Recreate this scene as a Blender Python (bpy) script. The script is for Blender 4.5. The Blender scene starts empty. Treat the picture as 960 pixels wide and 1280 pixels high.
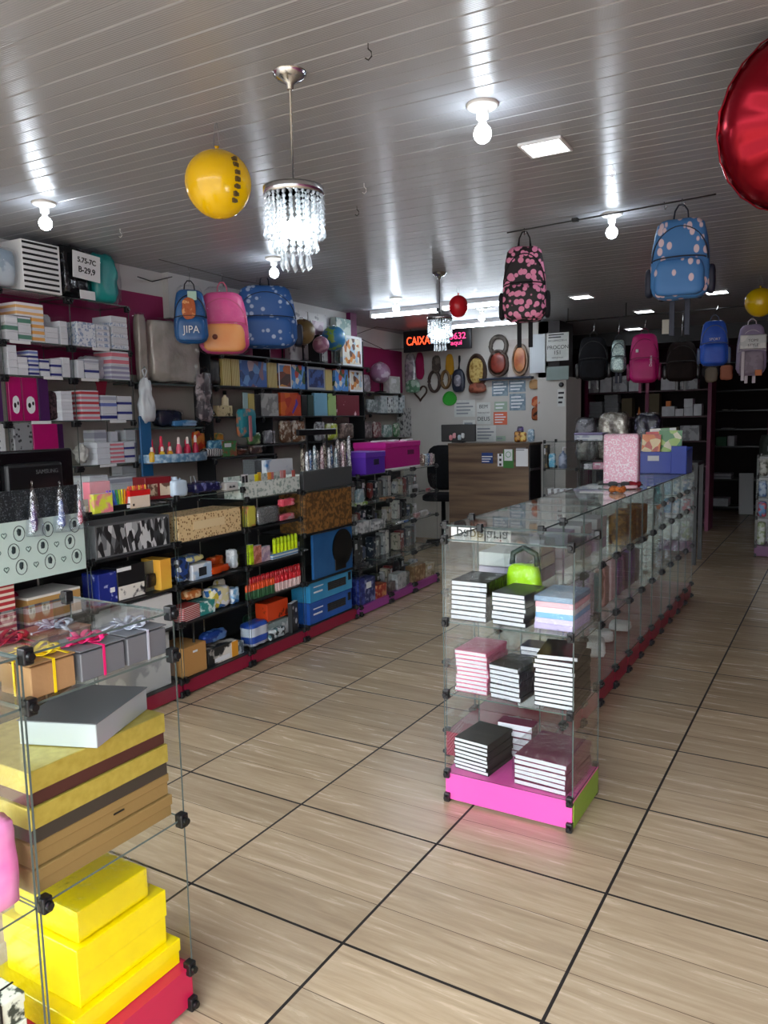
LABELCHECK = False
import bpy, bmesh, math, random
from mathutils import Vector, Matrix, noise
RND = random.Random(11)
sc = bpy.context.scene
COL = sc.collection
PI = math.pi

# ------------------------------------------------------------------ camera geometry (metres, 960x1280 frame)
FPX = 961.28
YAW, PITCH, ROLL = .54040, -.1165, -.0217
CAM = Vector((2.3892, -1.69722, 1.4958))
_f = Vector((-math.sin(YAW)*math.cos(PITCH), math.cos(YAW)*math.cos(PITCH), math.sin(PITCH)))
_r = Vector((math.cos(YAW), math.sin(YAW), 0)); _u = _r.cross(_f)
CR = _r*math.cos(ROLL) + _u*math.sin(ROLL); CU = -_r*math.sin(ROLL) + _u*math.cos(ROLL); CF = _f

def ray(px, py):
    return CR*((px-480)/FPX) + CU*((640-py)/FPX) + CF

cd = bpy.data.cameras.new('camera'); cam = bpy.data.objects.new('camera', cd); COL.objects.link(cam)
cam.matrix_world = Matrix(((CR.x, CU.x, -CF.x, CAM.x), (CR.y, CU.y, -CF.y, CAM.y), (CR.z, CU.z, -CF.z, CAM.z), (0, 0, 0, 1)))
cd.sensor_fit = 'VERTICAL'; cd.sensor_height = 36; cd.sensor_width = 27; cd.lens = FPX/1280*36
cd.clip_start = .02; cd.clip_end = 100
sc.camera = cam

REG = []      # what stands where: (frame, u0, u1, v0, v1, levels, board thickness)
def fit(F, u, v, w, z, h):
    for (G, u0, u1, v0, v1, lv, th) in REG:
        if G is not F or not (u0-.03 <= u <= u1+.03): continue
        for a, c in zip(lv, lv[1:]):
            if a-.01 <= z < c-.012:
                if not (v0-.03 <= v <= v1+.03): continue
                h = min(h, c-th-.003-z)
                lo, hi = max(v-w/2, v0), min(v+w/2, v1)
                if hi-lo > .012: v, w = (lo+hi)/2, hi-lo
                return v, w, h
    return v, w, h

class Frame:
    """a vertical working plane in the shop: u = out towards the aisle, v = along it, z = up"""
    def __init__(s, ox, oy, rz):
        s.o = Vector((ox, oy, 0)); s.rz = rz
        s.ev = Vector((math.cos(rz), math.sin(rz), 0)); s.eu = Vector((math.sin(rz), -math.cos(rz), 0))
    def w(s, u, v, z):
        p = s.o + s.eu*u + s.ev*v; return (p.x, p.y, z)
    def px(s, u, px, py):
        d = ray(px, py); t = ((s.o + s.eu*u - CAM).dot(s.eu))/d.dot(s.eu); p = CAM + d*t
        return (p - s.o).dot(s.ev), p.z
    def slot(s, u, x0, yt, x1, z):
        """mid v, width, height of something standing at height z whose upright front lies at u"""
        y = yt+8
        for _ in range(3):
            v0, a = s.px(u, x0, y); v1, b = s.px(u, x1, y)
        vm = (v0+v1)/2; _, zt = s.px(u, (x0+x1)/2, yt)
        return fit(s, u, vm, abs(v1-v0), z, max(.012, zt-z))
AL = math.atan(.036)
FL = Frame(-.66, 0, AL+PI/2)        # the row of counters along the wall side and the shelves behind it
FN = Frame(1.0, 0, PI/2)            # the low case by the entrance
FI = Frame(0, .9, 0)                # end face of the island case
FS = Frame(1.345, 0, PI/2)          # long side of the island case
def FY(y): return Frame(0, y, 0)

# ------------------------------------------------------------------ materials
def lin(c):
    if isinstance(c, str):
        c = [int(c[i:i+2], 16)/255 for i in (0, 2, 4)]
        c = [x/12.92 if x <= .04045 else ((x+.055)/1.055)**2.4 for x in c]
    return (c[0], c[1], c[2], 1)
MATS = {}
def newmat(key):
    m = bpy.data.materials.new(key); m.use_nodes = True; m.node_tree.nodes.clear(); MATS[key] = m
    return m, m.node_tree.nodes, m.node_tree.links
def M(key, c='888888', c2=None, pat=None, s=12, rough=.5, metal=0, th=.5, soft=.03, bump=0, emis=0, cols=None, st=(1, 1, 1), coat=0, bs=60, spec=None):
    """procedural surface: plain or patterned in the object's own space"""
    if key in MATS: return MATS[key]
    m, N, L = newmat(key)
    o = N.new('ShaderNodeOutputMaterial'); b = N.new('ShaderNodeBsdfPrincipled'); L.new(b.outputs[0], o.inputs[0])
    b.inputs['Roughness'].default_value = rough; b.inputs['Metallic'].default_value = metal
    b.inputs['Coat Weight'].default_value = coat; b.inputs['Coat Roughness'].default_value = .08
    b.inputs['Base Color'].default_value = lin(c)
    if spec is not None: b.inputs['Specular IOR Level'].default_value = spec
    elif rough >= .7: b.inputs['Specular IOR Level'].default_value = .2
    tc = N.new('ShaderNodeTexCoord'); mp = N.new('ShaderNodeMapping'); L.new(tc.outputs['Object'], mp.inputs[0])
    mp.inputs['Scale'].default_value = [s*k for k in st]
    fac = None
    if pat == 'noise':
        t = N.new('ShaderNodeTexNoise'); t.inputs['Scale'].default_value = 1; t.inputs['Detail'].default_value = 3; L.new(mp.outputs[0], t.inputs[0]); fac = t.outputs[0]
    elif pat == 'dots':
        t = N.new('ShaderNodeTexVoronoi'); t.inputs['Scale'].default_value = 1; L.new(mp.outputs[0], t.inputs[0]); fac = t.outputs['Distance']
    elif pat == 'grid':
        t = N.new('ShaderNodeTexVoronoi'); t.inputs['Scale'].default_value = 1; t.inputs['Randomness'].default_value = .12; L.new(mp.outputs[0], t.inputs[0]); fac = t.outputs['Distance']
    elif pat in ('wx', 'wy', 'wz'):
        t = N.new('ShaderNodeTexWave'); t.bands_direction = pat[1].upper(); t.inputs['Scale'].default_value = 1; L.new(mp.outputs[0], t.inputs[0]); fac = t.outputs['Fac']
    elif pat == 'multi':
        t = N.new('ShaderNodeTexVoronoi'); t.inputs['Scale'].default_value = 1; L.new(mp.outputs[0], t.inputs[0])
        sp = N.new('ShaderNodeSeparateColor'); L.new(t.outputs['Color'], sp.inputs[0]); fac = sp.outputs[0]
    if fac is not None:
        r = N.new('ShaderNodeValToRGB'); e = r.color_ramp.elements
        if cols:
            r.color_ramp.interpolation = 'CONSTANT'
            e[0].color = lin(cols[0]); e[0].position = 0; e[1].color = lin(cols[-1]); e[1].position = .2+.6*(len(cols)-1)/len(cols)
            for i in range(1, len(cols)-1):
                q = e.new(.2+.6*i/len(cols)); q.color = lin(cols[i])
        else:
            e[0].position = th-soft; e[1].position = th+soft; e[0].color = lin(c); e[1].color = lin(c2 or c)
        L.new(fac, r.inputs[0]); L.new(r.outputs[0], b.inputs['Base Color'])
    if bump:
        n = N.new('ShaderNodeTexNoise'); n.inputs['Scale'].default_value = bs; L.new(tc.outputs['Object'], n.inputs[0])
        bp = N.new('ShaderNodeBump'); bp.inputs['Strength'].default_value = bump; bp.inputs['Distance'].default_value = .01
        L.new(n.outputs[0], bp.inputs['Height']); L.new(bp.outputs[0], b.inputs['Normal'])
    if emis:
        b.inputs['Emission Color'].default_value = lin(c); b.inputs['Emission Strength'].default_value = emis
    return m
def clear(key, tint=(.98, .989, .985), base=.02, k=.75, rough=.02, bump=0, bs=20, gc=(1, 1, 1)):
    """thin clear sheet: passes light, mirrors more towards grazing angles on both faces"""
    if key in MATS: return MATS[key]
    m, N, L = newmat(key)
    o = N.new('ShaderNodeOutputMaterial'); mx = N.new('ShaderNodeMixShader'); t = N.new('ShaderNodeBsdfTransparent'); g = N.new('ShaderNodeBsdfGlossy')
    t.inputs[0].default_value = (*tint, 1); g.inputs[0].default_value = (*gc, 1); g.inputs['Roughness'].default_value = rough
    lw = N.new('ShaderNodeLayerWeight'); p = N.new('ShaderNodeMath'); p.operation = 'POWER'; L.new(lw.outputs['Facing'], p.inputs[0]); p.inputs[1].default_value = 5
    a = N.new('ShaderNodeMath'); a.operation = 'MULTIPLY_ADD'; L.new(p.outputs[0], a.inputs[0]); a.inputs[1].default_value = k; a.inputs[2].default_value = base
    if bump:
        tc = N.new('ShaderNodeTexCoord'); n = N.new('ShaderNodeTexNoise'); n.inputs['Scale'].default_value = bs; n.inputs['Detail'].default_value = 4; L.new(tc.outputs['Object'], n.inputs[0])
        bp = N.new('ShaderNodeBump'); bp.inputs['Strength'].default_value = bump; bp.inputs['Distance'].default_value = .02
        L.new(n.outputs[0], bp.inputs['Height']); L.new(bp.outputs[0], g.inputs['Normal']); L.new(bp.outputs[0], lw.inputs['Normal'])
    L.new(a.outputs[0], mx.inputs[0]); L.new(t.outputs[0], mx.inputs[1]); L.new(g.outputs[0], mx.inputs[2]); L.new(mx.outputs[0], o.inputs[0])
    return m
GLASS = clear('clear_glass'); FILM = clear('clear_film', (.96, .965, .97), .022, .45, .05, 1.0, 30)
FILM2 = clear('milky_film', (.72, .75, .78), .16, .6, .2, .9, 18)

EDGE = M('glass_edge', '55625f', rough=.15)
BLACK = M('black_plastic', '101214', rough=.35); WHITE = M('white_plastic', 'e8eaec', rough=.4)
PAGE = M('paper_pages', 'f0f2f4', 'c9ced6', 'wz', 260, rough=.8, th=.25, soft=.25)
CHROME = M('brushed_chrome', 'c9ccd0', rough=.22, metal=1); DARK = M('dark_shelf', '1c1f22', rough=.4)
CARD = M('white_card', 'e9ecee', rough=.6); KRAFT = M('kraft_card', 'b98a52', rough=.75, bump=.08)
TAN = M('tan_card', '8f7648', rough=.7, bump=.05)

def crystal():
    m, N, L = newmat('crystal'); o = N.new('ShaderNodeOutputMaterial'); a = N.new('ShaderNodeMixShader'); b = N.new('ShaderNodeMixShader')
    t = N.new('ShaderNodeBsdfTransparent'); t.inputs[0].default_value = (.9, .95, .97, 1); d = N.new('ShaderNodeBsdfTranslucent'); d.inputs[0].default_value = (.86, .92, .95, 1)
    g = N.new('ShaderNodeBsdfGlossy'); g.inputs['Roughness'].default_value = .06
    a.inputs[0].default_value = .5; L.new(t.outputs[0], a.inputs[1]); L.new(d.outputs[0], a.inputs[2]); b.inputs[0].default_value = .3; L.new(a.outputs[0], b.inputs[1]); L.new(g.outputs[0], b.inputs[2]); L.new(b.outputs[0], o.inputs[0]); return m
CRYS = crystal()
# ------------------------------------------------------------------ shape helpers (all add to a bmesh)
def B(): return bmesh.new()
def box(bm, x0, x1, y0, y1, z0, z1, mi=0, bev=0, seg=1, rz=0, rx=0, ry=0):
    mt = Matrix.Translation(((x0+x1)/2, (y0+y1)/2, (z0+z1)/2)) @ Matrix.Rotation(rz, 4, 'Z') @ Matrix.Rotation(ry, 4, 'Y') @ Matrix.Rotation(rx, 4, 'X') @ Matrix.Diagonal((abs(x1-x0), abs(y1-y0), abs(z1-z0), 1))
    vs = bmesh.ops.create_cube(bm, size=1, matrix=mt)['verts']
    fs = {f for v in vs for f in v.link_faces}
    for f in fs: f.material_index = mi
    if bev:
        es = list({e for v in vs for e in v.link_edges})
        r = bmesh.ops.bevel(bm, geom=es, offset=min(bev, .45*min(abs(x1-x0), abs(y1-y0), abs(z1-z0))), segments=seg, affect='EDGES', profile=.5)
        for f in r['faces']: f.material_index = mi
    return bm
def lathe(bm, prof, n=16, at=(0, 0, 0), mi=0, axis='z'):
    rings = []
    for r, z in prof:
        ring = []
        for i in range(n):
            a = 2*PI*i/n; p = (r*math.cos(a), r*math.sin(a), z)
            if axis == 'y': p = (p[0], p[2], p[1])
            if axis == 'x': p = (p[2], p[0], p[1])
            ring.append(bm.verts.new((p[0]+at[0], p[1]+at[1], p[2]+at[2])))
        rings.append(ring)
    for a, b in zip(rings, rings[1:]):
        for i in range(n):
            f = bm.faces.new((a[i], a[(i+1) % n], b[(i+1) % n], b[i])); f.material_index = mi; f.smooth = True
    for ring in (rings[0], rings[-1]):
        f = bm.faces.new(ring); f.material_index = mi
    return bm
def tube(bm, pts, r, n=6, mi=0, flat=1.0, close=False):
    P = [Vector(p) for p in pts]; rings = []; up = Vector((0, 0, 1))
    for i, p in enumerate(P):
        if close: t = P[(i+1) % len(P)]-P[i-1]
        else: t = P[min(i+1, len(P)-1)]-P[max(i-1, 0)]
        t.normalize(); a = t.cross(up)
        if a.length < .1: a = t.cross(Vector((0, 1, 0)))
        a.normalize(); b = a.cross(t); rr = r[i] if isinstance(r, (list, tuple)) else r
        rings.append([bm.verts.new(p + a*(rr*math.cos(2*PI*k/n)) + b*(rr*flat*math.sin(2*PI*k/n))) for k in range(n)])
    pairs = list(zip(rings, rings[1:])) + ([(rings[-1], rings[0])] if close else [])
    for a, b in pairs:
        for k in range(n):
            f = bm.faces.new((a[k], a[(k+1) % n], b[(k+1) % n], b[k])); f.material_index = mi; f.smooth = True
    if not close:
        bm.faces.new(rings[0]).material_index = mi; bm.faces.new(rings[-1]).material_index = mi
    return bm
def pillow(bm, w, d, h, p=4., n=6, wob=0., seed=0, at=(0, 0, 0), mi=0, taper=0., pz=None, pb=None):
    """soft rounded block, bottom centre at 'at'"""
    g = {}; pz = pz or p
    def vt(q):
        k = tuple(round(x, 4) for x in q)
        if k in g: return g[k]
        x, y, z = q; e = pb if (pb and z < 0) else pz; L = (abs(x)**p+abs(y)**p+abs(z)**e)**(1/p); x, y, z = x/L, y/L, z/L
        s = 1-taper*(z+1)/2
        v = Vector((x*w/2*s, y*d/2*s, z*h/2+h/2))
        if wob: v += Vector((x, y, z)).normalized()*abs(wob)*(noise.noise(Vector((x*2.2+seed*7.1, y*2.2-seed*3.3, z*2.2+seed)))-(.8 if wob > 0 else -.8))*.7
        v.z = max(v.z, 0); g[k] = bm.verts.new(v+Vector(at)); return g[k]
    for ax in range(3):
        for sg in (-1, 1):
            for i in range(n):
                for j in range(n):
                    q = []
                    for (a, b) in ((i, j), (i+1, j), (i+1, j+1), (i, j+1)):
                        c = [0, 0, 0]; c[ax] = sg; c[(ax+1) % 3] = math.tan((2*a/n-1)*PI/4); c[(ax+2) % 3] = math.tan((2*b/n-1)*PI/4); q.append(vt(c))
                    if sg < 0: q.reverse()
                    if len(set(q)) > 2:
                        f = bm.faces.new(q); f.material_index = mi; f.smooth = True
    return bm
def prism(bm, pts, y0, y1, mi=0):
    """outline in x,z pushed from y0 to y1"""
    a = [bm.verts.new((x, y0, z)) for x, z in pts]; b = [bm.verts.new((x, y1, z)) for x, z in pts]; n = len(pts)
    bm.faces.new(a).material_index = mi; bm.faces.new(b[::-1]).material_index = mi
    for i in range(n): bm.faces.new((a[(i+1) % n], a[i], b[i], b[(i+1) % n])).material_index = mi
    bmesh.ops.recalc_face_normals(bm, faces=bm.faces[:]); return bm
def ball(bm, r, at=(0, 0, 0), sz=1., n=20, m=12, mi=0):
    return lathe(bm, [(max(r*math.sin(PI*i/m), .0004), -r*sz*math.cos(PI*i/m)) for i in range(m+1)], n, at, mi)

def setp(o, label=None, cat=None, group=None, kind=None):
    if label: o['label'] = label
    if cat: o['category'] = cat
    if group: o['group'] = group
    if kind: o['kind'] = kind
    return o
def ML(m): return [x if not isinstance(x, str) else MATS[x] for x in (m if isinstance(m, (list, tuple)) else [m])]
def mesh(name, bm, mats):
    me = bpy.data.meshes.new(name); bm.to_mesh(me); bm.free()
    for m in ML(mats): me.materials.append(m)
    return me
def OM(name, me, parent=None, loc=(0, 0, 0), rot=(0, 0, 0), **k):
    o = bpy.data.objects.new(name, me); COL.objects.link(o); o.parent = parent; o.location = loc; o.rotation_euler = rot
    return setp(o, **k)
def O(name, bm, mats, parent=None, loc=(0, 0, 0), rot=(0, 0, 0), **k):
    return OM(name, mesh(name, bm, mats), parent, loc, rot, **k)
def T(name, label, cat, loc=(0, 0, 0), rz=0, group=None):
    o = bpy.data.objects.new(name, None); o.empty_display_size = .05; COL.objects.link(o); o.location = loc; o.rotation_euler = (0, 0, rz)
    return setp(o, label, cat, group)
def kids(o): return [c for c in COL.objects if c.parent == o]
def text(s, size, mat, parent, loc, rot=(PI/2, 0, 0), ext=.0008, sx=1., name='lettering', align='CENTER', shear=0, bold=0):
    cu = bpy.data.curves.new(name, 'FONT'); cu.body = s; cu.size = size; cu.extrude = ext; cu.align_x = align; cu.align_y = 'CENTER'; cu.shear = shear; cu.offset = bold
    t = bpy.data.objects.new(name, cu); COL.objects.link(t); bpy.context.view_layer.update()
    me = bpy.data.meshes.new_from_object(t.evaluated_get(bpy.context.evaluated_depsgraph_get())); bpy.data.objects.remove(t)
    me.materials.clear(); me.materials.append(ML(mat)[0])
    o = OM(name, me, parent, loc, rot); o.scale = (sx, 1, 1); return o
ORD = ['topmost'] + [x+' down' for x in 'second third fourth fifth sixth seventh eighth ninth tenth eleventh twelfth'.split()]
def order(i, n):
    """i counts from the bottom"""
    return 'lowest' if i == 0 and n > 1 else ORD[n-1-i]

# ------------------------------------------------------------------ kinds of goods
def carton(F, name, label, cat, x0, yt, x1, z, d, mat, front=None, lid=None, u=-.03, rz=0, group=None, bev=.002, mark=None, geo=None):
    v, w, h = geo or F.slot(u, x0, yt, x1, z)
    if geo: v, w, h = fit(F, u, v, w, z, h)
    loc = F.w(u-d/2, v, z); bm = B(); box(bm, -w/2, w/2, -d/2, d/2, 0, h, 0, bev)
    o = O(name, bm, mat, None, loc, (0, 0, F.rz+rz), label=label, cat=cat, group=group)
    if front:
        b = B(); m = .06*min(w, h); box(b, -w/2+m, w/2-m, -d/2-.0009, -d/2+.0005, m, h-m); O('front_print', b, front, o)
    if mark:      # small price ticket or picture patch: (fx0, fx1, fz0, fz1, mat)
        for a in mark:
            b = B(); box(b, (a[0]-.5)*w, (a[1]-.5)*w, -d/2-.0019, -d/2+.0003, a[2]*h, a[3]*h); O(a[5] if len(a) > 5 else 'printed_patch', b, a[4], o)
    if lid:
        b = B(); box(b, -w/2-.002, w/2+.002, -d/2-.002, d/2+.002, h*.62, h+.002, 0, bev); O('lid', b, lid, o)
    return o
def pouch(F, name, label, cat, x0, yt, x1, z, d, mat, u=-.03, rz=0, group=None, header=None, wob=.012, p=5, film=None, n=7):
    v, w, h = F.slot(u, x0, yt, x1, z); s = RND.randint(0, 99)
    o = O(name, pillow(B(), w*.97, d*.94, h*.98, p, n, wob, s), mat, None, F.w(u-d/2, v, z), (0, 0, F.rz+rz), label=label, cat=cat, group=group)
    if header:
        b = B(); box(b, -w*.42, w*.42, -d/2-.006, -d/2+.002, h*.2, h*.72, 0, .004); O('printed_panel', b, header, o)
    if film:
        O('clear_wrap', pillow(B(), w*.995, d, h, 9, n, wob*.4, s+1), film, o)
    return o
def blister(F, name, label, cat, x0, yt, x1, z, card, prod, u=-.03, rz=0, group=None, d=.035):
    v, w, h = F.slot(u, x0, yt, x1, z)
    bm = B(); box(bm, -w/2, w/2, 0, .003, 0, h, 0, .001)
    o = O(name, bm, card, None, F.w(u-d, v, z), (0, 0, F.rz+rz), label=label, cat=cat, group=group)
    O('packed_item', pillow(B(), w*.55, d*.6, h*.5, 4, 5, .006, RND.randint(0, 50), (0, -d*.35, h*.12)), prod, o)
    O('clear_dome', pillow(B(), w*.8, d*.9, h*.62, 6, 4, 0, 0, (0, -d*.46, h*.06)), FILM, o)
    return o
def bookface(F, name, label, cat, x0, yt, x1, z, mat, d=.02, u=-.03, tilt=0, group=None, frame=None, rz=0):
    """a book, board game or picture standing face out"""
    v, w, h = F.slot(u, x0, yt, x1, z)
    bm = B(); box(bm, -w/2, w/2, -d/2, d/2, 0, h, 0, .0015); box(bm, -w/2+.002, w/2+.0005, -d/2+.002, d/2-.002, .002, h+.0005, 1)
    o = O(name, bm, [mat, PAGE], None, F.w(u-d/2, v, z), (-tilt, 0, F.rz+rz), label=label, cat=cat, group=group)
    if frame:
        b = B(); t = .07*w
        for q in ((-w/2, w/2, 0, t), (-w/2, w/2, h-t, h), (-w/2, -w/2+t, t, h-t), (w/2-t, w/2, t, h-t)): box(b, q[0], q[1], -d/2-.001, -d/2+.001, q[2], q[3])
        O('printed_border', b, frame, o)
    return o
def pads(F, x0, yt, x1, z, n, d, desc, cols, u=-.03, name='note_pad', cat='note pad', jit=.004, group=None, w=None):
    """a stack of n pads, each its own object, lowest first; cols = wrapper colours in turn"""
    v, w0, h = F.slot(u, x0, yt, x1, z); w = (w or w0)*.96; t = h/n; jit = min(jit, w*.02)
    for i in range(n):
        bm = B(); box(bm, -w/2, w/2, -d/2, d/2, 0, t*.97, 0, .0012)
        c = cols[i % len(cols)]
        if c: box(bm, -w/2-.0006, w/2+.0006, -d/2-.0006, d/2+.0006, t*.22, t*.74, 1)
        O(name, bm, [PAGE, c or PAGE], None, F.w(u-d/2-RND.random()*jit, v+RND.uniform(-jit, jit), z+i*t), (0, 0, F.rz+RND.uniform(-.015, .015)),
          label=f'{desc}, {order(i, n)}', cat=cat, group=group)
def notebooks(F, pos, z, n, w, d, t, cover, desc, rz=0, spine=1, covers=None, jit=.003, group=None, last=None):
    """hardcover notebooks lying in a stack; pos=(u centre, v centre)"""
    bm = B(); box(bm, -w/2, w/2, -d/2, d/2, 0, .0022, 0, .0006); box(bm, -w/2, w/2, -d/2, d/2, t-.0024, t-.0002, 0, .0006)
    s = spine*w/2; box(bm, min(s, s-spine*.0025), max(s, s-spine*.0025), -d/2, d/2, .001, t-.001)
    if covers: ms = [mesh('notebook', bm.copy(), c) for c in covers]; bm.free()
    else: ms = [mesh('notebook', bm, cover)]
    pb = B(); box(pb, -w/2+(.003 if spine < 0 else .002), w/2-(.003 if spine > 0 else .002), -d/2+.002, d/2-.002, .0022, t-.0024)
    pms = [mesh('pages', pb.copy(), c) for c in covers] if covers else [mesh('pages', pb.copy(), PAGE)]; pb.free()
    for i in range(n):
        u, v = pos; j = jit if i < n-1 else jit*(3 if last else 1)
        o = OM('notebook', ms[i % len(ms)], None, F.w(u+RND.uniform(-j, j), v+RND.uniform(-j, j), z+i*t), (0, 0, F.rz+rz+RND.uniform(-.025, .025)+(last if last and i == n-1 else 0)),
               label=f'{desc}, {order(i, n)}', cat='notebook', group=group)
        OM('pages', pms[i % len(pms)], o)
def filmwrap(F, label, u, v, z, w, d, h, rz=0, mat=None, wob=.012, p=9):
    O('plastic_wrap', pillow(B(), w, d, h, 30, 10, -wob*.5, RND.randint(0, 99)), mat or FILM, None, F.w(u, v, z+.0005), (0, 0, F.rz+rz), label=label, cat='plastic wrap')
CLIP = None
def clip_mesh():
    global CLIP
    if CLIP is None:
        b = B(); box(b, -.013, .013, -.016, .012, -.02, .02, 0, .004, 2); lathe(b, [(.009, -.026), (.011, -.022), (.011, -.014)], 10, (0, 0, 0), 0, 'y'); CLIP = mesh('connector', b, BLACK)
    return CLIP
def pane(bm, x0, x1, y0, y1, z0, z1):
    """glass pane: its four thin sides get the green edge"""
    dx, dy, dz = x1-x0, y1-y0, z1-z0; ax = [dx, dy, dz].index(min(dx, dy, dz))
    n0 = len(bm.faces); box(bm, x0, x1, y0, y1, z0, z1); bm.faces.ensure_lookup_table(); bm.normal_update()
    for f in bm.faces[n0:]:
        if abs(f.normal[ax]) < .5: f.material_index = 1
def case(F, name, label, v0, v1, d, levels, base, u=0, cat='display case', group=None, front=False, back='glass', top=True, side_base=None, divs=(), lv=True, shelf=None, sides=(1, 1), clips=True, topclips=True, cs=(-1, 1)):
    """glass display case: base plinth, glass shelves at 'levels' (last = top), side panes, clips"""
    REG.append((F, u-d, u, v0+.024, v1-.024, levels, .013 if shelf else .007))
    w = v1-v0; o = T(name, label, cat, F.w(u-d/2, (v0+v1)/2, 0), F.rz, group); t = .005; hb = levels[0]
    b = B(); box(b, -w/2+.004, w/2-.004, -d/2, -d/2+.012, .012, hb-t-.003); O('base_panel', b, base, o)
    for sx in (-1, 1): O('side_plinth', box(B(), sx*(w/2-.004)-.004, sx*(w/2-.004)+.004, -d/2+.012, d/2, .012, hb-t-.003), side_base or base, o)
    b = B(); box(b, -w/2, w/2, -d/2-.002, d/2, hb-t-.002, hb); O('deck', b, shelf or base, o)
    for k, z in enumerate(levels[1:]):
        last = k == len(levels)-2; b = B()
        if shelf and not last: box(b, -w/2+.003, w/2-.003, -d/2, d/2-.004, z-.012, z); O('shelf', b, shelf, o)
        else: pane(b, -w/2+.002, w/2-.002, -d/2, d/2-.002, z-t, z); O('top_pane' if last else 'shelf', b, [GLASS, EDGE], o)
    ztop = levels[-1]-t
    for i, sx in enumerate((-1, 1)):
        if sides[i]:
            b = B(); pane(b, sx*(w/2-t/2)-t/2, sx*(w/2-t/2)+t/2, -d/2, d/2, hb, ztop); O('side_pane', b, [GLASS, EDGE], o)
    for dv in divs:
        b = B(); pane(b, dv-t/2, dv+t/2, -d/2, d/2, hb, ztop); O('divider_pane', b, [GLASS, EDGE], o)
    if front: b = B(); pane(b, -w/2+.004, w/2-.004, -d/2-.004, -d/2+.001, hb, ztop); O('front_pane', b, [GLASS, EDGE], o)
    if back == 'glass': b = B(); pane(b, -w/2+.004, w/2-.004, d/2-.004, d/2+.001, hb, ztop); O('back_pane', b, [GLASS, EDGE], o)
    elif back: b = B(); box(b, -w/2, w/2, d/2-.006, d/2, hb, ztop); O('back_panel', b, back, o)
    if clips:
        for z in [.02]+[l-t/2 for l in (levels if topclips else levels[:-1])]:
            for sx in cs: OM('connector', clip_mesh(), o, (sx*(w/2-.012), -d/2, z)).scale = (.9, .9, .9)
            for sx in cs: OM('connector', clip_mesh(), o, (sx*(w/2-.012), d/2-.002, z), (0, 0, PI)).scale = (.9, .9, .9)
    return o
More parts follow.
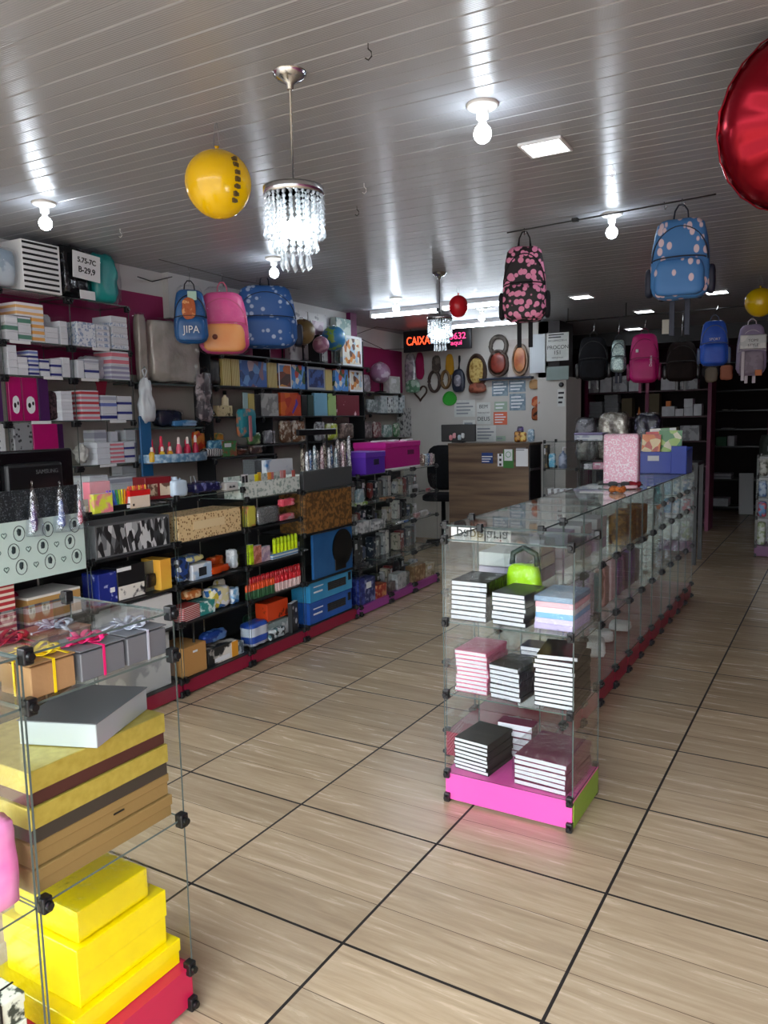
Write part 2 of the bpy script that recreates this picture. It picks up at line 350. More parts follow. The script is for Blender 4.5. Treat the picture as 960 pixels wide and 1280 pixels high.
# ================================================================== the room
H = 2.6
def nd(N, L, op, a, b=None, c=None):
    n = N.new('ShaderNodeMath'); n.operation = op
    for i, x in enumerate((a, b, c)):
        if x is None: continue
        if isinstance(x, (int, float)): n.inputs[i].default_value = x
        else: L.new(x, n.inputs[i])
    return n.outputs[0]
def floor_mat():
    m, N, L = newmat('wood_look_tile')
    o = N.new('ShaderNodeOutputMaterial'); b = N.new('ShaderNodeBsdfPrincipled'); L.new(b.outputs[0], o.inputs[0])
    tc = N.new('ShaderNodeTexCoord'); sx = N.new('ShaderNodeSeparateXYZ'); L.new(tc.outputs['Object'], sx.inputs[0])
    def edge(v, period, half):      # 1 on the joint line, 0 elsewhere
        fr = nd(N, L, 'FRACT', nd(N, L, 'ADD', nd(N, L, 'DIVIDE', v, period), 100.0))
        di = nd(N, L, 'ABSOLUTE', nd(N, L, 'SUBTRACT', nd(N, L, 'FRACT', nd(N, L, 'ADD', fr, .5)), .5))
        return nd(N, L, 'LESS_THAN', di, half/period)
    X, Y = sx.outputs[0], sx.outputs[1]
    grout = nd(N, L, 'MAXIMUM', edge(X, .6, .0048), edge(Y, .6, .0048)); plank = edge(Y, .2, .0014)
    # each plank gets its own tone, grain runs along x
    ip = nd(N, L, 'FLOOR', nd(N, L, 'DIVIDE', Y, .2)); ix = nd(N, L, 'FLOOR', nd(N, L, 'DIVIDE', X, .6))
    cx = N.new('ShaderNodeCombineXYZ'); L.new(ip, cx.inputs[0]); L.new(ix, cx.inputs[1])
    wn = N.new('ShaderNodeTexWhiteNoise'); wn.noise_dimensions = '2D'; L.new(cx.outputs[0], wn.inputs['Vector'])
    off = N.new('ShaderNodeVectorMath'); off.operation = 'MULTIPLY_ADD'; L.new(wn.outputs['Color'], off.inputs[0]); off.inputs[1].default_value = (9, 9, 9); L.new(tc.outputs['Object'], off.inputs[2])
    mp = N.new('ShaderNodeMapping'); mp.inputs['Scale'].default_value = (2.6, 34, 1); L.new(off.outputs[0], mp.inputs[0])
    n1 = N.new('ShaderNodeTexNoise'); n1.inputs['Scale'].default_value = 1; n1.inputs['Detail'].default_value = 6; n1.inputs['Roughness'].default_value = .65; n1.inputs['Distortion'].default_value = .6; L.new(mp.outputs[0], n1.inputs[0])
    r = N.new('ShaderNodeValToRGB'); e = r.color_ramp.elements
    e[0].position = .28; e[0].color = lin('a8947a'); e[1].position = .76; e[1].color = lin('d0bea2')
    q = e.new(.48); q.color = lin('b9a588'); L.new(n1.outputs[0], r.inputs[0])
    hs = N.new('ShaderNodeHueSaturation'); L.new(r.outputs[0], hs.inputs['Color']); L.new(nd(N, L, 'MULTIPLY_ADD', wn.outputs['Value'], .22, .89), hs.inputs['Value'])
    m1 = N.new('ShaderNodeMixRGB'); L.new(plank, m1.inputs[0]); L.new(hs.outputs[0], m1.inputs[1]); m1.inputs[2].default_value = lin('6d5c4a')
    m2 = N.new('ShaderNodeMixRGB'); L.new(grout, m2.inputs[0]); L.new(m1.outputs[0], m2.inputs[1]); m2.inputs[2].default_value = lin('1f1b18')
    L.new(m2.outputs[0], b.inputs['Base Color'])
    L.new(nd(N, L, 'MULTIPLY_ADD', grout, .5, nd(N, L, 'MULTIPLY_ADD', n1.outputs[0], .12, .20)), b.inputs['Roughness'])
    bp = N.new('ShaderNodeBump'); bp.inputs['Strength'].default_value = .25; bp.inputs['Distance'].default_value = .004
    L.new(nd(N, L, 'SUBTRACT', nd(N, L, 'MULTIPLY', n1.outputs[0], .25), nd(N, L, 'MAXIMUM', grout, plank)), bp.inputs['Height']); L.new(bp.outputs[0], b.inputs['Normal'])
    return m
floor_mat()
def ceil_mat():
    m, N, L = newmat('pvc_ceiling')
    o = N.new('ShaderNodeOutputMaterial'); b = N.new('ShaderNodeBsdfPrincipled'); L.new(b.outputs[0], o.inputs[0])
    b.inputs['Base Color'].default_value = lin('a3a6ab'); b.inputs['Roughness'].default_value = .27
    tc = N.new('ShaderNodeTexCoord'); w = N.new('ShaderNodeTexWave'); w.bands_direction = 'Y'; w.inputs['Scale'].default_value = 38; L.new(tc.outputs['Object'], w.inputs[0])
    bp = N.new('ShaderNodeBump'); bp.inputs['Strength'].default_value = .26; bp.inputs['Distance'].default_value = .0022
    L.new(w.outputs['Fac'], bp.inputs['Height']); L.new(bp.outputs[0], b.inputs['Normal'])
    return m
ceil_mat()
BEIGE = M('beige_wall', 'b9b4aa', 'aba59b', 'noise', 3, .7, soft=.3)
MAG = M('magenta_wall', '9c1f5c', '8f1b54', 'noise', 4, .6, soft=.3)
WALLW = M('white_wall', 'd8d8d6', 'cdcdcb', 'noise', 3, .7, soft=.3); PLUM = M('plum_pillar', '6a1450', rough=.5)
BACKW = M('grey_white_wall', 'c9c6c0', 'bebbb5', 'noise', 2.5, .7, soft=.3)
MAROON = M('dark_maroon_wall', '4a1230', rough=.6)
b = B(); box(b, -4, 6, -2.9, 12.2, -.1, 0); O('floor', b, 'wood_look_tile', kind='structure')
# ceiling planks: real joints, two ribs to a plank, running along x
b = B(); yy = -2.7; P = []; k = 0
while yy < 12.4:
    g = .0065 if k % 2 == 0 else .0011
    P += [(yy, H), (yy+.004, H+g), (yy+.009, H)]; yy += .075; k += 1
P = [(-2.75, H)]+P+[(13, H)]
lo = [(b.verts.new((-4.6, y, z)), b.verts.new((6.6, y, z))) for y, z in P]
for q0, q1 in zip(lo, lo[1:]): b.faces.new((q0[0], q1[0], q1[1], q0[1]))
bmesh.ops.recalc_face_normals(b, faces=b.faces[:])
for f in b.faces:
    if f.normal.z > 0: f.normal_flip()
tb = [b.verts.new(p) for p in ((-4.6, -2.75, H+.06), (6.6, -2.75, H+.06), (6.6, 13, H+.06), (-4.6, 13, H+.06))]; b.faces.new(tb)
O('ceiling', b, 'pvc_ceiling', None, (0, 0, 0), (0, 0, math.radians(2.4)), kind='structure')
# wall beside the shelves: beige below, magenta band, white strip on top
WU = -1.16
def wallslab(name, F, u, v0, v1, bands, th=.12):
    bm = B(); ms = []
    for i, (z0, z1, m) in enumerate(bands): box(bm, v0, v1, 0, th, z0, z1, i); ms.append(m)
    return O(name, bm, ms, None, F.w(u, 0, 0), (0, 0, F.rz), kind='structure')
wallslab('wall_left', FL, WU, -2.6, 5.05, [(0, 1.86, BEIGE), (1.86, 2.43, MAG), (2.43, H, WALLW)])
wallslab('wall_left_recess', FL, WU-.44, 5.0, 7.35, [(0, 1.86, BEIGE), (1.86, 2.38, MAG), (2.38, H, WALLW)])
bm = B(); box(bm, -.06, .06, -.05, .45, 0, H); O('trim_1', bm, PLUM, None, FL.w(WU, 5.06, 0), (0, 0, FL.rz), kind='structure')
bm = B(); box(bm, -.3, .3, -.03, .05, 2.28, H); O('trim_2', bm, WALLW, None, FL.w(WU+.03, 2.75, 0), (0, 0, FL.rz), kind='structure')
bm = B(); box(bm, -2.62, -.58, 7.0, 7.12, 0, H); O('wall_back', bm, BACKW, kind='structure')
bm = B(); box(bm, -.7, -.36, 6.97, 7.55, 0, 1.965); O('wall_cash_corner', bm, BACKW, kind='structure')
bm = B(); box(bm, -.7, -.45, 7.0, 7.5, 1.965, H); O('wall_cash_upper', bm, M('dark_panel', '2a2426', rough=.6), kind='structure')
bm = B(); box(bm, -2.8, 4.6, 11.9, 12.02, 0, H); O('wall_far', bm, MAROON, kind='structure')
bm = B(); box(bm, 4.4, 4.52, -2.6, 12, 0, H); O('wall_right', bm, [M('shop_side_wall', '8a3a66', rough=.6)], kind='structure')
bm = B(); box(bm, -2.7, -2.58, 7.0, 12, 0, H); O('wall_left_store_room', bm, MAROON, kind='structure')
bm = B(); box(bm, -2.6, 4.5, 8.72, 8.86, 2.42, H); O('trim_3', bm, M('dark_beam', '17181b', rough=.5), kind='structure')

# ------------------------------------------------------------------ ceiling lights
BULB = M('lit_bulb', 'e9f4ff', emis=55); PANEL = M('lit_panel', 'f2f8ff', emis=9); TUBE = M('lit_tube', 'eaf4ff', emis=22)
PORC = M('white_porcelain', 'e6e6e2', rough=.35)
def bulb(px, py, where, size=.031):
    d = ray(px, py); t = (H-CAM.z)/d.z; p = CAM+d*t
    o = T('ceiling_bulb', 'glowing round bulb in a white ceiling socket '+where, 'light bulb', (p.x, p.y, H))
    O('socket', lathe(B(), [(.056, 0), (.058, -.006), (.05, -.014), (.03, -.02), (.022, -.03), (.021, -.05), (.018, -.05)], 20), PORC, o)
    O('bulb_neck', lathe(B(), [(.0135, -.045), (.0145, -.062), (.018, -.075)], 14), PORC, o)
    O('bulb_globe', ball(B(), size, (0, 0, -.1), 1.05, 18, 12), BULB, o)
    return o
bulb(603, 130, 'by the square panel light')
bulb(55, 253, 'above the striped box on the top shelf')
bulb(765, 267, 'near the blue printed backpack')
bulb(342, 322, 'behind the big crystal pendant')
bulb(602, 385, 'beyond the pink flowered backpack')
bulb(495, 372, 'near the small crystal pendant')
def panel(c, where, rz=0, s=.17):
    o = T('ceiling_panel_light', 'square flat lit panel '+where, 'ceiling light', (c[0], c[1], H), rz)
    b = B(); h = s/2+.012
    for q in ((-h, h, -h, -s/2), (-h, h, s/2, h), (-h, -s/2, -s/2, s/2), (s/2, h, -s/2, s/2)): box(b, q[0], q[1], q[2], q[3], -.012, 0, 0, .002)
    O('frame', b, WHITE, o); b = B(); box(b, -s/2, s/2, -s/2, s/2, -.01, -.002); O('diffuser', b, PANEL, o)
panel((1.29, 1.478), 'in the ceiling close to the entrance bulb', .03, .155)
panel((.262, 5.45), 'in the ceiling beyond the pink flowered backpack')
panel((.515, 6.85), 'in the ceiling between the two far ones')
panel((.045, 8.43), 'deepest of those in the ceiling', 0, .18)
panel((1.34, 5.98), 'in the ceiling behind the blue printed backpack')
def tubelight(c, L_, where, rz=.06):
    o = T('tube_light', 'lit white tube fixture '+where, 'tube light', (c[0], c[1], H), rz)
    b = B(); box(b, -L_/2, L_/2, -.04, .04, -.045, 0, 0, .008, 2); O('housing', b, WHITE, o)
    for s in (-1, 1): O('tube', lathe(B(), [(.013, -L_/2+.03), (.013, L_/2-.03)], 12, (0, s*.026, -.058), 0, 'x'), TUBE, o)
    for s in (-1, 1):
        b = B(); box(b, s*(L_/2-.015)-.012, s*(L_/2-.015)+.012, -.044, .044, -.075, -.04, 0, .003); O('end_cap', b, BLACK if s > 0 else WHITE, o)
tubelight((-1.35, 5.02), .75, 'over the counters before the cash desk sign')
tubelight((-.55, 4.98), .75, 'behind the red balloon')
tubelight((-1.1, 6.35), .8, 'just in front of the cash desk sign')
# crystal pendants
def pendant(px, py, drop, R0, desc, hh=.235):
    d = ray(px, py); t = (H-CAM.z)/d.z; p = CAM+d*t
    o = T('crystal_pendant', desc, 'pendant lamp', (p.x, p.y, H))
    O('ceiling_canopy', lathe(B(), [(.054, 0), (.053, -.006), (.04, -.02), (.012, -.034), (.01, -.05), (.004, -.052)], 24), CHROME, o)
    O('stem', tube(B(), [(0, 0, -.04), (0, 0, -drop)], .0032, 8), CHROME, o)
    z0 = -drop
    O('drum_band', lathe(B(), [(R0*.98, z0-.028), (R0, z0-.028), (R0, z0), (R0*.98, z0), (.01, z0-.002), (.01, z0-.006), (R0*.97, z0-.006), (R0*.97, z0-.028)], 32), CHROME, o)
    O('bulb_globe', ball(B(), .03, (0, 0, z0-hh*.55), 1.1, 16, 10), M('lit_pendant_bulb', 'eef6ff', emis=110), o)
    O('bulb_socket', lathe(B(), [(.014, z0-hh*.43), (.015, z0-.01)], 12), WHITE, o)
    def strand(top, n, drop_l):
        b = B(); st = (top)/n
        for i in range(n): lathe(b, [(.0008, -i*st), (.0068, -i*st-st*.5), (.0008, -i*st-st*.96)], 6)
        lathe(b, [(.001, -top), (.006, -top-drop_l*.4), (.0085, -top-drop_l*.75), (.0008, -top-drop_l)], 6); return mesh('crystal_strand', b, CRYS)
    for R_, cnt, top, ds, dz in ((R0*.96, 30, hh*.42, .035, -.024), (R0*.72, 18, hh*.62, .035, -.02), (R0*.46, 11, hh*.80, .05, -.02)):
        me = strand(top, int(top/.016), ds)
        for i in range(cnt):
            a = 2*PI*i/cnt; OM('crystal_strand', me, o, (R_*math.cos(a), R_*math.sin(a), z0+dz))
pendant(362, 91, .35, .098, 'round tiered crystal pendant lamp hanging by the yellow balloon')
pendant(549, 341, .32, .095, 'round tiered crystal pendant lamp hanging in front of the red lettered sign')
# small ceiling hooks and fixtures
def hook(loc, label, mat=None, n='ceiling_hook', s=1.):
    o = O(n, tube(B(), [(0, 0, 0), (0, 0, -.012*s), (.008*s, 0, -.02*s), (.009*s, 0, -.03*s), (0, 0, -.036*s), (-.008*s, 0, -.03*s)], .0016*s, 6), mat or CHROME, None, loc, label=label, cat='hook'); return o
def zpt(px, py, z=H):
    d = ray(px, py); p = CAM+d*((z-CAM.z)/d.z); return (p.x, p.y, z)
for (x, y, l) in ((460, 54, 'tiny dark hook in the bare ceiling above the crystal pendant'), (455, 229, 'tiny white hook in the ceiling beside the crystal pendant'), (150, 286, 'tiny white hook in the ceiling beside the yellow balloon'), (766, 207, 'tiny white hook in the ceiling behind the square panel light'), (446, 258, 'tiny dark hook in the ceiling behind the crystal pendant')):
    hook(zpt(x, y), l, BLACK if 'dark' in l else WHITE, s=1.3)

# ------------------------------------------------------------------ balloons
def balloon(c, r, mat, label, sz=1.08, tilt=0, script=None):
    o = O('balloon', lathe(B(), [(max(r*math.sin(PI*i/20)*(1-.06*math.cos(PI*i/20)), .0005), -r*sz*math.cos(PI*i/20)) for i in range(21)], 36), mat, None, c, (tilt, 0, 0), label=label, cat='balloon')
    O('knot', lathe(B(), [(.002, r*sz-.002), (.006, r*sz+.006), (.009, r*sz+.014), (.004, r*sz+.014)], 10), mat, o)
    L_ = (H-c[2]-r*sz)
    O('loop_string', tube(B(), [(-.014, 0, r*sz+max(L_, .02)*.2), (-.004, 0, r*sz+max(L_, .02)*.95), (.004, 0, r*sz+max(L_, .02)*.95), (.016, 0, r*sz+max(L_, .02)*.2)], .0014, 5), M('clear_string', '8d9298', rough=.3), o)
    return o
p = CAM+ray(273, 231)*2.84
yb = balloon(p, .121, M('yellow_latex', 'f2c200', rough=.16, coat=.4), 'large yellow balloon hanging from the ceiling beside the crystal pendant', 1.0)
def print_on(o, r, s, n, az, mat):
    b = B()
    for row in range(n):
        for i in range(s):
            a = az+.02*RND.random()+i*.035; e = -.62+row*.19
            c = Vector((math.cos(a)*math.cos(e), math.sin(a)*math.cos(e), math.sin(e)*1.08))*(r+.0008)
            box(b, c.x-.004, c.x+.004, c.y-.004, c.y+.004, c.z-RND.uniform(.004, .009), c.z+RND.uniform(.004, .009))
    O('printed_lettering', b, mat, o)
print_on(yb, .122, 4, 7, -.30, M('dark_ink', '5a4410', rough=.5))
p = CAM+ray(573, 383)*6.4; balloon(p, .079, M('red_latex', 'd8202a', rough=.2), 'red balloon hanging beside the small crystal pendant by the cash desk sign', 1.15)
p = CAM+ray(950, 378)*6.2; balloon(p, .115, M('yellow_latex2', 'e8c400', rough=.18, coat=.4), 'yellow balloon hanging over the lilac backpack', 1.0)
# foil balloon: two domes meeting in a crimped seam
fb = B(); n, m, r = 56, 12, .24
ctr = CAM+ray(1003, 150)*2.25
def fpt(i, j, s):
    a = 2*PI*i/n; q = j/m
    rr = r*q; th = .12*math.sqrt(max(0, 1-q**2.2))
    cr = 1+.035*math.cos(a*14)*q**6*0+.0
    th += .008*math.cos(a*13+s)*(q**5)*(1-q)*9
    return (rr*math.cos(a)*cr, -s*th, rr*math.sin(a)*cr*1.04)
for s in (1, -1):
    rings = [[fb.verts.new(fpt(i, j, s)) for i in range(n)] for j in range(1, m+1)]; c0 = fb.verts.new((0, -s*.12, 0))
    for i in range(n):
        f = fb.faces.new((c0, rings[0][i], rings[0][(i+1) % n])); f.smooth = True
    for a_, b_ in zip(rings, rings[1:]):
        for i in range(n):
            f = fb.faces.new((a_[i], b_[i], b_[(i+1) % n], a_[(i+1) % n])); f.smooth = True
bmesh.ops.remove_doubles(fb, verts=fb.verts[:], dist=.0005); bmesh.ops.recalc_face_normals(fb, faces=fb.faces[:])
o = O('foil_balloon', fb, M('red_foil', '8e0a20', rough=.24, metal=.75), None, ctr, (.30, .1, .55), label='big glossy red foil balloon hanging close to the entrance', cat='balloon')
O('crimped_seam', tube(B(), [(1.012*r*math.cos(2*PI*i/72)*(1+.008*math.cos(i*2.1)), 0, 1.052*r*math.sin(2*PI*i/72)*(1+.008*math.cos(i*2.1))) for i in range(72)], .007, 5, 0, .35, True), 'red_foil', o)
O('hanging_string', tube(B(), [(0, 0, r), (.01, .01, H-ctr.z-.002)], .0012, 5), 'clear_string', o)

# ================================================================== low glass case by the entrance
RED = M('crimson_board', 'c01f4a', rough=.28); CRIM = M('dark_crimson_board', '8e1438', rough=.3); PUR = M('purple_board', 'a8469e', rough=.3)
PINK = M('bright_pink_board', 'ea5aae', rough=.3); LIME = M('olive_green_board', '7ea32a', rough=.35)
NL = [.12, .52, .945, 1.05]
case(FN, 'display_case', 'low glass display case by the entrance holding gift boxes and yellow boxes', -.80, -.39, .385, NL, RED, 0, cat='display case')
case(FN, 'display_case', 'low glass display case with a pink bag, cut off by the edge of the picture', -1.215, -.804, .385, NL, RED, 0, cat='display case', cs=(-1,))
BOWS = {}
def bow(parent, z, mat, at=(0, 0), s=.05, tails=True):
    b = B(); ph = RND.random()*6
    for i in range(7):
        a = ph+2*PI*i/7; e = .35+.5*((i*37) % 10)/10; L_ = s*(.8+.3*((i*53) % 10)/10); q = []
        for k in range(9):
            t = PI*k/8; rr = L_*math.sin(t)**.8; up = L_*.55*math.sin(2*t)*.6+rr*e*.7
            q.append((at[0]+rr*math.cos(a)-.25*s*math.cos(t)*math.sin(a), at[1]+rr*math.sin(a)+.25*s*math.cos(t)*math.cos(a), z+.004+max(up, 0)*.55))
        tube(b, q, .007, 6, 0, .16)
    if tails:
        for a in (ph+1, ph+4): tube(b, [(at[0], at[1], z+.006), (at[0]+s*.9*math.cos(a), at[1]+s*.9*math.sin(a), z+.012), (at[0]+s*1.5*math.cos(a), at[1]+s*1.5*math.sin(a), z+.004)], .006, 6, 0, .16)
    return O('bow', b, mat, parent)
def giftbox(c, w, d, h, mat, rib, label, rz=0, bs=.05, two=False):
    o = T('gift_box', label, 'gift box', c, rz)
    b = B(); box(b, -w/2, w/2, -d/2, d/2, 0, h*.9, 0, .002); O('box_body', b, mat, o)
    b = B(); box(b, -w/2-.0025, w/2+.0025, -d/2-.0025, d/2+.0025, h*.955, h, 0, .002); O('lid', b, mat, o)
    b = B(); t = .0032
    for s in (-1, 1):
        box(b, -t, t, s*(d/2+.0032)-.0006, s*(d/2+.0032)+.0006, 0, h+.001); box(b, s*(w/2+.0032)-.0006, s*(w/2+.0032)+.0006, -t, t, 0, h+.001)
    box(b, -t, t, -d/2-.003, d/2+.003, h, h+.0012); box(b, -w/2-.003, w/2+.003, -t, t, h, h+.0012); O('ribbon', b, rib, o)
    bow(o, h, rib, (0, 0), bs); return o
KR2 = M('kraft_gift_card', 'a8845c', rough=.7, bump=.1); GREY = M('grey_gift_card', '6c6f74', rough=.4)
YR = M('yellow_satin', 'f0d21e', rough=.25); PR = M('pink_satin', 'e0246f', rough=.25); SR = M('silver_satin', 'cfd6e6', rough=.2, metal=.3); RR = M('red_satin', 'b3162b', rough=.3)
zg = .946
giftbox((.93, -.715, zg), .105, .105, .073, KR2, YR, 'kraft gift box tied with a yellow ribbon by the black corner clip', PI/2, .045)
giftbox((.925, -.59, zg), .118, .12, .07, GREY, PR, 'grey gift box tied with a bright pink bow in the low case', PI/2, .04)
giftbox((.925, -.463, zg), .118, .12, .072, GREY, SR, 'grey gift box tied with a pale silver bow in the low case', PI/2, .045)
giftbox((.76, -.68, zg), .13, .13, .068, KR2, RR, 'kraft gift box with a red bow behind the yellow-ribboned one', .3+PI/2, .05)
giftbox((.72, -.52, zg), .12, .12, .06, M('brown_gift', '9a6a4c', rough=.6), SR, 'brown gift box with a silver bow at the back of the low case', PI/2, .04)
giftbox((.90, -.92, zg), .12, .12, .075, KR2, RR, 'kraft gift box with a red bow just cut off by the picture edge', PI/2, .05)
# boxes on the middle shelf
GOLD = M('gold_foil_card', 'd0c05c', 'bba848', 'noise', 40, .3, .45, soft=.2); GBASE = M('brown_box_base', '4a2620', rough=.5); DBASE = M('dark_grey_box_base', '3a342c', rough=.5)
SILV = M('silver_box_card', 'b4c0c4', rough=.32, metal=.35); STOP = M('grey_box_lid', '6f7478', rough=.4, metal=.3)
def flatbox(c, w, d, h, lid, base, label, rz=PI/2, f=.62, slot=False, wrap=False):
    o = T('flat_box', label, 'box', c, rz)
    b = B(); box(b, -w/2, w/2, -d/2, d/2, 0, h*.95, 0, .0015); O('box_base', b, base, o)
    b = B(); box(b, -w/2-.003, w/2+.003, -d/2-.003, d/2+.003, h*(1-f), h, 0, .002); O('lid', b, lid, o)
    if slot: b = B(); box(b, .02, .05, -d/2-.0042, -d/2-.002, h*.42, h*.48); O('hand_slot', b, BLACK, o)
    if wrap: O('clear_wrap', pillow(B(), w+.014, d+.014, h+.004, 14, 9, .006, RND.randint(0, 50)), FILM, o)
    return o
flatbox((.815, -.592, .521), .385, .30, .054, TAN, TAN, 'flat tan card box at the bottom of the stack under the gold boxes', f=.5)
flatbox((.812, -.592, .576), .38, .295, .055, TAN, TAN, 'flat tan card box with a hand slot, directly under the gold boxes', slot=True, f=.4)
flatbox((.815, -.593, .632), .375, .30, .078, GOLD, DBASE, 'flat gold-lidded box with a dark base, lower of the two gold ones', f=.6)
flatbox((.812, -.592, .711), .37, .30, .078, GOLD, GBASE, 'flat gold-lidded box with a brown base, upper of the two gold ones')
flatbox((.862, -.552, .790), .19, .236, .058, STOP, SILV, 'flat silver box lying askew on top of the gold boxes', rz=.368, f=.04)
# yellow boxes on the bottom shelf
YEL = M('yellow_card', 'f5e000', 'ead400', 'noise', 20, .32, soft=.3, coat=.3)
flatbox((.815, -.562, .121), .315, .31, .068, YEL, YEL, 'widest bright yellow box, at the bottom of the yellow stack', f=.5)
flatbox((.82, -.560, .190), .26, .27, .142, YEL, YEL, 'tall bright yellow box in the middle of the yellow stack', f=.5)
flatbox((.825, -.572, .333), .20, .23, .076, YEL, YEL, 'small bright yellow box on top of the yellow stack', f=.98)
filmwrap(FN, 'crinkled clear film around the top yellow box', -.175, -.572, .333, .212, .242, .082)
# goods in the neighbouring case
PBAG = M('pink_paper_bag', 'f07ac0', 'f6a5d6', 'noise', 14, .35, soft=.2)
o = O('gift_bag', pillow(B(), .165, .09, .2, 9, 8, .008, 4), PBAG, None, (.93, -.892, .521), (0, 0, PI/2), label='shiny pink gift bag on the middle shelf at the picture edge', cat='bag')
O('gathered_top', pillow(B(), .13, .06, .05, 3, 7, .03, 9, (0, 0, .19)), PBAG, o)
PATB = M('black_white_pattern_card', 'd6dcc8', '3a4238', 'noise', 30, .5, th=.52, soft=.03)
for i, (h, l) in enumerate(((.1, 'dark grey box under the patterned gift boxes'), (.055, 'black and white patterned box, lower of two at the picture edge'), (.06, 'black and white patterned box tied with dark cord, upper of two'))):
    z = (.121, .222, .278)[i]; o = T('gift_box', l, 'gift box', (.88, -.93, z), PI/2)
    b = B(); box(b, -.1, .1, -.09, .09, 0, h*.98, 0, .002); O('box_body', b, DBASE if i == 0 else PATB, o)
    b = B(); box(b, -.102, .102, -.092, .092, h*.6, h, 0, .002); O('lid', b, DBASE if i == 0 else PATB, o)
    if i == 2:
        b = B(); box(b, .045, .05, -.0935, .0935, 0, h+.002); box(b, -.104, .104, -.05, -.046, h, h+.002); O('cord', b, BLACK, o)

# ================================================================== island case of notebooks
IL = [.12, .443, .729, 1.05]
case(FI, 'display_case', 'glass case at the head of the island, stacked with notebooks over a bright pink base', 1.085, 1.6, .33, IL, PINK, 0, front=True, side_base=LIME, shelf=None)
for k in range(12):
    y0 = 1.26+k*.308
    lab = ['first', 'second', 'third', 'fourth', 'fifth', 'sixth', 'seventh', 'eighth', 'ninth', 'tenth', 'eleventh', 'last'][k]
    case(FS, 'display_case', f'{lab} narrow glass case of the long island row, counting from the notebooks', y0, y0+.304, .43, [.12, .435, .75]+([.905] if k > 7 else [])+[1.05], CRIM, 0, group='long row of the island', front=True, sides=(1, 1 if k == 11 else 0), topclips=k < 1)
BLK = M('black_cover', '0b0d11', rough=.5, spec=.18); NAVY = M('navy_cover', '1b2440', '2a3558', 'noise', 40, .4, soft=.2); MARO = M('maroon_cover', '6a1440', rough=.5, spec=.2)
PNKC = M('pink_cover', 'd4527f', 'e58aa8', 'noise', 30, .4, soft=.2); GRYC = M('charcoal_cover', '2c3138', rough=.45, spec=.3)
PAS = [M('pastel_%d' % i, c, rough=.5) for i, c in enumerate(('cfc4ea', 'd8cfee', '86c0ee', 'f0f2f4', 'f2b8c4', '7f9cb8'))]
E = 'of the island'
notebooks(FI, (-.14, 1.176), .73, 8, .15, .2, .0192, BLK, 'black hardcover notebook of the tall stack on the top shelf '+E)
filmwrap(FI, 'clear film round the tall black notebook stack on the top shelf', -.14, 1.176, .73, .158, .214, .15)
notebooks(FI, (-.135, 1.345), .73, 7, .137, .19, .0175, GRYC, 'charcoal notebook before the neon green bag on the top shelf of the island', rz=-.08)
notebooks(FI, (-.16, 1.51), .73, 6, .145, .21, .0205, None, 'pastel notebook of the stack on the top shelf beside the glass side', covers=PAS, spine=-1)
filmwrap(FI, 'clear film over the pastel notebook stack', -.16, 1.51, .73, .155, .22, .135)
notebooks(FI, (-.14, 1.185), .444, 10, .135, .2, .0165, PNKC, 'pink notebook of the wrapped stack on the middle shelf '+E)
filmwrap(FI, 'crinkled clear film around the pink notebook stack', -.14, 1.185, .444, .148, .213, .17)
notebooks(FI, (-.115, 1.335), .444, 7, .128, .17, .0185, GRYC, 'dark notebook of the film-wrapped middle stack on the middle shelf', rz=-.12)
filmwrap(FI, 'crinkled clear film over the dark notebooks on the middle shelf', -.115, 1.335, .444, .145, .186, .15, -.12)
notebooks(FI, (-.25, 1.39), .444, 9, .13, .10, .0185, NAVY, 'navy sparkly notebook standing in the stack behind the dark middle one', spine=-1)
notebooks(FI, (-.14, 1.515), .444, 11, .15, .21, .0178, BLK, 'black notebook of the tallest stack on the middle shelf by the glass side', last=.12)
notebooks(FI, (-.14, 1.19), .121, 8, .152, .2, .0158, BLK, 'black notebook of the low stack on the pink base deck', rz=-.12)
notebooks(FI, (-.283, 1.28), .121, 5, .15, .07, .028, MARO, 'maroon notebook of the short stack at the back of the pink base deck')
notebooks(FI, (-.162, 1.472), .121, 6, .205, .265, .0195, MARO, 'large maroon notebook of the wrapped stack on the pink base deck', rz=-.06)
filmwrap(FI, 'loose crinkled clear film over the large maroon notebooks', -.162, 1.472, .121, .222, .282, .15, -.04, wob=.012)
# neon green bag on the top shelf
NEON = M('neon_green_nylon', 'b6f01a', 'a2e010', 'noise', 14, .4, soft=.3, bump=.3, bs=30)
o = O('lunch_bag', pillow(B(), .145, .09, .20, 4, 8, .012, 3), NEON, None, FI.w(-.268, FI.px(-.268, 655, 715)[0], .73), label='neon green padded bag in clear film behind the charcoal notebooks', cat='bag')
O('carry_handle', tube(B(), [(-.05, 0, .19), (-.045, 0, .235), (0, 0, .26), (.05, 0, .235), (.055, 0, .19)], .012, 8), M('dark_green_strap', '16322a', rough=.5), o)
O('clear_wrap', pillow(B(), .17, .098, .28, 4, 9, .018, 8), FILM, o)
o = O('sign_reflection', box(B(), -.27, .0, -.002, .002, -.005, .056), M('reflected_sign_white', 'f2f6f4', rough=.3), None, (1.228, 1.246, .988), (.0, 0, 0), label='white strip with upside-down grey letters imitating a reflection under the island glass top', cat='sign')  # card with flipped lettering stands in for a reflection in the glass top
text('papelaria', .066, M('reflected_sign_grey', '2c3636', rough=.5), o, (-.128, -.0025, .028), (PI/2, 0, 0), sx=1.0).scale = (1, -1, 1)
for i, (x, z) in enumerate(((1.115, 1.038), (1.325, 1.038))):
    pass
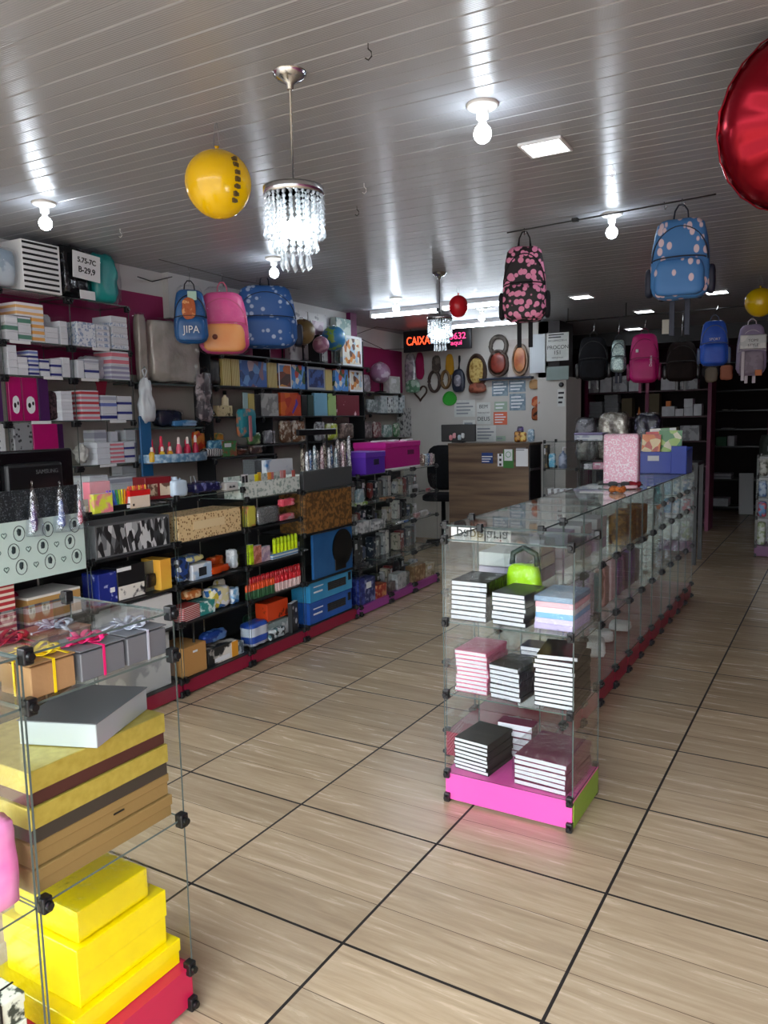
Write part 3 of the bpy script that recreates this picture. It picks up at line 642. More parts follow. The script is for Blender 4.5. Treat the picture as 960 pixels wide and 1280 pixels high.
# tall goods inside the long row (seen through its glass side)
GB = [('gold flowered', '8d6a2a', 'c9a24c'), ('white dotted', 'd9d4e0', 'a68cc0'), ('lavender dotted', 'b9a0cc', 'e9e2f0'), ('teal', '2f6470', '3f8794'), ('brown striped', '7a4a3a', 'd9a6a0'), ('pink striped', 'd08aa0', 'f0e0e4'), ('purple', '5a2a6a', '7a3f8a'), ('plum', '4a1f4a', '6a2f66'), ('violet', '52306e', '74509a'), ('grey', '6d6f76', '8d9096')]
CELL = [1.412+.308*k for k in range(12)]
for i, (n_, a, c) in enumerate(GB):
    m = M('bagpaper_%d' % i, a, c, ('noise', 'dots', 'dots', 'noise', 'wx', 'wx', 'noise', 'wx', 'noise', 'noise')[i], (40, 60, 55, 20, 30, 35, 20, 30, 20, 12)[i], .4, th=.45, soft=.06)
    w = .11; yv = CELL[2+i//2]+(-.068 if i % 2 == 0 else .068); o = T('gift_bag', f'{n_} paper gift bag standing on the middle shelf inside the long island row', 'gift bag', FS.w(-.10, yv, .436), FS.rz)
    O('bag_body', pillow(B(), w, .07, .22+.02*(i % 3), 9, 5, .006, i), m, o)
    O('rope_handle', tube(B(), [(-.025, 0, .22), (-.02, 0, .255), (0, 0, .268), (.02, 0, .255), (.025, 0, .22)], .0022, 5), M('rope', 'd8cdb8'), o)
WB = M('pale_box', 'c3c9cc', 'd6dadc', 'noise', 15, .5, soft=.3); WB2 = M('lilac_box', 'b4aec6', rough=.5)
for k in range(5):
    for j in range(3):
        carton(FS, 'carton', f'pale flat carton, {order(j, 3)} of the {["first", "second", "third", "fourth", "fifth"][k]} pile in the long island row', 'box', 0, 0, 0, .751+j*.062, .17, (WB, WB2, WB)[(j+k) % 3], u=-.12, geo=(CELL[k], .2, .058), group=None)
OB = M('brown_pattern_card', '6a4a2a', 'b08a48', 'noise', 40, .5, th=.5, soft=.05)
for k in range(4):
    carton(FS, 'carton', f'brown patterned carton in the long island row, {["first", "second", "third", "fourth"][k]} one towards the cash desk', 'box', 0, 0, 0, .751, .1, OB, u=-.03, geo=(CELL[5]-.07+.14*(k % 2)+.308*(k//2), .12, .17+.02*(k % 2)))
def bottle_mesh(r, h, cap, body):
    o = lathe(B(), [(r*.9, 0), (r, .006), (r, h*.62), (r*.82, h*.72), (r*.38, h*.8), (r*.36, h*.84)], 12); c = lathe(B(), [(r*.42, h*.82), (r*.42, h*.99), (r*.3, h)], 10)
    return mesh('bottle', o, body), mesh('bottle_cap', c, cap)
TEALG = clear('teal_clear_plastic', (.55, .78, .80), .08, .5, .05); ORC = M('orange_cap', 'd0702a', rough=.4); WHC = M('clear_cap', 'c8d4d6', rough=.3)
for tier, (z, capm, bod, h) in enumerate(((.751, ORC, FILM2, .13), (.435+.001, WHC, FILM2, .15))):
    bm_, cm_ = bottle_mesh(.03, h, capm, bod)
    for i in range(8):
        o = OM('bottle', bm_, None, FS.w(-.045-.012*(i % 2), CELL[8+i//2]-.07+.14*(i % 2), z), label='clear bottle with an orange cap on the upper shelf at the island end' if tier == 0 else 'clear bottle with a pale cap on the middle shelf at the island end', cat='bottle', group='orange-capped bottles in the island' if tier == 0 else 'pale-capped bottles in the island')
        OM('cap', cm_, o)
bm_, cm_ = bottle_mesh(.032, .125, M('teal_cap', '5a8f96', rough=.4), TEALG)
for i in range(8):
    o = OM('bottle', bm_, None, FS.w(-.05-.012*(i % 2), CELL[8+i//2]-.07+.14*(i % 2), .906), label='teal tinted bottle on the extra shelf at the far end of the island', cat='bottle', group='teal bottles in the island'); OM('cap', cm_, o)
for i, (v, w, h) in enumerate(((CELL[0], .12, .05), (CELL[1], .14, .09), (CELL[2], .1, .14), (CELL[3], .14, .06), (CELL[4], .16, .11), (CELL[5], .12, .08), (CELL[6], .14, .06))):
    O('paper_pack', pillow(B(), w, .14, h, 6, 5, .012, i), CARD, None, FS.w(-.16-.04*(i % 2), v, .121), (0, 0, FS.rz+.3*(i % 3)), label=f'white paper pack on the bottom deck of the long island row, {["first", "second", "third", "fourth", "fifth", "sixth", "seventh"][i]} from the notebooks', cat='paper pack')
# things standing on the island's glass top
ZT = 1.051
PG = M('pink_glitter', 'f0b6cc', 'fff2f8', 'noise', 120, .3, th=.55, soft=.06, bump=.3, bs=140)
o = T('glitter_box', 'pale pink glittery box standing on the island glass top', 'box', (1.13, 3.46, ZT), .04)
b = B(); box(b, -.112, .112, -.045, .045, 0, .335, 0, .018, 3); O('box_shell', b, PG, o)
b = B(); box(b, -.1125, .1125, -.02, .046, .004, .33, 0, .018, 2); O('back_half', b, M('rose_side', 'c2477a', rough=.4), o)
o = T('sunglasses', 'black sunglasses lying before the pink glittery box', 'sunglasses', (1.16, 3.28, ZT), .15)
b = B(); tube(b, [(-.13, .02, .012), (-.05, 0, .02), (0, -.01, .022), (.06, 0, .02), (.14, .03, .012)], .011, 6, 0, .5); O('frame', b, BLACK, o)
for s in (-1, 1): O('dark_lens', pillow(B(), .06, .012, .035, 3, 5, 0, 0, (s*.038, 0, .0)), BLACK, o)
o = O('hair_scrunchie', tube(B(), [(.035*math.cos(a), .035*math.sin(a), .018+.006*math.sin(3*a)) for a in [2*PI*i/16 for i in range(16)]], .015, 8, 0, 1, True), M('orange_velvet', 'a85a24', 'd98040', 'noise', 60, .8), None, (1.24, 2.92, ZT), (0, 0, 0), label='orange brown scrunchie on the island glass top', cat='hair tie')
o = O('hair_scrunchie', tube(B(), [(.03*math.cos(a), .03*math.sin(a), .016+.006*math.sin(3*a)) for a in [2*PI*i/16 for i in range(16)]], .014, 8, 0, 1, True), M('red_velvet', '8a1f2a', rough=.8), None, (1.245, 3.32, ZT), (0, 0, 0), label='dark red scrunchie on the island glass top by the glittery box', cat='hair tie')
o = O('claw_clip', pillow(B(), .09, .05, .03, 3, 5, .01, 2), M('pale_pink_plastic', 'f0c8d0', rough=.3), None, (1.27, 3.13, ZT), (0, 0, .5), label='pale pink hair claw on the island glass top', cat='hair clip')
o = O('paper_slip', box(B(), -.07, .07, -.05, .05, 0, .002), CARD, None, (1.09, 2.9, ZT), (0, 0, .3), label='white paper slip on the island glass top beside the orange scrunchie', cat='paper')
# blue bin of picture books
BLU = M('blue_bin_plastic', '1a3fae', rough=.35)
o = T('book_bin', 'bright blue plastic bin full of picture books at the far end of the island top', 'bin', (1.19, 4.62, ZT), 0)
b = B(); box(b, -.17, .17, -.12, -.113, 0, .17, 0, .002); O('front_wall', b, BLU, o)
b = B(); box(b, -.17, .17, .113, .12, 0, .2, 0, .002); O('back_wall', b, BLU, o)
for s in (-1, 1):
    b = B(); prism(b, [(-.12, 0), (.12, 0), (.12, .2), (-.12, .17)], -.0035, .0035); O('side_wall', b, BLU, o, (s*.17, 0, 0), (0, 0, PI/2))
b = B(); box(b, -.17, .17, -.12, .12, 0, .006); O('bin_floor', b, BLU, o)
b = B(); box(b, .06, .172, -.128, -.12, 0, .215, 0, .003); O('front_step', b, BLU, o)
b = B(); box(b, -.115, -.03, -.1212, -.1195, .1, .14); O('white_label', b, CARD, o)
BKS = [('white bordered', ['e9ece8', '6aa06a', 'f2f0e8'], .335, .2, .0), ('red and yellow', ['d8302a', 'f0c030', 'e86a20'], .31, .2, -.03), ('yellow', ['f0d040', 'e8a020', 'f6e080'], .28, .16, -.05), ('green', ['3f8a4a', 'a0c860', 'e0e0c0'], .32, .17, .06), ('orange', ['e07a2a', 'f0d8a0', 'c04020'], .29, .14, -.08)]
for i, (n_, cs, h, w, dx) in enumerate(BKS):
    m = M('picbook_%d' % i, cs[0], pat='multi', s=18, rough=.3, cols=cs); bm = B(); box(bm, -w/2, w/2, -.006, .006, 0, h, 0, .001); box(bm, -w/2+.002, w/2+.0006, -.004, .004, .003, h+.0006, 1)
    O('picture_book', bm, [m, PAGE], None, (1.19-.03+dx, 4.68-.034*i, ZT+.013), (-.05, .02*(i-2), 0), label=f'{n_} picture book standing in the blue bin', cat='book')
# ================================================================== counters along the wall side
LL = [.095, .41, .625, .86, 1.11]
CH = M('charcoal_back', '25282b', rough=.6)  # added counter backs: shade inside the cells put into their colour
bounds = [(-.52, .08), (.09, .67), (.685, 1.255), (1.27, 1.85), (1.865, 2.44), (2.46, 3.14)]
un = ['nearly hidden behind the gift box case', 'with the mint heart-patterned sheet', 'with the black and white city box', 'with the cream dotted box', 'with the neon highlighters', 'with the blue keyboard boxes']
for (a, c), n_ in zip(bounds, un):
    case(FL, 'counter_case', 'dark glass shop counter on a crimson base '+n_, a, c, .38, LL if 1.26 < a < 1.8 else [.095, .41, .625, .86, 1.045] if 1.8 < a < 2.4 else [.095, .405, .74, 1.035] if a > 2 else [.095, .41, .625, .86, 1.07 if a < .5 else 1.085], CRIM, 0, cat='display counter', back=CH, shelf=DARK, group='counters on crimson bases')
PL = [.075, .36, .64, .86, 1.09]
for (a, c), n_ in zip(((3.19, 3.68), (3.70, 4.12), (4.14, 4.62)), ('next to the crimson counters', 'in the middle of the purple three', 'at the end by the cash desk')):
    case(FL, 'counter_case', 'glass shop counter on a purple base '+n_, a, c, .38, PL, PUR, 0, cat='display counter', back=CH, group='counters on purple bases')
FB = FL
MINT = M('mint_paper', 'c4ddd6', '33464a', 'dots', 9, .5, th=.16, soft=.04)
# --- cell: mint sheet
Z4 = .861
v, w, h = FL.slot(-.0, -60, 662, 116, Z4)
o = O('wrapping_paper_board', box(B(), -w/2, w/2, -.0025, .0025, -.02, .245), M('mint_board', 'cfe3dd', 'bcd6cf', 'noise', 6, .5, soft=.3), None, FL.w(.019, v, Z4), (0, 0, FL.rz), label='mint board printed with dark oval portraits and hearts at the front of the counter', cat='printed board')
ps = random.Random(3)
for i in range(7):
    for j in range(3):
        x = -w/2+.05+i*(w-.1)/6+(.04 if j % 2 else 0); z = .045+j*.073
        if abs(x) > w/2-.03: continue
        if (i+j) % 2 == 0:
            ov = tube(B(), [(x+.027*math.cos(a), -.003, z+.033*math.sin(a)) for a in [2*PI*k/18 for k in range(18)]], .0016, 5, 0, 1, True)
            oo = O('oval_motif', ov, M('dark_print', '2a3a3c', rough=.6), o); O('oval_filling', pillow(B(), .028, .003, .04, 2.4, 4, .008, i*3+j, (x, -.003, z-.014)), 'dark_print', oo)
        else:
            q = [(.012*16*math.sin(t)**3/16, .012*(13*math.cos(t)-5*math.cos(2*t)-2*math.cos(3*t)-math.cos(4*t))/15) for t in [2*PI*k/20 for k in range(20)]]
            O('heart_motif', tube(B(), [(x+a, -.003, z+c) for a, c in q], .002, 5, 0, 1, True), M('grey_green_print', '56706c', rough=.6), o)
carton(FL, 'carton', 'white and brown flat carton on the shelf under the mint board', 'box', 34, 738, 121, .626, .2, M('white_brown_card', 'd9d6cf', 'b08a50', 'wz', 5, .6, th=.35, soft=.02))
carton(FL, 'carton', 'small red and cream box at the end of the mint board shelf', 'box', -22, 716, 17, .866-.24+.0, .12, M('red_cream', 'a82f36', 'e0d0c0', 'wz', 12, .5, th=.6), u=-.005)
pouch(FL, 'paper_pack', 'magenta paper pack under the mint board', 'pack', -40, 742, 34, .626, .15, M('magenta_pack', 'b01858', '7a1040', 'noise', 10, .4, soft=.2), u=-.1)
# monitor seen from behind and glitter panel with key rings, standing on the counter
o = T('monitor', 'black monitor seen from behind on the counter before the notebook shelves', 'monitor', FL.w(-.25, .58, 1.071), FL.rz+.06)
b = B(); box(b, -.25, .25, -.02, .02, .085, .33, 0, .012, 3); O('screen_housing', b, M('black_gloss', '0b0c0e', rough=.22), o)
b = B(); box(b, -.16, .16, -.05, -.01, .11, .27, 0, .02, 3); O('rear_bulge', b, BLACK, o)
b = B(); box(b, -.03, .03, -.045, .0, 0, .12, 0, .006); box(b, -.11, .11, -.09, .08, 0, .012, 0, .005); O('foot', b, BLACK, o)
text('SAMSUNG', .028, M('grey_emboss', '5a5d60', rough=.5), o, (.06, -.0515, .225))
b = B(); box(b, .03, .11, -.0508, -.05, .135, .145); box(b, .0, .02, -.0508, -.05, .135, .145); O('white_sticker', b, CARD, o)
GLIT = M('glitter_dark', '2c3134', '6a7276', 'noise', 160, .3, metal=.3, th=.6, soft=.05)
o = O('glitter_board', box(B(), -.29, .29, -.004, .004, 0, .165, 0, .002), GLIT, None, FL.w(-.006, .36, 1.0715), (-.03, 0, FL.rz), label='dark glittery display panel under the monitor holding the key ring bags', cat='display panel')
for i, (x0, x1, c, c2, l) in enumerate(((30, 52, '9a8aa0', '4a3a78', 'grey and violet'), (64, 87, '3f62b0', 'c0d0e8', 'blue'), (91, 107, 'c03048', 'f0b0c0', 'red'))):
    v, w, h = FL.slot(.04, x0, 603, x1, 1.035)
    o = O('charm_bag', lathe(B(), [(w*.5, 0), (w*.46, .03), (w*.3, h*.5), (w*.12, h*.85), (.003, h*.95)], 12), clear('charm_film', (.86, .88, .92), .1, .6, .1, .6, 30), None, FL.w(.035, v, 1.035), (0, 0, FL.rz), label=f'{l} charms in a pointed clear bag hanging on the glittery panel', cat='charm bag')
    O('charms', pillow(B(), w*.6, w*.5, h*.62, 2.5, 6, .014, i, (0, 0, .012), 0, .6), M('charms_%d' % i, c, c2, 'noise', 50, .3, th=.5, soft=.1), o)
    O('hang_loop', tube(B(), [(0, 0, h*.93), (.004, 0, h*1.0), (0, 0, h*1.04), (-.004, 0, h*1.0), (0, 0, h*.93)], .0012, 5), CHROME, o)
# --- cell: city box
CITY = M('city_print', '2f3234', pat='multi', s=42, rough=.5, cols=['1e2022', 'c9ccce', '6f7477', 'a2a6a8', '3a3d40'], st=(1.3, 1, .45))
carton(FL, 'photo_box', 'box printed with black and white city views in the counter', 'box', 118, 650, 214, Z4, .2, M('grey_box', '5c5f61', rough=.5), front=CITY, u=-.01)
pens = ['7a3fb0', '4a4ac0', '3a7ad0', '3aa05a', 'b0d030', 'f0e030', 'f0a020', 'e04a20']
v, w, h = FL.slot(-.005, 140, 612, 167, 1.086)
o = T('pen_pack', 'open black pack of rainbow coloured pens on the counter', 'pen pack', FL.w(-.03, v, 1.086), FL.rz)
b = B(); box(b, -w/2, w/2, -.018, .018, 0, .028, 0, .002); O('tray', b, BLACK, o)
for i, c in enumerate(pens): O('pen', tube(B(), [((i-3.5)*w/8.5*.7, 0, .01), ((i-3.5)*w/8.5*1.15-.012, 0, h)], .0052, 7), M('pen_'+c, c, rough=.3), o)
b = B(); box(b, w*.2, w*.42, -.0188, -.0178, .006, .022); O('white_tag', b, CARD, o)
YP = M('yellow_pink_pad', 'e6ef4a', 'f28aa0', 'noise', 25, .5, th=.52, soft=.08)
bookface(FL, 'sticky_note_pack', 'neon yellow note pack with pink flowers on the counter', 'note pack', 117, 617, 141, 1.086, YP, .03, u=-.005)
carton(FL, 'marker_box', 'pink spotted marker box behind the neon note pack', 'box', 112, 602, 138, 1.086, .05, M('pink_marker', 'f08a98', 'f4d0d6', 'wx', 60, .4), u=-.07)
v, w, h = FL.slot(-.005, 163, 607, 188, 1.086)
o = T('crayon_box', 'white box of crayons with a red lid band on the counter', 'crayon box', FL.w(-.03, v, 1.086), FL.rz)
b = B(); box(b, -w/2, w/2, -.02, .02, 0, h*.8, 0, .002); O('box_body', b, M('crayon_stripes', 'f0f0ee', 'e0c090', 'wx', 70, .5), o)
b = B(); box(b, -w/2-.002, w/2+.002, -.022, .022, h*.55, h*.8); O('red_band', b, M('crayon_red', 'd81f22', rough=.4), o)
for i in range(9): O('crayon', lathe(B(), [(.006, h*.7), (.006, h*.95), (.002, h*1.02)], 7, ((i-4)*w/9.6, 0, 0)), M('crayon_%d' % (i % 3), ('e86a30', 'e04040', 'f0b040')[i % 3], rough=.5), o)
b = B(); box(b, -w*.38, -w*.3, -.0212, -.0195, .012, .024); O('ink_mark', b, BLACK, o)
pouch(FL, 'clear_bag', 'flat clear bag of silver trinkets lying on the counter beside the crayons', 'bag', 190, 627, 214, 1.086, .1, M('silver_bits', '9a9ea4', 'e6e8ea', 'noise', 60, .25, metal=.5), film=FILM, p=4)
blister(FL, 'note_pack', 'clear pack of pale beads beside the neon note pack', 'pack', 106, 625, 117, 1.086, CARD, M('pale_beads', 'd0c8c8', 'f0e8e0', 'noise', 60, .3))
# below the city box
carton(FL, 'carton', 'dark blue box with white spots on the shelf under the city box', 'box', 123, 716, 146, .626, .12, M('navy_spot', '1f2f8a', 'aab4e0', 'noise', 22, .4, th=.66), mark=[(.6, .85, .35, .5, CARD)])
carton(FL, 'carton', 'black hair dryer pack with a white band on the shelf under the city box', 'box', 146, 706, 181, .626, .12, M('black_pack', '1b1c1f', '6a6c6e', 'noise', 12, .3, th=.62), mark=[(.02, .95, .02, .42, M('dryer_label', 'ece9e0', '2a2a2c', 'noise', 14, .5, th=.6, soft=.03)), (.0, .5, .86, .97, CARD)])
blister(FL, 'gadget_pack', 'clear grey gadget pack on the shelf beside the yellow-orange box', 'pack', 180, 702, 203, .626, M('grey_green_card', '6f7568', rough=.5), BLACK)
carton(FL, 'carton', 'yellow to orange shaded box on the shelf under the city box', 'box', 200, 698, 221, .626, .14, M('orange_box', 'f0a23a', 'f0c84a', 'noise', 5, .45, soft=.3), u=-.015)
carton(FL, 'carton', 'white boxed printer with a dark stripe on the lower shelf by the gift box case', 'box', 158, 748, 222, .411, .24, M('white_printer_box', 'd4d6d6', rough=.5), lid=None, u=-.02)
carton(FL, 'carton', 'grey flat box on the lower shelf under the printer box', 'box', 120, 800, 212, .096, .2, M('grey_flat', '8a8d8e', 'b0b2b2', 'noise', 8, .6))
# --- cell: cream dotted box
carton(FL, 'gift_carton', 'cream box with a brown dot pattern in the counter', 'box', 219, 640, 303, Z4, .22, M('cream_dots', '8a6234', 'e2c795', 'dots', 62, .6, th=.34, soft=.06), u=-.01, mark=[(.22, .72, .4, .72, M('cream_label', 'e8d2a4', rough=.6))])
carton(FL, 'picture_box', 'dark red book-shaped box with framed pictures on the counter', 'box', 186, 596, 214, 1.111, .12, M('dark_red_box', '7a1a22', rough=.4), u=-.06, rz=-.2, mark=[(.1, .45, .15, .7, M('framed_pic', '6a5040', 'd0c0a8', 'noise', 20, .4)), (.55, .95, .15, .7, 'framed_pic')])
v, w, h = FL.slot(-.01, 218, 596, 236, 1.111)
o = O('detergent_jug', pillow(B(), w, .09, h*.86, 7, 7, .004, 2), M('pale_blue_jug', 'c3d8ea', rough=.35), None, FL.w(-.055, v, 1.111), (0, 0, FL.rz), label='pale blue plastic jug on the counter behind the cream dotted box', cat='jug')
O('jug_neck', lathe(B(), [(.022, h*.84), (.017, h*.92), (.017, h)], 12, (-.01, 0, 0)), 'pale_blue_jug', o); O('jug_handle', tube(B(), [(.03, 0, h*.86), (.045, 0, h*.75), (.047, 0, h*.55), (.04, 0, h*.45)], .008, 7), 'pale_blue_jug', o)
o = T('wire_stand', 'small clear wire stand on the counter beside the pale blue jug', 'stand', FL.w(-.08, 1.52, 1.111), FL.rz)
for s in (-1, 1): O('leg', tube(B(), [(s*.02, 0, 0), (s*.022, .01, .05), (s*.012, .02, .1)], .003, 6), 'clear_string', o)
NV = M('navy_film_pack', '1c1f4a', '6a70a8', 'noise', 30, .25, th=.62, soft=.05)
pouch(FL, 'school_bag_pack', 'navy packed bag in shiny film on the counter', 'bag', 246, 601, 283, 1.111, .14, NV, p=6, u=-.015)
carton(FL, 'clock_box', 'white box with a grey clock picture on the counter by the navy pack', 'box', 283, 603, 298, 1.111, .08, M('white_clock_box', 'd0d0ce', rough=.5), mark=[(.25, .75, .3, .7, M('clock_pic', '3a3c3e', 'c0c0c0', 'dots', 30, .5))])
pouch(FL, 'toy_pack', 'blue and white printed toy pack on the shelf under the cream dotted box', 'pack', 222, 696, 241, .626, .12, M('bluewhite', '3a5aa0', pat='multi', s=40, rough=.3, cols=['2a4a90', 'd8e0ea', '6a90c0', '20283a']), p=7)
carton(FL, 'carton', 'white and blue box with a dark lock picture under the cream dotted box', 'box', 241, 704, 265, .626, .14, M('whiteblue', 'e4eaf0', 'a8c4e0', 'noise', 8, .4), mark=[(.3, .7, .2, .75, M('lock_pic', '20262c', rough=.4))])
pouch(FL, 'snack_pack', 'flat blue and yellow pack on top of the lock picture box', 'pack', 228, 693, 262, .718, .12, M('blueyellow', '5a7ab0', 'e0d890', 'noise', 25, .3), p=3)
pouch(FL, 'snack_pack', 'orange foil pack standing low on the shelf under the cream dotted box', 'pack', 264, 706, 291, .626, .1, M('orange_foil', 'e0541a', 'c03c10', 'noise', 14, .25, soft=.2, metal=.1), p=7, u=-.02)
pouch(FL, 'snack_pack', 'orange foil pack leaning behind the low orange one', 'pack', 262, 694, 288, .626, .06, M('orange_foil2', 'd24a18', 'f08a50', 'noise', 10, .25), p=7, u=-.13, rz=.2)
pouch(FL, 'clear_bag', 'clear bag with white paper at the end of the shelf by the orange foil packs', 'bag', 292, 685, 303, .626, .08, M('white_paper_pack', 'c8d4da', 'e8eef0', 'noise', 20, .3), film=FILM, p=6)
carton(FL, 'tea_box', 'red and white tea box on the shelf of teal and yellow packs', 'box', 224, 758, 251, .411, .1, M('red_tea', 'b01a24', 'e8e0dc', 'wz', 30, .4, th=.7), u=-.02, rz=.12)
carton(FL, 'tea_box', 'teal box beside the red tea box', 'box', 251, 751, 269, .411, .1, M('teal_tea', '2f8f8a', 'd8ece8', 'noise', 25, .4, th=.58), u=-.03)
pouch(FL, 'snack_pack', 'orange brown pack lying over the red tea box', 'pack', 235, 736, 256, .505, .08, M('orange_brown', 'c8763a', 'e8c090', 'noise', 25, .35), p=5, u=-.06)
pouch(FL, 'toy_bag', 'yellow, blue and white printed bag on the shelf beside the teal box', 'bag', 265, 732, 291, .411, .1, M('yellowblue', 'e8e0a0', pat='multi', s=36, rough=.3, cols=['e6e0b0', '3a70b0', 'e8e8ea', 'd0c040', 'e8e8ea']), p=8)
pouch(FL, 'toy_bag', 'pale blue printed bag at the end of the shelf beside the yellow one', 'bag', 291, 733, 305, .411, .1, M('paleblue', 'b8d4ea', pat='multi', s=36, rough=.3, cols=['b8d4ea', '3a78c0', 'e6eef4', '7ab0d8']), p=8)
pouch(FL, 'snack_pack', 'white and yellow pack sticking up behind the yellow printed bag', 'pack', 272, 722, 290, .411, .05, M('whiteyellow', 'e8e4d0', 'd8c850', 'noise', 12, .35), p=7, u=-.14)
carton(FL, 'carton', 'plain brown carton on the crimson deck', 'box', 229, 806, 258, .096, .2, KRAFT, u=-.02, mark=[(.4, .6, .75, .82, CARD)])
pouch(FL, 'sponge_pack', 'shiny blue rolled pack lying on the black and white tyre picture pack', 'pack', 257, 787, 290, .215, .1, M('blue_foil', '1f3f8a', '5a86c8', 'noise', 12, .25, metal=.2), p=3)
carton(FL, 'carton', 'black and white pack with a ring picture and orange end on the crimson deck', 'box', 260, 806, 298, .096, .13, M('bw_ring', '222426', 'e4e0d8', 'noise', 9, .35, th=.5, soft=.03), mark=[(.78, .99, .02, .95, M('orange_end', 'e8a030', rough=.4)), (.2, .7, .1, .35, CARD)])
carton(FL, 'carton', 'small silver printed box on the crimson deck beside the ring picture pack', 'box', 298, 800, 311, .096, .1, M('silver_print', 'a8b4bc', '4a5862', 'noise', 30, .35))
o = O('hanging_clip', tube(B(), [(0, 0, .30), (.005, 0, .2), (-.005, 0, .1), (.01, 0, 0)], .008, 6), BLACK, None, FL.w(-.06, 1.42, .098), (0, 0, FL.rz), label='black cord hanging in front of the brown carton', cat='cord')
# --- cell: neon highlighters
v, w, h = FL.slot(-.006, 303, 592, 376, 1.046)
o = T('organizer_tray', 'patterned white organizer tray full of cards and markers on the counter', 'organizer', FL.w(-.084, v, 1.0465), FL.rz)
OT = M('tray_print', 'dfe8e2', '9ab0a8', 'noise', 40, .5, th=.56, soft=.05)
b = B(); box(b, -w/2, w/2, -.07, -.066, 0, h*.72); box(b, -w/2, w/2, .066, .07, 0, h*.95); box(b, -w/2, -w/2+.004, -.07, .07, 0, h*.8); box(b, w/2-.004, w/2, -.07, .07, 0, h*.8); box(b, -w/2, w/2, -.07, .07, 0, .004); O('tray_body', b, OT, o)
for i, c in enumerate(['202428', '202428', 'f2e21a', 'f0c23a', 'f0a050', 'e88a8a', 'd8a0a0', 'e07a70', 'c0625a']):
    b = B(); x = (-.43+i*.108)*w; box(b, x-.018, x+.018, -.05+.03*(i % 2), -.046+.03*(i % 2), .006, h*(1.08-.03*(i % 3)), 0, .001)
    oo = O('divider_card', b, M('card_'+c, c, rough=.4), o)
    if i < 2:
        b = B(); yy = -.0505+.03*(i % 2)
        for q in ((-.018, .018, h*1.0, h*1.08-.03*h*(i % 3)), (-.018, -.014, h*.7, h), (.014, .018, h*.7, h)): box(b, x+q[0], x+q[1], yy-.0004, yy+.0004, q[2], q[3])
        O('white_border', b, CARD, oo)
pouch(FL, 'card_pack', 'yellow card pack in clear film in the counter under the organizer tray', 'pack', 309, 631, 322, Z4, .06, M('yellow_cardpack', 'e6e05a', 'e8a060', 'noise', 16, .4, th=.6), p=9, film=FILM, u=-.015)
pouch(FL, 'bead_bag', 'clear bag of grey beads between the yellow and pink card packs', 'bag', 323, 632, 351, Z4, .07, M('grey_beads', '8a8d8a', 'b8bab4', 'noise', 120, .35), p=7, film=FILM2, u=-.015)
pouch(FL, 'card_pack', 'coral pink card pack, upper of two in the counter under the organizer tray', 'pack', 352, 622, 374, Z4+.09, .05, M('coral_pack', 'f05a70', 'f8a0ac', 'noise', 20, .4, th=.6), p=9, u=-.015)
pouch(FL, 'card_pack', 'coral pink and clear pack, lower of two in the counter under the organizer tray', 'pack', 351, 641, 374, Z4, .06, M('coral_clear', 'e86a7a', 'c8b4b4', 'noise', 10, .35, th=.55), p=9, u=-.015, film=FILM)
HL = M('neon_yellow', 'd8f216', rough=.35); HLB = M('neon_cap', 'b8d80a', rough=.35)
def marker_mesh(r, h, body, cap):
    a = lathe(B(), [(r, 0), (r, h*.58), (r*.9, h*.6)], 10); c = lathe(B(), [(r*1.05, h*.56), (r*1.05, h*.86), (r*.6, h)], 10); return mesh('marker', a, body), mesh('marker_cap', c, cap)
ma, mc = marker_mesh(.013, .1, HL, HLB)
for i in range(7):
    v, z = FL.px(-.03, 344+i*4.4, 690-i*.6)
    o = OM('highlighter', ma, None, FL.w(-.035, v, .661), (0, 0, FL.rz), label=f'fat neon yellow highlighter, {["first", "second", "third", "fourth", "fifth", "sixth", "seventh"][i]} in the row counting away from the entrance', cat='highlighter', group='neon highlighters'); OM('cap', mc, o)
carton(FL, 'carton', 'low white and blue box under the neon highlighters', 'box', 341, 692, 376, .626, .08, M('white_blue_tray', 'd8e0e4', '4a8ab8', 'wz', 16, .45, th=.62), u=-.015, geo=(FL.slot(-.015, 341, 692, 376, .626)[0], FL.slot(-.015, 341, 692, 376, .626)[1], .034))
for i, (x0, x1, c, c2, l) in enumerate(((313, 317, 'c8e81e', 'a8c810', 'neon green'), (317, 327, 'b0604a', 'd89080', 'brick pink'), (327, 338, 'a890a8', 'd0b8c0', 'mauve'))):
    bookface(FL, 'note_pad_pack', f'{l} note pad pack standing beside the highlighters', 'note pack', x0, 681+i, x1, .626, M('npp_%d' % i, c, c2, 'noise', 30, .4), .03)
RP = M('red_tube', 'd41f2a', rough=.3); OP = M('orange_tube', 'e8501a', rough=.3); GP = M('green_tube', '2a5a34', rough=.4); WP_ = M('white_tube_body', 'dfe2e0', 'e09a90', 'wz', 60, .4)
k = 0
for row, (cap, body, pys, u, cnt, x0, x1) in enumerate(((OP, GP, 0, -.03, 13, 307, 343), (RP, WP_, 0, -.03, 13, 344, 376), (RP, WP_, 0, -.1, 22, 312, 375))):
    ma, mc = marker_mesh(.0105, .098 if row < 2 else .118, body, cap)
    for i in range(cnt):
        v, z = FL.px(u, x0+(x1-x0)*(i+.5)/cnt, 740)
        o = OM('glue_tube', ma, None, FL.w(u+.004*(i % 2), v, .411), (0, 0, FL.rz), label=('orange-capped green glue tube in the front row' if row == 0 else 'red-capped pale glue tube in the front row' if row == 1 else 'red-capped pale glue tube in the back row')+' of the lower counter shelf', cat='glue tube', group=('orange-capped glue tubes', 'red-capped glue tubes in front', 'red-capped glue tubes behind')[row]); OM('cap', mc, o)
carton(FL, 'snack_box', 'orange red box with a dark picture on the lower deck under the glue tubes', 'box', 334, 751, 360, .215, .1, M('orange_red_box', 'e0481e', '5a1a10', 'noise', 14, .4, th=.62), u=-.06)
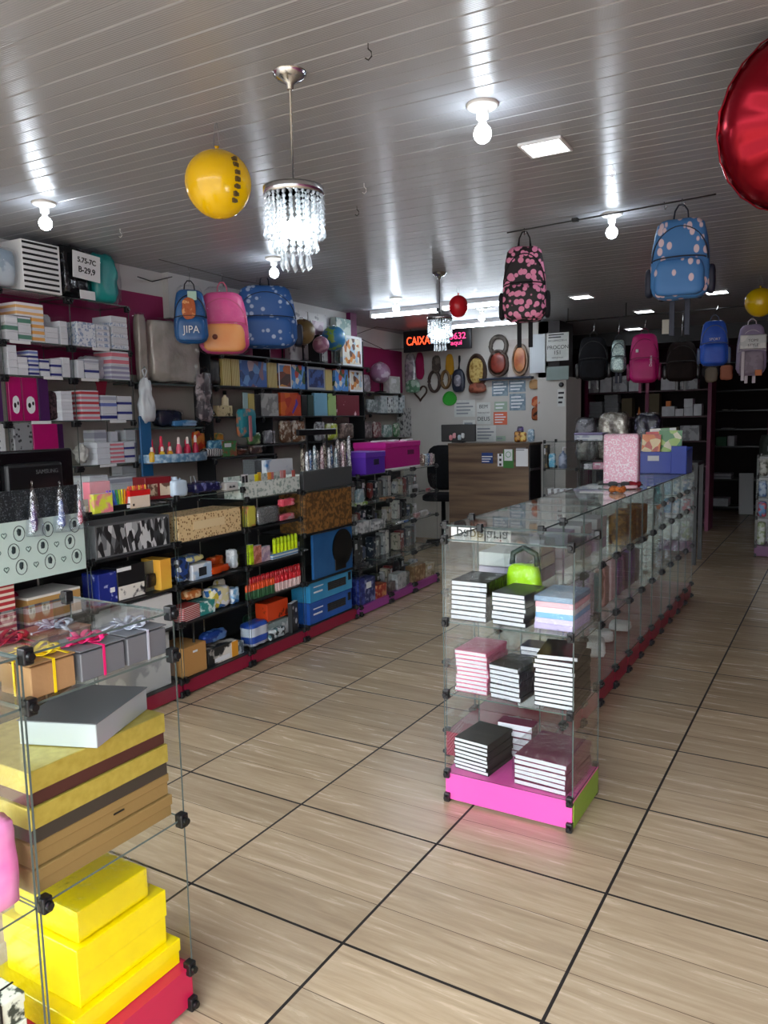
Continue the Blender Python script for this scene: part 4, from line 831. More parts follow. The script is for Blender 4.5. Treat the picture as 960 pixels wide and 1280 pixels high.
carton(FL, 'carton', 'grey green box holding up the orange red one', 'box', 334, 776, 361, .096, .12, M('greygreen_box', '8a9a98', 'c8d0d0', 'noise', 14, .45), u=-.05)
pouch(FL, 'detergent_bag', 'blue-topped white speckled bag on the crimson deck', 'bag', 313, 776, 339, .096, .12, M('blue_white_bag', 'd0d8e6', '2a50b0', 'wz', 3.2, .35, th=.6, soft=.05), p=7, u=-.015)
pouch(FL, 'toy_bag', 'green and dark bag behind the blue-topped white one', 'bag', 312, 766, 332, .096, .08, M('green_dark_bag', '2a5a40', '16241c', 'noise', 14, .4), p=7, u=-.16)
pouch(FL, 'toy_bag', 'white and teal clear pack low on the crimson deck', 'bag', 338, 784, 360, .096, .06, M('white_teal_bag', 'c0ccd0', pat='multi', s=40, rough=.3, cols=['c0ccd0', '4a7a80', 'e0e4e6', '2a3a3e']), p=7, u=-.012)
bookface(FL, 'card_game', 'white pack printed with a black leaf flower standing askew on the crimson deck', 'pack', 362, 752, 379, .096, M('bw_flower', 'e0e2e0', '1c1e20', 'dots', 16, .4, th=.3, soft=.03), .03, u=-.02, rz=.25)
# --- cell: keyboards
GRB = M('grey_board', '4a4e50', rough=.6)
carton(FL, 'board_stack', 'plain grey board standing on the counter above the brown flowered box', 'board', 379, 586, 440, 1.036, .03, GRB, u=-.02)
carton(FL, 'gift_carton', 'tan box printed with dark brown flowers in the counter', 'box', 381, 612, 441, .741, .22, M('brown_flowers', '9a6c36', '5e4222', 'noise', 34, .6, th=.5, soft=.05), u=-.008)
for i, (x0, x1, yt, yb, c, c2, l) in enumerate(((366, 375, 678, 700, 'd0d2d4', '6a7078', 'small white boxed gadget'), (377, 386, 700, 716, '2a2d30', '8a8f94', 'small black boxed gadget'))):
    carton(FL, 'gadget_box', l+' at the edge of the blue mouse pad pack', 'box', x0, yt, x1, .626, .06, M('gad_%d' % i, c, c2, 'noise', 30, .4), u=-.01 if i else -.08)
MP = M('mousepad_blue', '2f6ea8', '1f5590', 'noise', 6, .35, soft=.3)
o = bookface(FL, 'mouse_pad_pack', 'blue mouse pad pack with a black rounded pad', 'pack', 391, 663, 441, .406, MP, .02, u=-.012)
v, w, h = FL.slot(-.012, 391, 663, 441, .406)
b = B(); lathe(b, [(w*.26, 0), (w*.26, .006), (.001, .006)], 24, (w*.22, -.018, h*.56), 0, 'y'); box(b, w*.02, w*.3, -.018, -.011, h*.05, h*.35, 0, .02, 2); O('black_pad', b, BLACK, o)
for i, (yt, z, c, c2, l) in enumerate(((752, .096, '1f4aa0', '2a6ac0', 'darker blue keyboard box on the crimson deck'), (718, .25, '2a8ac0', '4aa8d8', 'bright blue keyboard box on top of the darker one'))):
    o = carton(FL, 'keyboard_box', l, 'box', 387 if i == 0 else 389, yt, 440, z, .16, M('kb_%d' % i, c, c2, 'noise', 5, .35, soft=.3), u=-.012, geo=(*FL.slot(-.012, 387, yt, 440, z)[:2], .152))
    w = FL.slot(-.012, 387, yt, 440, z)[1]
    b = B(); box(b, -w*.1, w*.34, -.0835, -.0795, .045, .105, 0, .003); O('keyboard_picture', b, M('keys_pic', '15171a', '4a4e54', 'grid', 70, .4, th=.5), o)
    b = B(); box(b, w*.4, w*.47, -.083, -.0795, .07, .13, 0, .008, 2); O('mouse_picture', b, BLACK, o)
    b = B(); box(b, -w*.42, -w*.22, -.0812, -.0795, .06, .072); box(b, -w*.42, -w*.2, -.0812, -.0795, .10, .108); O('white_lettering', b, CARD, o)
# --- purple cells
def many(F, z, lst, u=-.02, where=''):
    for i, q in enumerate(lst):
        kind, x0, yt, x1, c, c2, l = q; m = M('g_%s_%s' % (c, c2), c, c2, 'noise', 22, .35, th=.55, soft=.06)
        lab = l+' '+where
        if kind == 'c': carton(F, 'carton', lab, 'box', x0, yt, x1, z, .09, m, u=u, mark=[(.15, .6, .6, .85, CARD)] if i % 2 else None)
        elif kind == 'p': pouch(F, 'packet', lab, 'packet', x0, yt, x1, z, .05, m, u=u, p=6, film=FILM)
        elif kind == 'b': blister(F, 'gadget_pack', lab, 'gadget pack', x0, yt, x1, z, m, BLACK, u=u)
        elif kind == 'k': bookface(F, 'book', lab, 'book', x0, yt, x1, z, m, .025, u=u)
many(FL, .861, [('c', 444, 628, 460, 'd8e2d0', '8ab040', 'white and lime cable box'), ('b', 462, 634, 475, '6a6e70', '9a9ea0', 'grey cable pack'), ('c', 483, 622, 494, 'c07a50', 'e0c0a0', 'orange and pale lamp box'), ('b', 497, 622, 510, '33363a', '6a6e72', 'black adapter pack'), ('b', 512, 606, 527, 'd8dadc', 'b0b4b8', 'white framed cable pack'), ('b', 537, 610, 544, 'c05a68', 'e090a0', 'narrow red cable pack'), ('p', 448, 610, 458, '9ab4c0', 'd0dce0', 'pale blue bulb packet'), ('b', 528, 618, 536, '24272a', '50545a', 'narrow black cable pack')], where='on the top shelf of the purple-based counters')
many(FL, .641, [('c', 446, 652, 464, 'd0d4d6', '8a9094', 'white spotted box'), ('c', 466, 650, 485, 'c8ccce', '70767a', 'wide white box with dark dots'), ('b', 447, 676, 466, '16181a', '7a7e82', 'black remote control pack'), ('b', 470, 668, 486, '5a625c', '8a928c', 'grey calculator pack'), ('b', 487, 664, 499, '6a7060', 'a0a890', 'olive calculator pack'), ('k', 500, 656, 505, 'e8ecee', 'c0c8d0', 'white folder'), ('k', 506, 656, 511, '2a5aa8', '4a7ac8', 'blue folder'), ('k', 512, 660, 519, 'a8b4c4', '6a86a8', 'grey blue folder'), ('p', 521, 640, 527, 'b08a8a', 'd0c0c0', 'rosy bottle packet'), ('p', 528, 637, 537, 'b8bab8', 'e0e0de', 'pale grey bottle packet'), ('p', 538, 640, 545, '8a8e90', 'b0b2b2', 'dim grey bottle packet')], where='on the middle shelf of the purple-based counters')
many(FL, .361, [('b', 448, 705, 466, '2a2e32', '5a6066', 'black headset pack'), ('b', 471, 702, 486, '2f3436', '6a7072', 'dark charger pack'), ('p', 489, 698, 506, '7a8080', 'b0b6b4', 'grey cable bag'), ('b', 508, 694, 524, '3a3e40', '7a7e80', 'charcoal charger pack'), ('b', 527, 690, 544, '4a4c48', '80827c', 'olive grey charger pack')], where='on the lower shelf of the purple-based counters')
many(FL, .076, [('c', 446, 724, 456, '1f2a78', '4a5aa8', 'narrow navy box'), ('c', 456, 722, 469, '22306a', '8a94c0', 'navy box with a white flash'), ('c', 471, 730, 484, 'a8302a', 'd8a070', 'red printed box'), ('p', 486, 726, 496, '6a5a5a', 'a09090', 'mauve packet'), ('c', 497, 716, 508, 'b8bcbc', '8a9090', 'pale grey box'), ('p', 509, 712, 516, '5a5e58', '9a9e96', 'olive packet'), ('c', 518, 706, 532, '8a6a48', 'c8b088', 'brown and cream box'), ('c', 533, 704, 546, 'c8c0a8', '8a805a', 'cream box with a hook card')], where='on the deck of the purple-based counters')
# second rank of goods behind the front ones
FILLC = ['c8ccce', '3a3d40', '8a8e90', 'e0e2e2', '22252a', '6a7074', 'd0c8b8', '4a5a78', 'b0b8bc', '8a3a3a', '5a6450', 'e8e8e4', '2f3a4a']
for ci, ((a, c), cn) in enumerate(zip(((3.19, 3.68), (3.70, 4.12), (4.14, 4.62)), ('first', 'middle', 'last'))):
    for si, (z, hm, sn) in enumerate(((.076, .2, 'deck'), (.361, .2, 'lower shelf'), (.641, .16, 'middle shelf'), (.861, .17, 'top shelf'))):
        n = 6
        for i in range(n):
            k = (ci*7+si*5+i*3) % 13; wd = (c-a-.07)/n; h = hm*(.6+.4*((k*5) % 7)/6)
            m = M('fill_%d' % k, FILLC[k], FILLC[(k+4) % 13], 'noise', 26, .35, th=.6, soft=.04)
            v = a+.035+wd*(i+.5)
            if (i+si) % 3: carton(FL, 'carton', f'small boxed accessory in the back rank, {sn} of the {cn} purple-based counter', 'box', 0, 0, 0, z, .07, m, u=-.19, geo=(v, wd*.9, h), group='back rank of accessories', mark=[(.15, .7, .6, .85, CARD)] if i % 2 else None)
            else: O('packet', pillow(B(), wd*.9, .05, h, 6, 5, .006, k), m, None, FL.w(-.22, v, z), (0, 0, FL.rz), label=f'small packed accessory in the back rank, {sn} of the {cn} purple-based counter', cat='packet', group='back rank of accessories')
# on top of the purple counters
o = T('storage_box', 'purple card storage box with a hand hole on the counter', 'storage box', FL.w(-.13, 3.50, 1.091), FL.rz)
b = B(); box(b, -.155, .155, -.12, .12, 0, .15, 0, .003); O('box_body', b, M('purple_card', '5a2ab0', rough=.5), o)
b = B(); box(b, -.16, .16, -.125, .125, .13, .175, 0, .003); O('lid', b, M('purple_lid', '6a35bc', rough=.5), o)
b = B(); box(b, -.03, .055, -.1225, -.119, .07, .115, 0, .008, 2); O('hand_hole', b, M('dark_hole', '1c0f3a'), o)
o = T('storage_box', 'magenta card storage box on the counter behind the purple one', 'storage box', FL.w(-.20, 4.10, 1.092), FL.rz)
b = B(); box(b, -.36, .28, -.15, .15, .02, .2, 0, .003); O('box_body', b, M('magenta_card', 'c0138a', rough=.45), o)
b = B(); box(b, -.365, .285, -.155, .155, .19, .235, 0, .003); O('lid', b, M('magenta_lid', 'cf1a96', rough=.45), o)
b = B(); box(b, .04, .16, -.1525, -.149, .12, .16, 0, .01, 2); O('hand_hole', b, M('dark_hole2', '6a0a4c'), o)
b = B(); box(b, -.36, .3, -.152, .16, 0, .02, 0, .002); O('white_foot', b, CARD, o)
for i, (x, w) in enumerate(((-.2, .09), (.0, .06), (.2, .1))):
    O('paper_slip', box(B(), -w, w, -.03, .03, 0, .012, 0, .002), CARD, None, FL.w(-.2+.03*i, 4.10+x, 1.3285), (0, 0, FL.rz+.1*i), label='white paper slip lying on the magenta box, '+['on its end towards the entrance', 'in its middle', 'on its end by the cash desk'][i], cat='paper')
# cellophane bundles of key rings and the black bar they hang from
o = T('hanging_bar_display', 'black bar stand with hanging key rings in cellophane on the counter', 'display stand', FL.w(-.19, 2.96, 1.036), FL.rz)
b = B(); box(b, -.26, .24, -.012, .012, .375, .42, 0, .004); O('black_bar', b, BLACK, o)
for s in (-1, 1): b = B(); box(b, s*.13-.006, s*.13+.006, .0, .01, 0, .385); O('bar_post', b, BLACK, o)
SPK = [M('spark_%d' % i, c, c2, 'noise', 70, .25, metal=.2, th=.52, soft=.05) for i, (c, c2) in enumerate((('9a9ca0', 'e4e6e8'), ('b8b0a0', '5a4a40'), ('8aa0a8', 'e8eef0'), ('4a6a9a', 'c8d4e0'), ('a88a90', 'f0e0e4'), ('7a7478', 'd8d0c8')))]
for i in range(14):
    v = 2.66+i*.047; hgt = .27+.05*((i*7) % 5)/5
    o = O('key_ring_bag', pillow(B(), .042, .05, hgt, 3.5, 6, .014, i, (0, 0, 0), 0, .25), SPK[i % 6], None, FL.w(-.085-.07*(i % 2), v, 1.037 if v < 3.115 else 1.0915), (0, 0, FL.rz), label='crinkled clear bag of small charms in the bunch along the counter before the purple box', cat='charm bag', group='charm bags on the counter')
    O('cellophane', pillow(B(), .048, .055, hgt+.02, 3.5, 6, .02, i+3, (0, 0, 0), 0, .3), FILM, o)
for i in range(5):
    O('charm_rack', pillow(B(), .044, .06, .12, 4, 6, .02, i+30), SPK[(i+1) % 6], None, FL.w(-.02, 4.45+.0*i+(-.08+.05*i), 1.092), (0, 0, FL.rz), label='small wired charms on the counter end by the cash desk', cat='charm bag', group='charms at the counter end')
O('metal_organizer', box(B(), -.1, .1, -.05, .05, 0, .22, 0, .004), M('grey_mesh', '5a6062', '3a3f42', 'grid', 90, .5, th=.5), None, FL.w(-.26, 2.33, 1.046), (0, 0, FL.rz), label='grey mesh organizer on the counter behind the patterned tray', cat='organizer')
carton(FL, 'carton', 'white and blue flat box before the grey mesh organizer', 'box', 333, 574, 366, 1.046, .05, M('whiteblue2', 'dce4ea', '3a80c0', 'noise', 7, .4, th=.62), u=-.17)

# ================================================================== glass shelving on the wall, bays of pads
US = -.88; SB = [(.47, .925), (.94, 1.385), (1.4, 1.85)]; SZ = [.72, 1.0, 1.27, 1.545, 1.80, 1.99, 2.27]
PRICE = M('white_price_strip', 'e4e6e6', rough=.5)
for k, (a, c) in enumerate(SB):
    w = c-a; o = T('wall_shelf', 'glass wall shelf bay with black clips '+['at the picture edge, over the monitor', 'behind the panel of key ring bags', 'next to the hanging white bag'][k], 'shelf unit', FL.w(US-.13, (a+c)/2, 0), FL.rz, 'glass bays on the wall')
    REG.append((FL, US-.3, US+.04, a+.012, c-.012, SZ, .008))
    for i, z in enumerate(SZ):
        b = B(); pane(b, -w/2, w/2, -.13, .13, z-.007, z-.0005); O('shelf', b, [GLASS, EDGE], o)
        for s in (-1, 1):
            OM('connector', clip_mesh(), o, (s*(w/2-.006), -.122, z-.020))
        if 0 < i < 6:
            b = B(); x = -.12+.1*((i+k) % 3); box(b, x-.06, x+.07, -.1335, -.1305, z-.018, z-.001); O('price_strip', b, PRICE, o)
    for s in ((-1, 1) if k == 2 else (-1,)):
        b = B(); pane(b, s*(w/2+.003)-.003, s*(w/2+.003)+.003, -.128, .13, .0, 2.265); O('side_pane', b, [GLASS, EDGE], o)
C = {n: M('wrap_'+n, c, rough=.5) for n, c in dict(w='e6eaee', navy='252c78', blue='6a78b8', red='b8343a', pink='d87a88', green='5a8a78', orange='e0a860', grey='a8acba', lav='9a98b4').items()}
N_ = None
row = 'on the highest pad shelf'
pads(FL, -14, 376, 5, 1.99, 5, .16, 'cream pad box at the picture edge '+row, [C['orange'], N_], US)
pads(FL, 6, 394, 22, 1.99, 3, .16, 'white and green pad box '+row, [N_, C['green'], C['w']], US)
pads(FL, 22.5, 396, 39, 1.99, 3, .16, 'white and green pad box beside the orange ones '+row, [C['green'], N_, C['green']], US)
pads(FL, 40, 396, 55, 1.99, 4, .16, 'orange printed pad box '+row, [C['orange']], US)
carton(FL, 'pad_box', 'orange and white box lying across the green and orange pads', 'box', 20, 379, 54, 2.127, .16, M('orange_white', 'e8e6ea', 'e8b878', 'wz', 9, .5, th=.6), u=US, geo=(FL.slot(US, 20, 379, 54, 2.13)[0], FL.slot(US, 20, 379, 54, 2.13)[1], .075))
pads(FL, 56, 409, 73, 1.99, 3, .14, 'white pad beside the orange ones '+row, [N_], US)
pouch(FL, 'clear_bag', 'clear bag of white pads behind the small white stack '+row, 'bag', 56, 391, 72, 1.99, .1, M('whitegrey', 'c8ccd2', 'e8eaec', 'noise', 10, .3), u=US-.12, film=FILM)
pads(FL, 75, 402, 94, 1.99, 4, .18, 'large white pad at the clip '+row, [N_], US)
BT = M('blue_small_print', 'dfe5ec', '8fa4c4', 'noise', 70, .5, th=.55, soft=.05)
carton(FL, 'pad_box', 'white box with small blue print '+row, 'box', 96, 403, 119, 1.99, .16, BT, u=US)
pads(FL, 120, 406, 137, 1.99, 4, .16, 'white pad with fine blue print '+row, [BT], US)
pads(FL, 139, 396, 164, 1.99, 6, .17, 'white pad of the tall bay-end stack '+row, [BT, N_], US)
row = 'on the second pad shelf'
pads(FL, -10, 428, 7, 1.80, 3, .16, 'white pad at the picture edge '+row, [N_], US)
pads(FL, 9, 431, 21, 1.80, 4, .16, 'white pad beside the black clip '+row, [N_], US)
pads(FL, 22, 446, 35, 1.80, 3, .16, 'pale pad of the low stack '+row, [N_, C['w']], US)
pads(FL, 36, 438, 48, 1.80, 6, .16, 'blue striped pad '+row, [C['navy'], C['blue']], US)
pads(FL, 50, 449, 62, 1.80, 4, .15, 'white and navy pad '+row, [N_, C['navy']], US)
pads(FL, 64, 449, 77, 1.80, 4, .15, 'white and navy pad beside the other navy ones '+row, [C['navy'], N_], US)
pads(FL, 78, 447, 94, 1.80, 3, .16, 'plain white pad before the second clip '+row, [N_], US)
pads(FL, 97, 450, 105, 1.80, 1, .16, 'upright white pad '+row, [N_], US)
pads(FL, 106, 449, 124, 1.80, 4, .15, 'navy banded white pad '+row, [N_, C['navy'], N_, C['grey']], US)
pouch(FL, 'clear_bag', 'clear bag of white pads lying over the navy banded ones', 'bag', 108, 443, 136, 1.80, .12, M('clear_white', 'b8bec6', 'd8dce2', 'noise', 8, .3), u=US-.06, film=FILM)
pads(FL, 139, 457, 168, 1.80, 3, .17, 'lavender grey pad '+row, [C['lav']], US)
pads(FL, 139, 437, 166, 1.80+FL.slot(US, 139, 457, 168, 1.80)[2]+.001, 2, .16, 'pink pad lying on the lavender ones', [C['pink']], US)
row = 'on the third pad shelf'
MF = M('magenta_folder', 'b80f6a', 'a00c5c', 'noise', 8, .3, soft=.3); PF = M('purple_folder', '4a1f58', rough=.35)
for i, (x0, x1, mt) in enumerate(((-30, 9, PF), (10, 26, MF), (27, 46, MF), (47, 60, PF))):
    o = bookface(FL, 'folder', ['purple cartoon folder at the picture edge', 'narrow magenta folder with white blobs', 'magenta folder with a big white blob', 'purple folder leaning against the magenta ones'][i]+' '+row, 'folder', x0, 470+i, x1, 1.545, mt, .03, u=US-.01*i)
    v, w, h = FL.slot(US, x0, 471, x1, 1.545)
    if i < 3:
        b = B(); pillow(b, w*.62, .004, h*.42, 2.3, 6, .004, i, (.0, -.016, h*.16)); oo = O('white_motif', b, CARD, o)
        b = B(); pillow(b, w*.2, .003, h*.12, 2, 5, 0, 0, (-w*.1, -.018, h*.3)); pillow(b, w*.14, .003, h*.09, 2, 5, 0, 0, (w*.14, -.018, h*.36)); O('black_spots', b, BLACK, oo)
pouch(FL, 'soft_toy', 'dark fuzzy bundle between the purple folder and white pads', 'bundle', 62, 487, 76, 1.545, .1, M('dark_fuzz', '2a2024', '4a383c', 'noise', 60, .9), u=US-.03)
pads(FL, 76, 489, 98, 1.545, 8, .18, 'white pad of the tall plain stack '+row, [N_, N_, C['w']], US)
pads(FL, 101, 488, 124, 1.545, 6, .17, 'red banded pad '+row, [C['pink'], C['red']], US)
pads(FL, 126, 494, 146, 1.545, 4, .16, 'pale blue pad with navy edge '+row, [C['navy'], N_, C['blue'], C['grey']], US)
pads(FL, 147, 495, 166, 1.545, 5, .17, 'navy and white banded pad '+row, [N_, C['navy']], US)
row = 'on the fourth pad shelf'
for i, (x0, x1, yt, c, c2, l) in enumerate(((-25, -2, 528, '5a5c60', 'b0b2b4', 'grey patterned'), (-1, 16, 530, '6a6c70', 'c8caca', 'silver patterned'), (17, 40, 529, '2a2b2e', '8a8c8e', 'black patterned'))):
    bookface(FL, 'album', l+' album above the monitor '+row, 'album', x0, yt, x1, 1.27, M('alb_%d' % i, c, c2, 'dots', 40, .4, th=.3), .04, u=US)
bookface(FL, 'album', 'magenta album with a purple edge above the monitor '+row, 'album', 41, 530, 72, 1.27, MF, .04, u=US)
bookface(FL, 'album', 'purple album leaning behind the magenta one '+row, 'album', 66, 530, 79, 1.27, PF, .03, u=US-.05)
pouch(FL, 'white_bag', 'crumpled white plastic bag beside the monitor '+row, 'bag', 100, 552, 118, 1.27, .12, M('white_crumple', 'd8d6d0', 'b0aea8', 'noise', 20, .5, bump=.5), u=US, wob=.03, p=3)
pads(FL, 121, 553, 138, 1.27, 4, .16, 'white pad beside the crumpled bag '+row, [N_], US)
pads(FL, 139, 553, 155, 1.27, 5, .16, 'pink pad '+row, [C['pink']], US)
pads(FL, 156, 552, 171, 1.27, 5, .17, 'white and navy pad '+row, [N_, C['navy']], US)
pads(FL, 117, 537, 133, 1.27+.0, 3, .1, 'grey pad of the stack behind '+row, [C['grey'], N_], US-.15)
pads(FL, 139, 539, 156, 1.27+.0, 3, .1, 'pale pad of the middle stack behind '+row, [N_, C['navy'], N_], US-.15)
pads(FL, 157, 537, 171, 1.27+.0, 3, .1, 'lavender pad of the stack behind '+row, [N_, C['lav']], US-.15)
row = 'on the lowest pad shelf'
pads(FL, 112, 594, 136, 1.0, 4, .16, 'white pad behind the counter pens '+row, [N_, C['w']], US)
pads(FL, 138, 596, 172, 1.0, 4, .16, 'wide white and grey pad '+row, [N_, C['grey']], US)
pads(FL, 153, 582, 171, 1.0, 5, .1, 'white pad of the stack behind '+row, [N_], US-.14)
o = O('hanging_pennant', prism(B(), [(-.045, .0), (.045, 0), (.02, -.1), (-.03, -.11)], -.002, .002), M('maroon_cloth', '7a1a30', rough=.8), None, FL.w(US-.06, 1.65, 1.79), (0, 0, FL.rz), label='dark red cloth pennant hanging under the second pad shelf', cat='pennant')
# top shelf
ZTOP = 2.27
pouch(FL, 'bedding_bag', 'pale blue clear bag of bedding on the top shelf at the picture edge', 'bag', -40, 303, 24, ZTOP, .22, M('paleblue_bag', '9fb2c2', 'c8d4dc', 'noise', 9, .3), film=FILM, p=7, u=US+.02)
STR = M('black_white_stripe', 'eceeee', '141517', 'wz', 6.6, .5, th=.5, soft=.02)
o = carton(FL, 'striped_box', 'large black and white striped box on the top shelf', 'box', 27, 303, 74, ZTOP, .22, M('white_card2', 'e8eaea', rough=.5), u=US+.02)
v, w, h = FL.slot(US+.02, 27, 303, 74, ZTOP)
b = B()
for i in range(9): z = .012+i*h/9.1; box(b, -w/2+.002, w/2-.016, -.1115, -.109, z, z+h*.045)
O('black_stripes', b, BLACK, o)
pouch(FL, 'black_bag', 'crinkled black plastic bag on the top shelf beside the striped box', 'bag', 77, 302, 115, ZTOP, .2, M('black_film_bag', '17181b', '5a5e64', 'noise', 18, .2, th=.66, soft=.06), p=6, wob=.025, u=US)
v, w, h = FL.slot(US+.01, 95, 320, 117, ZTOP)
zc = FL.px(US+.01, 106, 350)[1]; v1 = FL.px(US+.01, 106, 335)[0]
o = O('price_sign', box(B(), -.1, .1, -.002, .002, 0, .155), CARD, None, FL.w(US+.02, v1, zc), (0, .06, FL.rz), label='white handwritten price sign on the black bag on the top shelf', cat='sign')
text('5.75-7C', .042, BLACK, o, (0, -.0025, .108), sx=1.0, bold=.001); text('B-29,9', .048, BLACK, o, (0, -.0025, .052), sx=1.0, bold=.001)
o = O('price_ticket', box(B(), -.055, .055, -.002, .002, 0, .05), CARD, None, FL.w(US+.02, v1, ZTOP+.0), (0, 0, FL.rz), label='small white ticket at the foot of the black bag on the top shelf', cat='sign')
pouch(FL, 'teal_bag', 'teal bag in clear film on the top shelf', 'bag', 119, 312, 153, ZTOP, .2, M('teal_cloth', '1f9a98', '26b0aa', 'noise', 6, .35, soft=.3), p=5, wob=.03, film=FILM, u=US)
O('rolled_film', pillow(B(), .09, .12, .2, 4, 6, .03, 4), M('plum_film', '6a3a5a', '9a7a90', 'noise', 12, .3), None, FL.w(US-.12, 1.83, ZTOP), (0, 0, FL.rz), label='plum film roll behind the teal bag at the end of the top shelf', cat='roll')
# items hung at the bay end
o = O('hanging_white_bag', pillow(B(), .17, .1, .33, 3, 8, .03, 2, (0, 0, -.36), 0, .3), M('white_thin_plastic', 'dfe6e8', 'c8d0d4', 'noise', 8, .4, soft=.3, bump=.3, bs=25), None, FL.w(US-.02, 1.98, 1.87), (0, 0, FL.rz), label='white plastic bag hanging at the end of the pad shelves', cat='bag')
O('gathered_handles', tube(B(), [(0, 0, -.04), (-.02, 0, 0), (0, 0, .02), (.02, 0, 0), (0, 0, -.04)], .006, 6), 'white_thin_plastic', o)
O('blue_board', box(B(), -.05, .05, -.008, .008, 0, .62, 0, .004), M('petrol_blue', '1f5f90', rough=.45), None, FL.w(US-.02, 1.955, .95), (0, 0, FL.rz), label='narrow upright blue board at the end of the pad shelves', cat='board')
O('support_block', box(B(), -.05, .05, -.05, .05, 0, .95, 0, .004), CH, None, FL.w(US-.04, 1.955, 0), (0, 0, FL.rz), label='dark upright support under the blue board', cat='post')
# ================================================================== darker shelves beyond the pads
UE = -.95
def plank(label, v0, v1, z, d=.2, u=UE, mat=DARK, name='wall_shelf', clips=True, th=.012, hmax=.23):
    o = T(name, label, 'shelf', FL.w(u-d/2, (v0+v1)/2, z), FL.rz); w = v1-v0
    b = B(); box(b, -w/2, w/2, -d/2, d/2, -th, -.0005, 0, .001); O('board', b, mat, o)
    if clips:
        n = max(2, round(w/.5))
        for i in range(n): OM('connector', clip_mesh(), o, (-w/2+.03+i*(w-.06)/(n-1), -d/2+.006, -.022-th*.5))
    REG.append((FL, u-d, u, v0-.02, v1+.02, [z, z+hmax], .02)); return o
plank('dark wall shelf carrying the globes', 2.72, 4.98, 2.04, d=.26, u=UE+.06, hmax=.5)
plank('dark wall shelf carrying the board games', 2.72, 4.98, 1.80)
plank('dark wall shelf carrying the perfume and books', 2.72, 4.98, 1.565)
plank('narrow glass-edged wall shelf carrying the dark blue pack', 2.0, 2.6, 1.49, mat=[EDGE])
plank('dark low wall shelf behind the brush packs', 2.72, 4.98, 1.33)
for i, v in enumerate((2.71, 3.45, 4.2, 4.99)):
    O('shelf_upright', box(B(), -.004, .004, -.09, .09, 0, 2.3, 0, .001), DARK, None, FL.w(UE-.105, v, 0), (0, 0, FL.rz), label=['dark upright at the entrance end of the globe shelves', 'dark upright between the castle game and the sunset game', 'dark upright behind the pink globe', 'dark upright beside the plum pillar'][i], cat='post')
FILMBAG = M('pearl_bag', 'b4b0a0', 'e0dcd2', 'noise', 7, .22, metal=.08, soft=.25, bump=.9, bs=16)  # lighter noise tone puts glints of the crinkled film into the colour
plank('short glass shelf under the big clear pearly bags', 1.93, 2.68, 1.795, mat=[EDGE], hmax=.6)
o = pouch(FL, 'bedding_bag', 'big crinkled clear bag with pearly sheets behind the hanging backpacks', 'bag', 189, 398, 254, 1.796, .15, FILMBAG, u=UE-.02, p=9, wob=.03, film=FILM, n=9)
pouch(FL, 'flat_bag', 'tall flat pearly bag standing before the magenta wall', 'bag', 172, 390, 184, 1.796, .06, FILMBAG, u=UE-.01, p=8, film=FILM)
# globes
def globe(px, py, rp, u, mat, label, base=True, ztab=2.041):
    v, z = FL.px(u, px, py); dist = (Vector(FL.w(u, v, z))-CAM).dot(CF); r = rp*dist/FPX
    z = max(z, ztab+r+.03)
    o = T('globe', label, 'globe', FL.w(u, v, ztab), FL.rz)
    O('sphere', ball(B(), r, (0, 0, z-ztab), 1, 28, 18), mat, o)
    O('meridian_arm', tube(B(), [((r+.008)*math.cos(a), 0, z-ztab+(r+.008)*math.sin(a)) for a in [-PI/2+PI*i/14+.3 for i in range(15)]], .004, 6), CHROME, o)
    O('base', lathe(B(), [(r*.6, 0), (r*.6, .008), (r*.2, .016), (.008, .022), (.008, z-ztab-r)], 20), BLACK, o)
globe(352, 413, 11, UE-.03, M('globe_blue', '2f6fae', 'c8c080', 'noise', 14, .3, th=.58, soft=.03), 'blue globe half hidden by the blue backpack')
globe(378, 415, 16, UE-.02, M('globe_brown', '8a7448', '5a4a30', 'noise', 14, .35, th=.56, soft=.05), 'antique brown globe on the wall shelf')
globe(401, 431, 10.5, UE+.01, M('globe_pink', 'a8708a', 'd0a8b8', 'noise', 16, .35, th=.56, soft=.05), 'small pink globe between the brown and the blue ones')
globe(417, 423, 15.5, UE-.02, M('globe_sea', '3a84b8', '8fb84a', 'noise', 13, .3, th=.57, soft=.03), 'blue and green globe near the plum pillar')
WG = M('globe_box', 'd2d2d0', '6a6a70', 'noise', 11, .5, th=.6, soft=.05)
carton(FL, 'carton', 'white box printed with a dark globe behind the brown globe', 'box', 361, 384, 384, 2.041, .06, WG, u=UE-.135, mark=[(.25, .8, .3, .8, M('dark_round', '3a3034', '6a5a50', 'dots', 12, .4))])
carton(FL, 'carton', 'white box printed with a pink globe behind the small pink globe', 'box', 385, 382, 408, 2.041, .06, WG, u=UE-.135, mark=[(.2, .8, .3, .85, M('pink_round', '8a6a80', 'b8a0b0', 'dots', 12, .4))])
carton(FL, 'carton', 'tall pale green printed box standing by the plum pillar', 'box', 420, 379, 438, 2.041, .07, M('palegreen_box', 'c0ccc4', '7a9a94', 'noise', 12, .45, th=.52), u=UE-.12)
HORSE = M('horse_print', 'd8d4c8', pat='multi', s=22, rough=.4, cols=['e0dccc', 'b86a2a', '5a3018', 'd89040', 'a8c0d0'])
BLUEP = M('blue_print', '3a7ac0', pat='multi', s=22, rough=.4, cols=['4a8ad0', '7ab0e0', 'c04a3a', 'e0d8c8', '3a5a30'])
SUNS = M('sunset_print', 'c07a40', pat='multi', s=10, rough=.4, cols=['4a2a1c', 'c0682a', '5a8ac0', '7a3a20', 'e0a050'], st=(.6, 1, 1.4))
NAVYP = M('navy_print', '1f2a5a', '3a5a9a', 'noise', 16, .35)
CREAM = M('cream_slat', 'd8cc8a', 'a88a3a', 'wx', 22, .5, th=.6, soft=.1)
